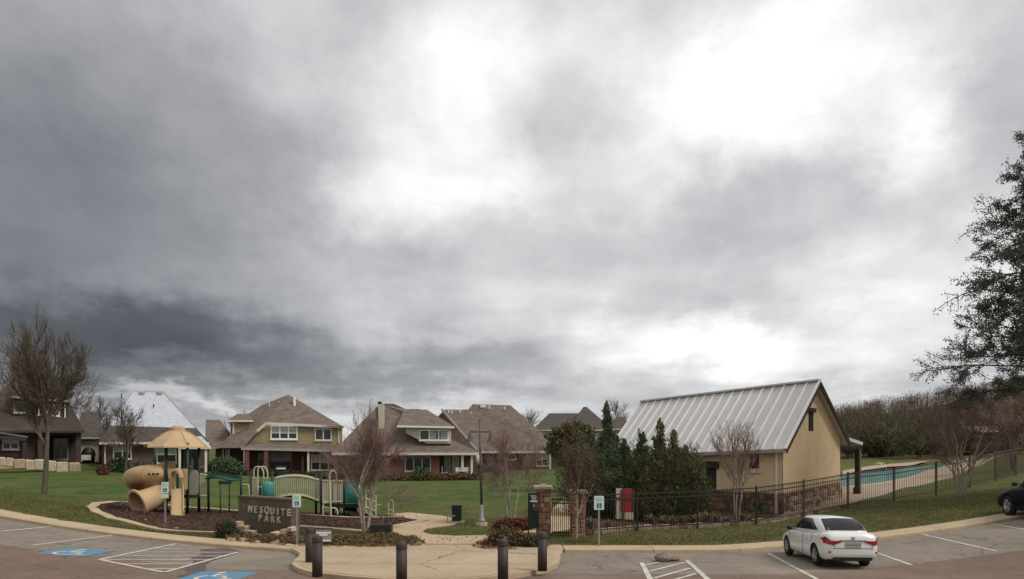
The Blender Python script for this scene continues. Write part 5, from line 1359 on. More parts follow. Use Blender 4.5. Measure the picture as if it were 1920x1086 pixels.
# side panels and railings
def barrier(x0, x1, yt0, yt1, yb0, yb1, dy0, dy1, n, m=M_PTAN, arch_t=0.0, arch_b=0.0, nm='barrier'):
    b_ = empty(nm + '_frame', (0, 0, 0)) if False else None
    K_ = 14; top, bot = [], []
    for k in range(K_ + 1):
        t = k / K_; bu = 4 * t * (1 - t)
        top.append(pp(x0 + (x1 - x0) * t, yt0 + (yt1 - yt0) * t - arch_t * bu, dy0 + (dy1 - dy0) * t)); bot.append(pp(x0 + (x1 - x0) * t, yb0 + (yb1 - yb0) * t - arch_b * bu, dy0 + (dy1 - dy0) * t))
    fr = MB().tube(top, 0.045, 8).build('top_rail', m, pgd, True); MB().tube(bot, 0.045, 8).build('bottom_rail', m, pgd, True)
    for k in range(n):
        t = k / (n - 1) * K_; i = min(int(t), K_ - 1); f_ = t - i
        a, b = top[i].lerp(top[i + 1], f_), bot[i].lerp(bot[i + 1], f_)
        piece('slat', CUBE, pgd, (a + b) / 2, (0.045, 0.03, (a - b).length), m=m)
barrier(375, 389, 889, 891, 930, 930, 0.2, 0.5, 5)
pnl = [pp(x, y, -0.6) for x, y in ((357, 925), (357, 886), (360, 884), (364, 881), (368, 884), (371, 886), (371, 925))]
MB().prism(pnl, (0, 0.06, 0)).build('side_panel', M_PANEL, pgd)
MB().bar(pp(345, 930, -0.7), pp(374, 931, -0.4), 0.3, 0.14).build('deck_edge', M_BLACK, pgd)
# green overhead crossing
mb = MB(); crest = []
ov = catmull([pp(391, 897, 0.3), pp(402, 894, 0.0), pp(420, 896, -0.1), pp(436, 900, 0.0), pp(452, 899, 0.2)], 6)
for o_ in (-0.32, 0.32): MB().tube([p + Vector((0, o_, 0)) for p in ov], 0.05, 8).build('overhead_rail', M_GMESH, pgd, True)
for p in ov[::2]: MB().tube([p + Vector((0, -0.32, 0)), p + Vector((0, 0.32, 0))], 0.03, 6).build('rung', M_GMESH, pgd)
for px, dy in ((413, -0.35), (430, 0.35)): gpost(px, 901, dy, 0.03)
gpost(452, 885, 0.2); MB().box(pp(422, 905, 0), (0.5, 0.5, 0.16)).build('step_plate', M_GMESH, pgd)
gv = MB().prism([pp(393, 887, 0.5), pp(420, 889, 0.5), pp(450, 893, 0.5), pp(450, 900, 0.5), pp(420, 897, 0.5), pp(393, 897, 0.5)], (0, 0.05, 0)).build('overhead_panel', M_GMESH, pgd)
MB().tube(catmull([pp(454, 909, -0.2), pp(462, 909, -0.3), pp(467, 914, -0.4), pp(467, 952, -0.4)], 5), 0.045, 8).build('handrail', M_PTAN, pgd, True)
# middle tower
for px, top, dy in ((470, 884, 0.6), (510.5, 884, 0.5), (488, 905, -0.5)): gpost(px, top, dy)
MB().prism([pp(471, 940, 0.7), pp(471, 940, -0.5), pp(514, 940, -0.5), pp(514, 940, 0.7)], (0, 0, -0.12)).build('deck', M_BLACK, pgd)
for dx, dy in ((0, -0.1), (7.5, -0.6)):
    MB().tube(catmull([pp(476 + dx, 940, dy), pp(476 + dx, 895, dy), pp(476.5 + dx, 880, dy), pp(482 + dx, 875.5, dy), pp(490 + dx, 877, dy), pp(494 + dx, 886, dy), pp(494 + dx, 899, dy)], 5), 0.04, 8).build('arch_handle', M_PTAN, pgd, True)
barrier(474, 481, 898, 898, 936, 936, -0.4, -0.4, 4); barrier(494, 501, 898, 898, 910, 910, -0.5, -0.5, 3)
MB().bar(pp(484, 913, -0.55), pp(494, 913, -0.55), 0.05, 0.05).build('rung', M_PTAN, pgd)
MB().lathe([(0.0, -0.02), (0.29, 0.0), (0.30, 0.9), (0.24, 0.98), (0.1, 1.02), (0.0, 1.02)], pp(503, 940, -0.85), 18, False).build('teal_drum', M_TEAL, pgd, True)
# arched bridge
barrier(514.5, 598, 898, 901, 936, 940, -0.55, -0.55, 24, arch_t=6.5, arch_b=9.5)
barrier(514.5, 598, 896, 899, 934, 938, 0.75, 0.75, 24, arch_t=6.5, arch_b=9.5)
mb = MB(); vs = []
for k in range(13):
    t = k / 12; bu = 4 * t * (1 - t)
    for dy in (-0.5, 0.7): vs.append(pp(514.5 + 83.5 * t, 937 + 4 * t - 9.5 * bu, dy))
    for dy in (0.7, -0.5): vs.append(pp(514.5 + 83.5 * t, 937 + 4 * t - 9.5 * bu, dy) - Vector((0, 0, 0.09)))
mb.add(vs, [(i * 4 + j, i * 4 + (j + 1) % 4, (i + 1) * 4 + (j + 1) % 4, (i + 1) * 4 + j) for i in range(12) for j in range(4)] + [(0, 1, 2, 3), (51, 50, 49, 48)]); mb.build('bridge_deck', M_DARK, pgd)
# right tower
for px, top, dy in ((592.5, 889, 0.7), (602, 889, -0.6), (625, 905, 0.8), (634.5, 905, 0.0), (645.5, 903, -0.6), (667, 940, 0.4), (680, 905, 0.7)): gpost(px, top, dy, 0.066)
MB().prism([pp(600, 945, -0.7), pp(682, 945, -0.7), pp(682, 945, 0.8), pp(600, 945, 0.8)], (0, 0, -0.2)).build('deck', M_BLACK, pgd)
barrier(605, 620, 902, 902, 942, 942, -0.65, -0.65, 6); barrier(627, 642, 903, 903, 941, 941, -0.65, -0.65, 5); barrier(606, 640, 902, 902, 942, 942, 0.75, 0.75, 10)
c0 = zt((620.5 - 960) / F * 32.8, 32.8)
MB().tube(catmull([Vector(((620.5 - 960) / F * 32.8, 32.8, c0)), pp(620, 950, -1.2), pp(618, 900, -1.1), pp(618.5, 888, -1.0), pp(624, 882.5, -0.9), pp(630, 888, -0.8), pp(631, 905, -0.7)], 6), 0.045, 8).build('fireman_pole', M_PTAN, pgd, True)
MB().tube(catmull([pp(619, 942, -1.15), pp(609, 943.5, -1.1), pp(605.5, 950, -1.1), pp(606, 964, -1.1), pp(609, 972, -1.1), pp(619, 975, -1.15)], 6), 0.04, 8).build('climber_loop', M_PTAN, pgd, True)
MB().tube(catmull([pp(620, 953, -1.15), pp(628, 953, -1.1), pp(632.5, 957, -1.1), pp(633, 965, -1.1)], 5), 0.04, 8).build('climber_loop', M_PTAN, pgd, True)
MB().tube([pp(606, 951, -1.1), pp(619, 952, -1.15)], 0.04, 8).build('climber_rung', M_PTAN, pgd)
# teal half-round panel
mb = MB(); n = 12; vs = []
for k in range(n + 1):
    a = math.pi * k / n; x = 662.5 - 15.5 * math.cos(a); top = 912 - 11 * math.sin(a) ** 0.6
    bul = 0.16 * math.sin(a)
    for z_ in (0, 0.5, 1): vs.append(pp(x, top + (944 - top) * z_, -0.75 - bul * (0.6 + 0.4 * math.sin(math.pi * z_))))
mb.add(vs, [(i * 3 + j, i * 3 + j + 1, (i + 1) * 3 + j + 1, (i + 1) * 3 + j) for i in range(n) for j in range(2)]); o_ = mb.build('teal_panel', M_TEAL, pgd, True)
md = o_.modifiers.new('thickness', 'SOLIDIFY'); md.thickness = 0.05
MB().prism([pp(672, 905, 0.2), pp(684, 905, 0.2), pp(684, 920, 0.2), pp(678, 922, 0.2)], (0, 0.06, 0)).build('side_panel', M_GMESH, pgd)
MB().bar(pp(650, 947, 0.0), pp(672, 974, -1.2), 0.5, 0.1).build('rear_ramp', M_BLACK, pgd)
# steps and rails
for k in range(4): MB().box(pp(688 + 5 * k, 952 + 5.2 * k, -0.1), (0.34, 1.0, 0.07)).build('step', M_BLACK, pgd)
MB().bar(pp(683, 952, -0.65), pp(705, 975, -0.65), 0.05, 0.22).build('stringer', M_PTAN, pgd)
for (a, b) in (((684, 918), (700, 924)), ((684, 934), (704, 941)), ((684, 950), (704, 958))): MB().tube([pp(*a, -0.7), pp(*b, -0.7)], 0.045, 8).build('handrail', M_PTAN, pgd)
for px, y0, y1 in ((686, 918, 962), (694, 922, 955), (704.5, 928, 974)): MB().tube([pp(px, y0, -0.7), pp(px, y1, -0.7)], 0.045, 8).build('rail_post', M_PTAN, pgd)
MB().prism([pp(705, 966, -0.6), pp(730, 966, -0.6), pp(730, 966, 0.5), pp(705, 966, 0.5)], (0, 0, -0.12)).build('transfer_deck', M_DARK, pgd); MB().prism([pp(704, 974, -0.9), pp(740, 974, -0.9), pp(740, 974, 0.3), pp(704, 974, 0.3)], (0, 0, -0.1)).build('transfer_deck', M_DARK, pgd)
for px in (708, 736):
    X = (px - 960) / F * (PY - 0.8); MB().tube([pp(px, 975, -0.8), Vector((X, PY - 0.8, zt(X, PY - 0.8)))], 0.04, 8).build('deck_leg', M_PTAN, pgd)
MB().tube(catmull([pp(728.5, 974, -0.5), pp(728, 944, -0.5), pp(730, 939, -0.5), pp(733, 938, -0.5), pp(736, 939.5, -0.5), pp(737, 945, -0.5), pp(737, 974, -0.5)], 5), 0.045, 8).build('grab_bar', M_PTAN, pgd, True)
MB().tube([pp(728.5, 956, -0.5), pp(737, 956, -0.5)], 0.04, 8).build('grab_bar', M_PTAN, pgd)
# dark planter box by the path
c = G(714, 1001); MB().box(c + Vector((0, 0.1, 0.16)), (0.85, 0.5, 0.42)).thing('planter_box', M_DARK, 'low dark box at the edge of the mulch beside the pale tree trunk', 'box')
# ================================================================ CARS
import bmesh
def make_car(name, lab, loc, heading, paint, sc=(1, 1, 1), hatch=False):
    root = empty(name, loc, lab, 'car')
    root.rotation_euler = (math.atan(-0.04 * 1.0) * 1.0, 0, heading); root.scale = sc
    ST = [(-2.30, .66, .44, .90), (-2.27, .76, .36, .97), (-2.18, .83, .30, 1.05), (-2.0, .865, .26, 1.08), (-1.75, .88, .23, 1.07), (-1.33, .888, .20, 1.02), (-0.6, .89, .19, .985), (0.3, .89, .19, .955), (0.95, .885, .19, .935), (1.37, .875, .2, .885), (1.8, .845, .23, .80), (2.1, .78, .27, .72), (2.27, .66, .32, .63), (2.33, .5, .38, .55)]
    def ringpts(i):
        y, w, zb, zt_ = ST[i]; h = zt_ - zb
        return [(0, zb), (.84 * w, zb), (.95 * w, zb + .10 * h), (.99 * w, zb + .28 * h), (w, zb + .5 * h), (.985 * w, zb + .72 * h), (.95 * w, zb + .86 * h), (.86 * w, zb + .96 * h), (.5 * w, zt_ + .012), (0, zt_ + .022)]
    rings = []
    for i in range(len(ST)):
        hp = ringpts(i); y = ST[i][0]
        full = [Vector((x, y, z)) for x, z in hp] + [Vector((-x, y, z)) for x, z in hp[-2:0:-1]]
        rings.append(full)
    n = len(rings[0]); mb = MB(); mb.add([v for r in rings for v in r], [(i * n + j, (i + 1) * n + j, (i + 1) * n + (j + 1) % n, i * n + (j + 1) % n) for i in range(len(rings) - 1) for j in range(n)] + [list(range(n)), list(range(len(rings) * n - 1, (len(rings) - 1) * n - 1, -1))])
    me = mb.mesh('body')
    bm = bmesh.new(); bm.from_mesh(me); bmesh.ops.recalc_face_normals(bm, faces=bm.faces); bmesh.ops.subdivide_edges(bm, edges=[e for e in bm.edges if e.calc_length() > 0.3], cuts=1, use_grid_fill=True); bm.to_mesh(me); bm.free()
    body = bpy.data.objects.new('tmpbody', me); COL.objects.link(body)
    AX = (-1.33, 1.37)
    for ay in AX:
        for sx in (-1, 1):
            cme = MB().tube([Vector((sx * 0.60, ay, 0.32)), Vector((sx * 1.2, ay, 0.32))], 0.375, 28).mesh('cut')
            bm = bmesh.new(); bm.from_mesh(cme); bmesh.ops.recalc_face_normals(bm, faces=bm.faces); bm.to_mesh(cme); bm.free()
            co = bpy.data.objects.new('cut', cme); COL.objects.link(co)
            md = body.modifiers.new('b', 'BOOLEAN'); md.operation = 'DIFFERENCE'; md.object = co; md.solver = 'EXACT'
    dg = bpy.context.evaluated_depsgraph_get(); bme = bpy.data.meshes.new_from_object(body.evaluated_get(dg))
    for md in list(body.modifiers):
        o_ = md.object; bpy.data.objects.remove(o_)
    bpy.data.objects.remove(body)
    bme.name = 'body'; bme.materials.clear(); bme.materials.append(paint); bme.materials.append(M_BLACK)
    for p in bme.polygons:
        c = p.center; p.material_index = 0
        for ay in AX:
            if math.hypot(c.y - ay, c.z - 0.32) < 0.378 and abs(p.normal.x) < 0.3 and abs(c.x) > 0.58: p.material_index = 1
            if abs(abs(c.x) - 0.60) < 0.01 and math.hypot(c.y - ay, c.z - 0.32) < 0.38: p.material_index = 1
        p.use_smooth = True
    bo = bpy.data.objects.new('body', bme); COL.objects.link(bo); bo.parent = root
    es = bo.modifiers.new('edge', 'EDGE_SPLIT'); es.split_angle = R(38)
    # greenhouse
    if hatch: base = [(0, -2.0), (.55, -1.98), (.72, -1.85), (.80, -1.1), (.81, 0), (.79, .62), (.71, .92), (.5, 1.05), (0, 1.12)]; top = [(0, -1.72), (.48, -1.70), (.57, -1.6), (.61, -.9), (.62, -.2), (.59, .08), (.53, .18), (.4, .23), (0, .27)]
    else: base = [(0, -1.92), (.58, -1.90), (.73, -1.72), (.80, -1.05), (.805, 0), (.78, .68), (.70, .98), (.5, 1.10), (0, 1.18)]; top = [(0, -1.12), (.48, -1.10), (.57, -1.0), (.60, -.55), (.595, -.1), (.575, .13), (.52, .23), (.4, .29), (0, .33)]
    zr = 1.47 if not hatch else 1.6
    def SF(u, t, off=0.0):
        s = 1 if u >= 0 else -1; a = min(abs(u), 7.999); i = int(a); f_ = a - i
        bx_, by = [base[i][k] + (base[i + 1][k] - base[i][k]) * f_ for k in (0, 1)]; tx, ty = [top[i][k] + (top[i + 1][k] - top[i][k]) * f_ for k in (0, 1)]
        bz = 1.03 - 0.035 * (by + 1.7) * 1.0 + (0.035 if by < -1.4 else 0)
        tz = zr - 0.018 * abs(ty + .3) - 0.03 * (tx / 0.6) ** 2
        bl = 0.05 * math.sin(math.pi * t)
        x = bx_ + (tx - bx_) * t; y = by + (ty - by) * t; z = bz + (tz - bz) * (t ** 0.92)
        v = Vector((x, y, z)); out = Vector((x, (y + .3) * 0.6, 0.35)).normalized()
        v += out * (bl * 0.6 + off); v.x *= s; return v
    us = [k * 0.5 for k in range(-16, 16)]
    mb = MB(); TT = [-0.25, 0, .2, .4, .6, .8, .93, 1.0]; vs = []
    for t in TT:
        for u in us: vs.append(SF(u, max(t, 0)) + (Vector((0, 0, -0.1)) if t < 0 else Vector((0, 0, 0))))
    n = len(us); fs = [(i * n + j, i * n + (j + 1) % n, (i + 1) * n + (j + 1) % n, (i + 1) * n + j) for i in range(len(TT) - 1) for j in range(n)]
    o = (len(TT) - 1) * n; vs.append(Vector((0, -.3 if not hatch else -.7, zr + 0.012))); fs += [(o + j, o + (j + 1) % n, len(vs) - 1) for j in range(n)]
    mb.add(vs, fs); mb.build('roof', paint, root, True, True)
    def patch(nm, m, u0, u1, t0, t1, off=0.012, nu=10, nv=6, shape=None):
        mb = MB(); vs = []
        for j in range(nv + 1):
            for i in range(nu + 1):
                a, b = i / nu, j / nv
                u, t = (u0 + (u1 - u0) * a, t0 + (t1 - t0) * b) if not shape else shape(a, b)
                vs.append(SF(u, t, off))
        mb.add(vs, [(j * (nu + 1) + i, j * (nu + 1) + i + 1, (j + 1) * (nu + 1) + i + 1, (j + 1) * (nu + 1) + i) for j in range(nv) for i in range(nu)]); return mb.build(nm, m, root, True, True)
    patch('rear_window', M_CGLASS, -1.5, 1.5, .07, .93); 
    for s in (-1, 1):
        patch('side_window', M_CGLASS, s * 2.55, s * 4.35, .10, .84, shape=lambda a, b: (s * (2.45 + 0.5 * b + (4.3 - 2.45 - 0.5 * b) * a), .10 + .74 * b))
        patch('side_window', M_CGLASS, s * 4.4, s * 6.2, .10, .84, shape=lambda a, b: (s * (4.4 + (6.15 - 0.9 * b - 4.4) * a), .10 + .74 * b))
    mb = MB()
    patch('windshield', M_CGLASS, 6.8, 8, .08, .92, shape=lambda a, b: ((6.7 + 1.29 * a * 2) if a < .5 else -(6.7 + 1.29 * (1 - a) * 2), .08 + .84 * b))
    # rear lamps wrap round the corners
    def BS(i, k, s, off=0.014):
        i0 = min(int(i), len(ST) - 2); f_ = i - i0; a, b = ringpts(i0), ringpts(i0 + 1); k0 = min(int(k), len(a) - 2); g_ = k - k0
        pa = [a[k0][q] + (a[k0 + 1][q] - a[k0][q]) * g_ for q in (0, 1)]; pb = [b[k0][q] + (b[k0 + 1][q] - b[k0][q]) * g_ for q in (0, 1)]
        x, z = pa[0] + (pb[0] - pa[0]) * f_, pa[1] + (pb[1] - pa[1]) * f_; y = ST[i0][0] + (ST[i0 + 1][0] - ST[i0][0]) * f_
        return Vector((s * (x + off), y - off, z))
    for s in (-1, 1):
        mb = MB(); vs = []
        for j in range(4):
            for i in range(9):
                st = 3.6 * (i / 8); vs.append(BS(st, 4.45 + (5.7 + 0.25 * i / 8 - 4.45) * j / 3 if i < 7 else 5.0 + 0.5 * j / 3, s))
        mb.add(vs, [(j * 9 + i, j * 9 + i + 1, (j + 1) * 9 + i + 1, (j + 1) * 9 + i) for j in range(3) for i in range(8)]); tl = mb.build('tail_light', M_TAIL, root, True, True)
        MB().prism([Vector((s * .36, -2.302, .80)), Vector((s * .675, -2.302, .70)), Vector((s * .675, -2.302, .835)), Vector((s * .36, -2.302, .835))], (0, -0.018, 0)).build('lamp_inner', M_TAIL, tl, False, True)
        MB().lathe([(0.0, -.07), (0.09, -.05), (.1, .03), (0.0, .07)], (s * .98, .72, 1.0), 10, False).build('mirror', M_BLACK if paint is not M_CARW else M_BLACK, root, True, True)
        MB().box((s * .90, -.72, .80), (.03, .18, .03)).build('door_handle', paint, root, False, True); MB().box((s * .903, .28, .78), (.03, .18, .03)).build('door_handle', paint, root, False, True)
        for yy in (-.32, ): MB().bar(Vector((s * .893, yy, .28)), Vector((s * .893, yy, .92)), .008, .012).build('door_gap', M_BLACK, root, False, True)
    MB().box((0, -2.312, .842), (.86, .025, .035)).build('trunk_strip', M_CHROME, root, False, True)
    MB().box((0, -2.31, .72), (.50, .03, .15)).build('license_plate', M_PLATE, root, False, True)
    MB().lathe([(0.0, 0), (.055, 0.004), (.055, .012), (0, .014)], (0, 0, 0), 14, False).build('emblem', M_CHROME, root, False, True).matrix_local = Matrix.Translation((0, -2.29, .905)) @ Matrix.Rotation(R(80), 4, 'X') @ Matrix.Diagonal((1.3, .9, 1, 1))
    MB().box((0, -2.300, .615), (1.30, .012, .012)).build('bumper_seam', M_BLACK, root, False, True)
    for s in (-1, 1):
        MB().bar(Vector((s * .60, -2.305, .63)), Vector((s * .63, -2.29, .88)), .008, .012).build('trunk_seam', M_BLACK, root, False, True)
        MB().bar(Vector((s * .885, -1.02, .55)), Vector((s * .87, -1.10, .96)), .008, .012).build('door_gap', M_BLACK, root, False, True)
        MB().bar(Vector((s * .885, .98, .30)), Vector((s * .875, 1.0, .90)), .008, .012).build('door_gap', M_BLACK, root, False, True)
        MB().box((s * .70, -2.255, .50), (.16, .05, .05)).build('reflector', M_TAIL, root, False, True)
    MB().box((0, -2.318, .72), (.44, .02, .012)).build('plate_mark', M_BLACK, root, False, True)
    MB().box((0, -2.20, .33), (1.25, .12, .14)).build('rear_valance', M_BLACK, root, False, True)
    MB().box((0, 0, .24), (1.5, 3.6, .1)).build('underbody', M_BLACK, root, False, True)
    tm = MB().lathe([(0.20, -.10), (.285, -.105), (.318, -.085), (.325, 0), (.318, .085), (.285, .105), (.20, .10)], (0, 0, 0), 28, False).mesh('tyre')
    rm = MB(); rm.lathe([(0.0, .07), (.06, .075), (.07, .06), (.19, .05), (.205, .095), (.215, .1)], (0, 0, 0), 24, False)
    for k in range(5):
        a = 2 * math.pi * k / 5; rm.bar(Vector((.03 * math.cos(a), .03 * math.sin(a), .085)), Vector((.2 * math.cos(a), .2 * math.sin(a), .085)), .05, .03)
    rme = rm.mesh('rim'); tm.materials.append(M_TYRE); rme.materials.append(M_RIM)
    for me_ in (tm, rme): me_.polygons.foreach_set('use_smooth', [True] * len(me_.polygons))
    for ay in AX:
        for s in (-1, 1):
            w = bpy.data.objects.new('wheel', tm); COL.objects.link(w); w.parent = root; w.location = (s * .775, ay, .322); w.rotation_euler = (0, s * R(90), 0)
            q = bpy.data.objects.new('rim', rme); COL.objects.link(q); q.parent = w
    return root
rl, fl = GL(1532, 1062), GL(1480, 1039)
hd_ = Vector((fl.x - rl.x, fl.y - rl.y)).normalized(); ang_ = R(-5); hd_ = Vector((math.sin(R(5)), math.cos(R(5))))
rt = Vector((hd_.y, -hd_.x)); cpos = Vector((rl.x, rl.y)) + rt * 0.63 + hd_ * 1.13
make_car('parked_car', 'white sedan parked nose in beside the hatched bay', (cpos.x, cpos.y, float(z_lot(np.array([cpos.x]), np.array([cpos.y]))[0]) + 0.012), ang_, M_CARW, (.80, .85, .91))
fl2 = GL(1886, 973); cpos = Vector((fl2.x + 0.82, fl2.y - 1.37 - 0.1))
make_car('parked_car', 'dark near black car cut off by the right edge', (cpos.x, cpos.y, float(z_lot(np.array([cpos.x]), np.array([cpos.y]))[0]) + 0.012), R(-6), M_CARD, (1.03, 1.03, 1.3), True)

# ================================================================ TREES
def prisms(segs, sides):
    """tapered limbs from a list of (p0, p1, r0, r1)"""
    a = np.array([s[0] for s in segs]); b = np.array([s[1] for s in segs]); r0 = np.array([s[2] for s in segs]); r1 = np.array([s[3] for s in segs])
    d = b - a; d /= np.maximum(np.linalg.norm(d, axis=1), 1e-6)[:, None]
    up = np.where(np.abs(d[:, 2:3]) > 0.9, np.array([[1.0, 0, 0]]), np.array([[0, 0, 1.0]]))
    x = np.cross(d, up); x /= np.linalg.norm(x, axis=1)[:, None]; y = np.cross(x, d)
    n = len(segs); V = np.zeros((n, 2, sides, 3))
    for j in range(sides):
        c, s = math.cos(2 * math.pi * j / sides), math.sin(2 * math.pi * j / sides)
        V[:, 0, j] = a + (x * c + y * s) * r0[:, None]; V[:, 1, j] = b + (x * c + y * s) * r1[:, None]
    base = (np.arange(n) * 2 * sides)[:, None]
    Fc = np.concatenate([base + np.array([[j, (j + 1) % sides, sides + (j + 1) % sides, sides + j]]) for j in range(sides)], 0)
    return V.reshape(-1, 3), Fc
def grow(rng, out, p, d, L, r, lvl, cfg):
    k = 4; pts_ = [p]; dirs = []
    for i in range(k):
        wb = cfg['wob'] * (1 if lvl else cfg.get('w0', .3))
        d = d + np.array([rng.normal(0, wb), rng.normal(0, wb), rng.normal(0, wb * .6) + cfg['up']]); d = d / np.linalg.norm(d)
        q = p + d * L / k; f0, f1 = 1 - .5 * i / k, 1 - .5 * (i + 1) / k
        out.append((p, q, max(r * f0, cfg['rmin']), max(r * f1, cfg['rmin']), lvl)); p = q; pts_.append(p); dirs.append(d)
    if lvl >= cfg['max']: return
    nc = cfg['n'][lvl]
    for c in range(nc):
        t = rng.uniform(cfg['t0'][lvl], 1.0) if c else 1.0
        i = min(int(t * k), k - 1); b = pts_[i] + (pts_[i + 1] - pts_[i]) * (t * k - i); dd = dirs[i]
        w = rng.normal(size=3); w -= dd * w.dot(dd); w /= np.linalg.norm(w)
        an = rng.uniform(*cfg['ang']) * (0.6 if c == 0 else 1); nd = dd * math.cos(an) + w * math.sin(an)
        grow(rng, out, b, nd, L * rng.uniform(*cfg['ratio']), r * .5 * (1.25 if c == 0 else 1), lvl + 1, cfg)
def tree_thing(name, lab, base, H, W, seed, bark, twig, trunks=1, lean=0.15, cfg=None, trunk_h=0.35, group='bare trees', split=2, r=None, leaves=None, fork=None):
    rng = np.random.default_rng(seed)
    c = dict(wob=.13, up=.05, rmin=.006, max=4, n=[5, 5, 5, 5], t0=[.35, .3, .25, .2], ang=(.35, .8), ratio=(.5, .72)); c.update(cfg or {})
    segs = []
    for k in range(trunks):
        a = 2 * math.pi * k / trunks + rng.uniform(0, 1); l = lean if trunks > 1 else lean * .3
        d = np.array([math.cos(a) * l, math.sin(a) * l, 1.0]); d /= np.linalg.norm(d)
        grow(rng, segs, np.array([math.cos(a), math.sin(a), 0]) * (0.08 if trunks > 1 else 0), d, H * trunk_h * 1.3, r or H * .016, 0, c)
    allp = np.array([s[1] for s in segs]); zmax = np.percentile(allp[:, 2], 99.7); rad = np.percentile(np.hypot(allp[:, 0], allp[:, 1]), 98.5)
    fz, fr = H / zmax, W / rad
    def tr(p):
        t = min(max(p[2] / zmax, 0), 1) ** 0.7
        k = 1 + (fr - 1) * t
        return np.array([p[0] * k, p[1] * k, p[2] * fz])
    segs = [(tr(s[0]), tr(s[1]), s[2], s[3], s[4]) for s in segs]
    root = empty(name, base, lab, 'tree', group)
    big_ = [s[:4] for s in segs if s[4] < split]; small = [s[:4] for s in segs if s[4] >= split]
    # flare at the foot
    V, Fc = prisms(big_, 8); link('trunk', np_mesh('trunk', V, Fc), bark, root, True)
    V, Fc = prisms(small, 3); link('crown', np_mesh('crown', V, Fc), twig, root)
    if leaves:
        ends = np.array([s[1] for s in segs if s[4] >= c['max'] - 1]); n, size, m = leaves
        g2 = np.random.default_rng(seed + 1); pc_ = ends[g2.integers(0, len(ends), n)] + g2.normal(0, .1, (n, 3))
        V, Fc = quads(pc_, g2.uniform(size * .6, size * 1.3, n), .55, 1.0); link('leaves', np_mesh('leaves', V, Fc), m, root)
    return root
def base_at(px, py): return G(px, py)
b_ = base_at(83, 926)
tree_thing('bare_tree', 'large bare tree with a rounded twiggy crown in front of the dark house at left', b_, 9.6, 1.95, 11, M_BARK, M_TWIG, lean=0, cfg=dict(n=[9, 7, 6, 6, 3], max=5, up=.07, ang=(.3, .8), rmin=.0042, t0=[.55, .2, .2, .2, .2], ratio=(.48, .68)), trunk_h=.36, r=.15, split=3)
def tr_at(px, py, Y): x = (px - 960) / F * Y; return Vector((x, Y, zt(x, Y) - 0.03))
tree_thing('bare_tree', 'small bare tree before the white roofed house', tr_at(235, 884, 56), 6.3, 2.3, 12, M_BARK, M_TWIG, cfg=dict(n=[7, 7, 6, 5], rmin=.011, ang=(.4, .95)), trunk_h=.27, r=.11)
tree_thing('crape_myrtle', 'bare crape myrtle with pale forked trunk and reddish crown beside the play structure', tr_at(685, 1004, 26.2), 5.1, 2.25, 13, M_BARKP, M_TWIGR, 3, .4, cfg=dict(n=[6, 7, 7, 6], rmin=.0035, up=.02, ang=(.4, 1.0), t0=[.45, .25, .2, .2]), trunk_h=.28, r=.065)
tree_thing('crape_myrtle', 'slender bare crape myrtle behind the red shrub by the lamp post', tr_at(960, 984, 29.6), 4.8, 1.8, 14, M_BARKP, M_TWIGR, 3, .35, cfg=dict(n=[5, 6, 6, 6], rmin=.0035, up=.02, ang=(.4, 1.0)), trunk_h=.3, r=.042)
tree_thing('crape_myrtle', 'slender tree with dry brown leaves in front of the right gate pillar', tr_at(1081, 1015, 24.6), 4.6, .72, 15, M_BARKP, M_TWIG, 1, 0, cfg=dict(n=[8, 5, 5, 4], rmin=.0045, up=.06, w0=.1), trunk_h=.42, r=.05, leaves=(2300, .045, M_DEADLEAF))
tree_thing('crape_myrtle', 'bare vase shaped crape myrtle against the pool house wall', tr_at(1381, 970, 30.6), 4.9, 1.35, 16, M_BARKP, M_TWIGR, 4, .2, cfg=dict(n=[4, 4, 5, 4], rmin=.0045, up=.09, ang=(.25, .55)), trunk_h=.4, r=.05)
tree_thing('crape_myrtle', 'bare crape myrtle with pale trunks on the lawn by the pool fence', tr_at(1802, 930, 33.0), 5.2, 2.0, 17, M_BARKP, M_TWIGR, 4, .3, cfg=dict(n=[4, 5, 6, 5], rmin=.0045, up=.03, ang=(.3, .7)), trunk_h=.36, r=.065)
tree_thing('redbud_tree', 'bare reddish tree behind the dark car near the right edge', tr_at(1900, 880, 52), 6.2, 3.6, 18, M_BARK, M_TWIGR, 2, .3, cfg=dict(n=[5, 6, 6, 5], rmin=.011, ang=(.4, .85)), trunk_h=.3, r=.12)
for i, (px, y0, y1, Y, W, m, lab) in enumerate(((12, 640, 840, 84, 5.0, M_TWIG, 'hazy bare tree rising behind the dark house at the left edge'), (163, 742, 850, 80, 3.4, M_TWIG, 'bare tree in the gap between the dark house and the white roof'),
        (985, 766, 850, 112, 3.2, M_TWIGG, 'pale budding tree behind the long sloping roof'), (1162, 748, 850, 125, 3.4, M_TWIG, 'bare tree top beside the tallest juniper'), (122, 700, 850, 88, 3.8, M_TWIG, 'bare tree behind the right slope of the dark house roof'), (452, 772, 850, 100, 2.4, M_TWIG, 'bare twigs peeping over the box dormer'))):
    b_ = tr_at(px, 860, Y); H_ = CAMZ - (y0 - HOR) / F * Y - b_.z
    tree_thing('bare_tree', lab, b_, H_, W, 30 + i, M_BARK, m, cfg=dict(n=[6, 6, 5, 4], rmin=.018, up=.08), trunk_h=.35, r=.16)

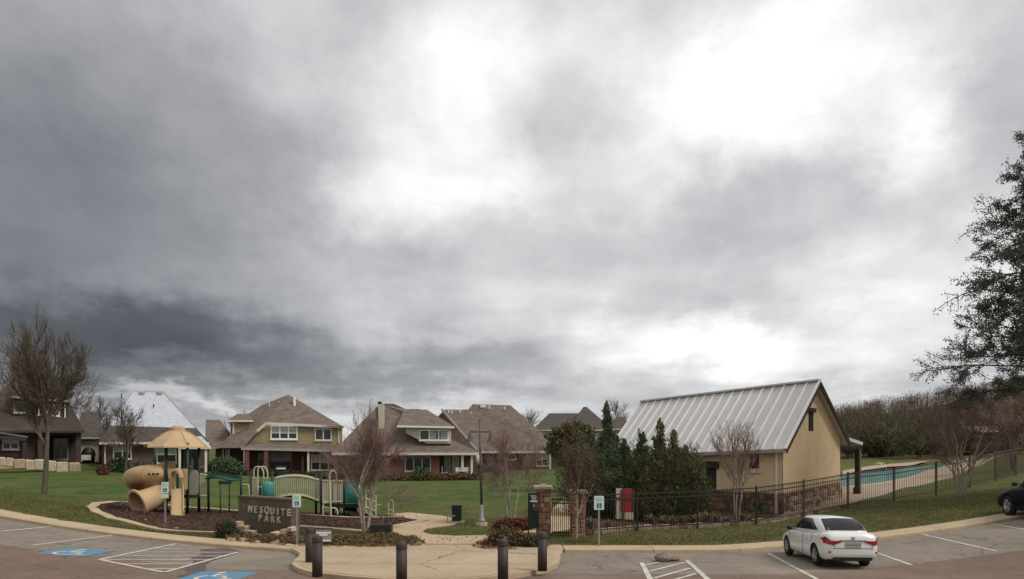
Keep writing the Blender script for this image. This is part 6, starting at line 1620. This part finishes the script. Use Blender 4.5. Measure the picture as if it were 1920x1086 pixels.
def leafy(name, lab, base, parts, m, cat='tree', group=None, trunk=None, seed=1):
    """foliage thing: parts = list of (centre, radii, count, leaf size, shape)"""
    g2 = np.random.default_rng(seed); Vs, Fs, o = [], [], 0
    for (c, rad, n, size, shape) in parts:
        if shape == 'spray':
            ns = max(20, n // 55); t = g2.random(ns) ** 1.15; a = g2.uniform(0, 2 * np.pi, ns)
            env = rad[0] * (1 - t) ** .8 * (1 + .2 * np.sin(a * 3 + seed)) * g2.uniform(.55, 1.2, ns) + .05
            ln = (.35 + .55 * g2.random(ns)) * (1.1 - .5 * t); di = np.c_[np.cos(a), np.sin(a)]
            p0 = np.c_[di * (env * .25)[:, None], t * rad[2] * .93]; p1 = np.c_[di * env[:, None], t * rad[2] * .93 + ln + .15 * g2.normal(size=ns)]
            k = np.repeat(np.arange(ns), 55)[:n]; n = len(k); f_ = g2.random(n) ** .8
            pc_ = p0[k] + (p1[k] - p0[k]) * f_[:, None] + g2.normal(0, 1, (n, 3)) * (.11 * (1.15 - f_))[:, None] + np.array(c)
            up = (p1 - p0)[k]; up = up / np.linalg.norm(up, axis=1)[:, None] * 1.1
        elif shape == 'cone':
            t = g2.random(n) ** 1.25; a = g2.uniform(0, 2 * np.pi, n)
            lob = 1 + .22 * np.sin(a * 5 + t * 9 + seed) + .15 * np.sin(a * 9 - t * 17)
            rr_ = rad[0] * (1 - t) ** .75 * lob * np.sqrt(g2.uniform(.25, 1.0, n)) + .03
            pc_ = np.c_[np.cos(a) * rr_, np.sin(a) * rr_, t * rad[2]] + np.array(c); up = np.c_[np.cos(a) * .5, np.sin(a) * .5, np.ones(n) * 1.0]
        else:
            v = g2.normal(size=(n, 3)); v /= np.linalg.norm(v, axis=1)[:, None]
            lump = 1 + .2 * np.sin(v[:, 0] * 6 + seed) * np.sin(v[:, 1] * 7 + 2 * seed) + .15 * np.sin(v[:, 2] * 11 + v[:, 0] * 9)
            v *= (g2.uniform(.35, 1.0, n) ** .5 * lump)[:, None]; pc_ = v * np.array(rad) + np.array(c); up = np.c_[v[:, 0], v[:, 1], np.full(n, 1.1)] if shape == 'needle' else None
        V, Fc = quads(pc_, g2.uniform(size * .6, size * 1.4, n), .26 if shape == 'needle' else .35 if shape in ('cone', 'spray') else .55, 1.0, up)
        Vs.append(V); Fs.append(Fc + o); o += len(V)
    root = empty(name, base, lab, cat, group)
    bl = np.array(base)
    link('foliage', np_mesh('foliage', np.concatenate(Vs) - bl, np.concatenate(Fs)), m, root)
    if trunk:
        MB().tube([Vector(base) - Vector((0, 0, .1)), Vector(base) + Vector((0, 0, trunk[1]))], [trunk[0], trunk[0] * .5], 8).build('trunk', M_BARK, root, True)
    return root
def juniper(px, top, Y, w, seed, lab, m, subs=()):
    b_ = tr_at(px, 0, Y); H_ = CAMZ - (top - HOR) / F * Y - b_.z
    g3 = random.Random(seed); w *= 1.5
    parts = [(b_, (.85, .8, H_ - .3), 5600, .07, 'spray'), (b_, (w * .9, w * .8, H_ * .7), 6500, .075, 'spray'), (b_ + Vector((0, 0, 1.75)), (w * 1.2, 1.0, 1.85), 9500, .07, 'needle')]
    for k in range(11):
        a = g3.uniform(0, 6.28); rr_ = w * g3.uniform(.35, 1.0); ht = H_ * (1.0 - .42 * rr_ / w) * g3.uniform(.62, .95)
        parts.append((b_ + Vector((math.cos(a) * rr_, math.sin(a) * rr_ * .7, 0)), (.7, .7, ht - .2), 3000, .075, 'spray'))
    leafy('juniper', lab, b_, parts, m, 'tree', 'junipers beside the pool house', (.12, H_ * .7), seed)
juniper(1137, 742, 34.0, 1.15, 41, 'tallest dark juniper with a thin pointed top', M_JUN, ((-.55, .72, .8), (.6, .66, .8)))
juniper(1112, 815, 33.0, 1.0, 42, 'dark juniper at the left end of the row, behind the right gate pillar', M_JUN, ((.3, .8, .6),))
juniper(1172, 812, 33.0, 1.1, 43, 'short dark juniper just right of the tallest one', M_JUN, ((.5, .85, .5), (-.5, .8, .6)))
juniper(1204, 800, 32.2, 1.1, 44, 'dark juniper behind the red board, with several short tips', M_JUN, ((.5, .93, .4), (-.45, .88, .4)))
juniper(1238, 774, 31.6, 1.15, 45, 'olive tinted juniper with a narrow tall tip in front of the metal roof', M_JUN2, ((.5, .94, .4), (-.5, .7, .6)))
juniper(1264, 796, 31.0, .95, 46, 'olive juniper at the right, next to the pool house door', M_JUN2, ((.55, .84, .6), (-.3, .9, .4)))
juniper(1284, 835, 30.6, .6, 47, 'low olive juniper at the right end of the row before the dark door', M_JUN2, ((.3, .75, .7),))
c = P(1074, 832, 46); b_ = tr_at(1074, 0, 46)
leafy('oak_tree', 'round dull green oak left of the junipers', b_, [(c, (1.75, 1.6, 1.45), 7000, .13, 'ball'), (c + Vector((-.6, -.3, -.3)), (1.1, 1, .9), 2500, .12, 'ball'), (c + Vector((.3, 0, -1.3)), (1.2, 1.0, .8), 2200, .12, 'ball')], M_OAK, trunk=(.14, 3.6), seed=51)

# large tree whose crown enters at the right edge
def big_tree():
    rng = np.random.default_rng(77); bx_, by_ = 26.3, 30.0; bz = zt(bx_, by_)
    root = empty('large_tree', (bx_, by_, bz), 'large dark leafy tree reaching in from the right edge', 'tree')
    segs = []; H_ = 17.6
    tr_ = [np.array([0, 0, z]) + np.array([math.sin(z * .4) * .15, math.cos(z * .5) * .12, 0]) for z in np.linspace(0, H_ * .96, 14)]
    for i in range(13): segs.append((tr_[i], tr_[i + 1], .36 * (1 - i / 13.5), .36 * (1 - (i + 1) / 13.5) + .01, 0))
    leaf = []
    cfg = dict(wob=.16, up=-.01, rmin=.015, max=2, n=[9, 7, 0], t0=[.15, .15, 0], ang=(.4, 1.0), ratio=(.3, .48))
    for k in range(84):
        z = 4.6 + (H_ - 5.2) * (k / 83.0) ** 1.1; i = min(int(z / (H_ * .96) * 13), 12)
        fr_ = (z - 4.6) / (H_ - 4.6); Lr = (3.9 * (1 - fr_) ** .6 + .5) * rng.uniform(.72, 1.08)
        if fr_ < .06: Lr *= .85
        a = k * 2.399 + rng.uniform(-.4, .4); d = np.array([math.cos(a), math.sin(a), -.02 + .75 * fr_]); d /= np.linalg.norm(d)
        sub = []; grow(rng, sub, np.array([tr_[i][0], tr_[i][1], z]), d, Lr, .02 + .008 * Lr, 0, cfg); segs += [(s[0], s[1], s[2], s[3], s[4] + 1) for s in sub]
    big_ = [s[:4] for s in segs if s[4] < 2]; small = [s[:4] for s in segs if s[4] >= 2]
    V, Fc = prisms(big_, 7); link('trunk', np_mesh('trunk', V, Fc), M_BARK, root, True)
    V, Fc = prisms(small, 3); link('twigs', np_mesh('twigs', V, Fc), M_TWIG, root)
    ends = np.array([s[1] for s in segs if s[4] >= 2]); wgt = np.clip(1.35 - (ends[:, 2] - 4) / 15.0, .18, 1.2); wgt /= wgt.sum()
    n = 180000; pick = ends[rng.choice(len(ends), n, p=wgt)]
    pc_ = pick + rng.normal(0, 1, (n, 3)) * np.array([.075, .075, .09]) - np.array([0, 0, .05])
    V, Fc = quads(pc_, rng.uniform(.03, .065, n), .5, 1.0, np.tile(np.array([[0, 0, -.35]]), (n, 1))); link('leaves', np_mesh('leaves', V, Fc), M_BIGLEAF, root)
big_tree()

# ---- woods on the hill
def woods():
    rng = np.random.default_rng(5)
    for mname, m, cnt, sel, lab in (('woodland', M_TWIGW, 700, 0, 'brown leafless woodland covering the hillside at right'), ('woodland_undergrowth', M_TWIGG, 150, 1, 'dull olive undergrowth and young trees along the woodland edge')):
        Vs, Fs, o = [], [], 0
        for k in range(cnt):
            Y = rng.uniform(98, 245) if sel == 0 else rng.uniform(90, 135)
            px = rng.uniform(1455, 2120); x = (px - 960) / F * Y; z = zt(x, Y)
            hh = rng.uniform(6.0, 8.2) if sel == 0 else rng.uniform(2.0, 5.5)
            w = hh * rng.uniform(.28, .4); n = 270 if Y < 150 else 170
            v = rng.normal(size=(n, 3)); v /= np.linalg.norm(v, axis=1)[:, None]; v *= rng.random(n)[:, None] ** .4
            pc_ = v * np.array([w, w, hh * .42]) + np.array([x, Y, z + hh * .55])
            up = np.c_[v[:, 0], v[:, 1], np.abs(v[:, 2]) + .7]
            V, Fc = quads(pc_, rng.uniform(.35, .8, n), .045 if sel == 0 else .12, 1.0, up); Vs.append(V); Fs.append(Fc + o); o += len(V)
            if sel == 0:
                r_ = .08; V = np.array([[x - r_, Y, z - .3], [x + r_, Y, z - .3], [x + .03, Y, z + hh * .8], [x - .03, Y, z + hh * .8], [x, Y - r_, z - .3], [x, Y + r_, z - .3], [x, Y + .03, z + hh * .8], [x, Y - .03, z + hh * .8]])
                Vs.append(V); Fs.append(np.array([[0, 1, 2, 3], [4, 5, 6, 7]]) + o); o += 8
        ob = link(mname, np_mesh(mname, np.concatenate(Vs), np.concatenate(Fs)), m); tag(ob, lab, 'woodland', kind='stuff')
woods()
rng_ = np.random.default_rng(8)
for i, (px, Y, H_, W_) in enumerate(((1640, 97, 2.2, 1.6), (1668, 98, 2.8, 1.7), (1735, 100, 2.2, 2.0), (1905, 84, 5.0, 1.8))):
    b_ = tr_at(px, 0, Y); leafy('evergreen_bush', ('dark evergreen bush at the wood edge, just right of the porch post', 'taller dark evergreen at the wood edge behind the pool', 'broad dark bush at the wood edge above the far end of the pool', 'dark evergreen under the reddish tree at the right edge')[i], b_, [(b_ + Vector((0, 0, H_ * .5)), (W_, W_, H_ * .55), 1800, .16, 'ball')], M_OAK, 'bush', trunk=(.1, H_ * .5), seed=60 + i)

# ================================================================ SHRUBS AND GROUND COVER
def shrub(name, lab, px, py, rx, rz, n, m, ls=.05, Y=None, ry=None, cat='shrub', seed=1):
    b_ = G(px, py) if Y is None else tr_at(px, py, Y)
    return leafy(name, lab, b_, [(b_ + Vector((0, 0, rz * .75)), (rx, ry or rx, rz), n, ls, 'ball')], m, cat, trunk=(.03, rz * .6), seed=seed)
shrub('round_shrub', 'clipped round grey brown shrub left of the sandstone pile', 424, 1008, .40, .36, 2600, M_SHRUB, .035, seed=3)
shrub('low_shrub', 'low red leaved shrub in front of the slender crape myrtle', 962, 994, .85, .30, 3000, M_SHRUBR, .05, ry=.35, seed=4)
shrub('mound_shrub', 'brown green mounded shrub in the bed right of the path', 950, 1028, .62, .42, 3000, M_COVER, .05, ry=.4, seed=5)
shrub('low_shrub', 'dull green low shrub beside the mounded shrub, behind the plaza bollards', 1000, 1031, .5, .28, 2000, M_SHRUB, .045, ry=.35, seed=6)
shrub('house_shrub', 'dark clipped shrub under the window of the white roofed house', 224, 874, 1.0, .75, 1500, M_JUN, .11, Y=57.5, seed=7)
shrub('house_shrub', 'dark shrub beside the porch of the white roofed house, behind the tube slide', 268, 878, 1.1, .65, 1500, M_JUN, .11, Y=57.5, seed=8)
shrub('house_shrub', 'small round brown shrub on the lawn below the garage', 193, 890, .5, .45, 900, M_SHRUBR, .08, Y=54, seed=9)
shrub('house_shrub', 'dark green shrub below the windows of the centre house', 790, 900, 1.0, .75, 1600, M_JUN, .11, Y=62, seed=10)
shrub('house_shrub', 'dark bushes at the left corner of the tan dormer house', 420, 895, 1.6, 1.0, 2000, M_JUN, .13, Y=63, seed=11)
shrub('house_shrub', 'dark flower pot shrub on the lawn right of the lamp post', 936, 894, .6, .4, 800, M_JUN, .09, Y=68, seed=12)
# low brown garden border before the centre houses
def border(lab, pxs, Y, m, seed):
    parts = []
    for px in pxs: b_ = tr_at(px, 0, Y); parts.append((b_ + Vector((0, 0, .3)), (.9, .5, .42), 420, .1, 'ball'))
    leafy('garden_border', lab, tr_at(pxs[0], 0, Y), parts, m, 'shrubs', seed=seed)
border('brown dormant garden border in front of the centre house', range(700, 905, 16), 61.5, M_COVER, 21)
border('brown planting strip under the porch of the tan dormer house', range(470, 640, 18), 62.5, M_SHRUB, 22)
# ornamental grasses behind the fence
def tuft(px, Y, hh, lab, seed, m=M_STRAW, n=150):
    g2 = np.random.default_rng(seed); b_ = tr_at(px, 0, Y); Vs = []
    a = g2.uniform(0, 2 * np.pi, n); l = g2.uniform(.6, 1.1, n) * hh; ou = g2.uniform(.1, .75, n) * hh
    d = np.c_[np.cos(a), np.sin(a)]; s = np.c_[-np.sin(a), np.cos(a)] * .012
    p0 = np.c_[d * .06 * g2.random((n, 1)), np.zeros(n)]; p1 = np.c_[d * (ou * .4)[:, None], l * .75]; p2 = np.c_[d * ou[:, None], l * g2.uniform(.6, 1, n)]
    V = np.stack([p0 + np.c_[s, np.zeros(n)], p0 - np.c_[s, np.zeros(n)], p1 - np.c_[s, np.zeros(n)], p1 + np.c_[s, np.zeros(n)], p2 + np.c_[s * .4, np.zeros(n)], p2 - np.c_[s * .4, np.zeros(n)]], 1).reshape(-1, 3)
    i0 = (np.arange(n) * 6)[:, None]; Fc = np.concatenate([i0 + np.array([[0, 1, 2, 3]]), i0 + np.array([[3, 2, 5, 4]])])
    ob = link('ornamental_grass', np_mesh('ornamental_grass', V, Fc), m); ob.location = b_
    tag(ob, lab, 'grass clump', 'straw grasses behind the fence')
names_ = ['beside the right gate pillar', 'left of the red board', 'right of the red board', 'second right of the red board', 'below the middle junipers', 'before the olive junipers', 'just left of the pool house door', 'in front of the pool house door', 'right of the pool house door', 'left of the vase shaped myrtle', 'at the foot of the vase shaped myrtle', 'between the vase shaped myrtle and the yucca']
for i, (px, Y, hh) in enumerate(((1106, 27.5, .6), (1140, 27.6, .45), (1222, 28.3, .62), (1244, 28.6, .55), (1262, 28.2, .6), (1282, 28.6, .58), (1306, 28.8, .6), (1326, 29.2, .68), (1344, 29.2, .6), (1362, 29.4, .45), (1392, 29.9, .5), (1408, 30.2, .4))):
    tuft(px, Y, hh, 'straw coloured grass clump ' + names_[i], 70 + i)
# yucca
b_ = tr_at(1421, 0, 31.0); yc_ = empty('yucca', b_, 'spiky green yucca against the stone base of the pool house', 'plant')
MB().tube([b_, b_ + Vector((0, 0, .55))], .07, 8).build('stem', M_BARK, yc_)
g2 = random.Random(2)
for k in range(46):
    a = g2.uniform(0, 6.28); e = g2.uniform(-.35, 1.2); l = g2.uniform(.4, .62); s_ = b_ + Vector((0, 0, .5 + g2.uniform(-.1, .15))); t_ = s_ + Vector((math.cos(a) * math.cos(e), math.sin(a) * math.cos(e), math.sin(e))) * l
    MB().tube([s_, s_.lerp(t_, .5) + Vector((0, 0, .02)), t_], [.02, .026, .004], 4).build('leaf', M_YUCCA, yc_)
# planting beds: low dormant cover, fallen leaves and rim stones
def bed(px_poly, n, lab, seed):
    poly = gp(*px_poly); rgs = np.random.default_rng(seed); q = scatter(poly, n)
    hgt = .10 + .10 * (np.sin(q[:, 0] * 2.3) * np.sin(q[:, 1] * 2.9) + .6).clip(0, 1.4)
    V, Fc = quads(np.c_[q, zt_arr(q[:, 0], q[:, 1]) + rgs.uniform(0, 1, n) * hgt], rgs.uniform(.025, .06, n), .5, .8)
    ob = link('ground_cover', np_mesh('ground_cover', V, Fc), M_COVER); tag(ob, lab, 'ground cover', kind='stuff'); return poly
b1 = bed([(405, 1005), (440, 1001), (480, 1010), (555, 1013), (572, 1012), (600, 1014), (690, 1007), (740, 1009), (785, 1016), (797, 1021), (770, 1029), (730, 1033), (690, 1034), (640, 1031), (600, 1029), (540, 1026), (470, 1020), (425, 1012)], 15000, 'dormant brown ground cover in the bed round the MESQUITE PARK wall', 1)
b2 = bed([(886, 1032), (895, 1022), (925, 1014), (965, 1010), (1000, 1010), (1025, 1020), (1030, 1035), (1010, 1040), (905, 1037)], 7000, 'dormant brown ground cover in the bed right of the path', 2)
def rim(name, lab, pts_px, n, seed):
    r2 = random.Random(seed); c0 = G(*pts_px[0]); r_ = empty(name, c0, lab, 'rocks'); L = [G(*p) for p in pts_px]; d = [0]
    for i in range(1, len(L)): d.append(d[-1] + (L[i] - L[i - 1]).length)
    for k in range(n):
        t = (k + r2.uniform(.1, .9)) / n * d[-1]; x = np.interp(t, d, [p.x for p in L]) + r2.uniform(-.1, .1); y = np.interp(t, d, [p.y for p in L]) + r2.uniform(-.1, .1); s = r2.uniform(.08, .2)
        piece('rock', BLOCKS[r2.choice((0, 1, 2, 3, 2))][r2.randrange(4)], r_, (x, y, zt(x, y) + s * .3), (s * 1.4, s, s * .8), (r2.uniform(-.3, .3), r2.uniform(-.3, .3), r2.uniform(0, 3)))
rim('rock_edging', 'small rim stones along the kerb side of the MESQUITE PARK bed', [(425, 1013), (480, 1021), (560, 1027), (640, 1032), (700, 1035), (745, 1032), (790, 1023)], 46, 1)
rim('rock_edging', 'small rim stones round the bed right of the path', [(925, 1015), (895, 1023), (888, 1031), (905, 1037), (960, 1039), (1015, 1041)], 26, 2)
# turf blades along the edges and over the near lawns
def blades():
    rgs = np.random.default_rng(12); n = 52000; X = rgs.uniform(-26, 26, n); Y = yc(X) + 1.15 + rgs.gamma(1.3, 2.6, n)
    ok = np.ones(n, bool)
    for poly in (path_poly, mul, gate_path, deck, plaza_out):
        xs_ = [p[0] for p in poly]; ys_ = [p[1] for p in poly]
        cand = np.where((X > min(xs_)) & (X < max(xs_)) & (Y > min(ys_)) & (Y < max(ys_)))[0]
        for i in cand:
            if inside(poly, X[i], Y[i]): ok[i] = False
    X, Y = X[ok], Y[ok]; n = len(X); Z = zt_arr(X, Y)
    a = rgs.uniform(0, 2 * np.pi, n); h_ = rgs.uniform(.03, .085, n); s = np.c_[np.cos(a), np.sin(a), np.zeros(n)] * .012; tip = np.c_[rgs.normal(0, .03, (n, 2)), h_]
    p = np.c_[X, Y, Z - .01]; V = np.stack([p - s, p + s, p + tip], 1).reshape(-1, 3); Fc = np.arange(3 * n).reshape(n, 3)
    ob = link('grass_blades', np_mesh('grass_blades', V, Fc), GRASS); tag(ob, 'short turf blades over the near lawns and kerb edges', 'grass', kind='stuff')
blades()
# tree rings of bare soil
for px, py, nm in ((1081, 1015, 0),):
    c = G(px, py); sheet('soil', [(c.x + .45 * math.cos(a), c.y + .35 * math.sin(a)) for a in np.linspace(0, 6.28, 18)[:-1]], lambda X, Y: zt_arr(X, Y) + .02, M_MULCH, .3)
# soil under the fence planting
sheet('soil', gp((1098, 1001), (1195, 994), (1308, 989), (1418, 982), (1466, 972), (1466, 964), (1400, 966), (1320, 962), (1220, 955), (1130, 955), (1100, 975)), lambda X, Y: zt_arr(X, Y) + .015, M_MULCH, .7)

# fallen leaves on the turf and along the kerb
def fallen():
    rgs = np.random.default_rng(21); n = 1500; X = rgs.uniform(-24, 22, n); Y = yc(X) + rgs.gamma(1.3, 2.4, n) + 1.3
    V, Fc = quads(np.c_[X, Y, np.maximum(zt_arr(X, Y), np.where(Y < yc(X) + 1.1, z_lot(X, Y) + .13, -9)) + .045], rgs.uniform(.02, .05, n), .6, .25)
    ob = link('fallen_leaves', np_mesh('fallen_leaves', V, Fc), M_DEADLEAF); tag(ob, 'brown fallen leaves scattered over the turf and pavement edges', 'leaves', kind='stuff')
fallen()
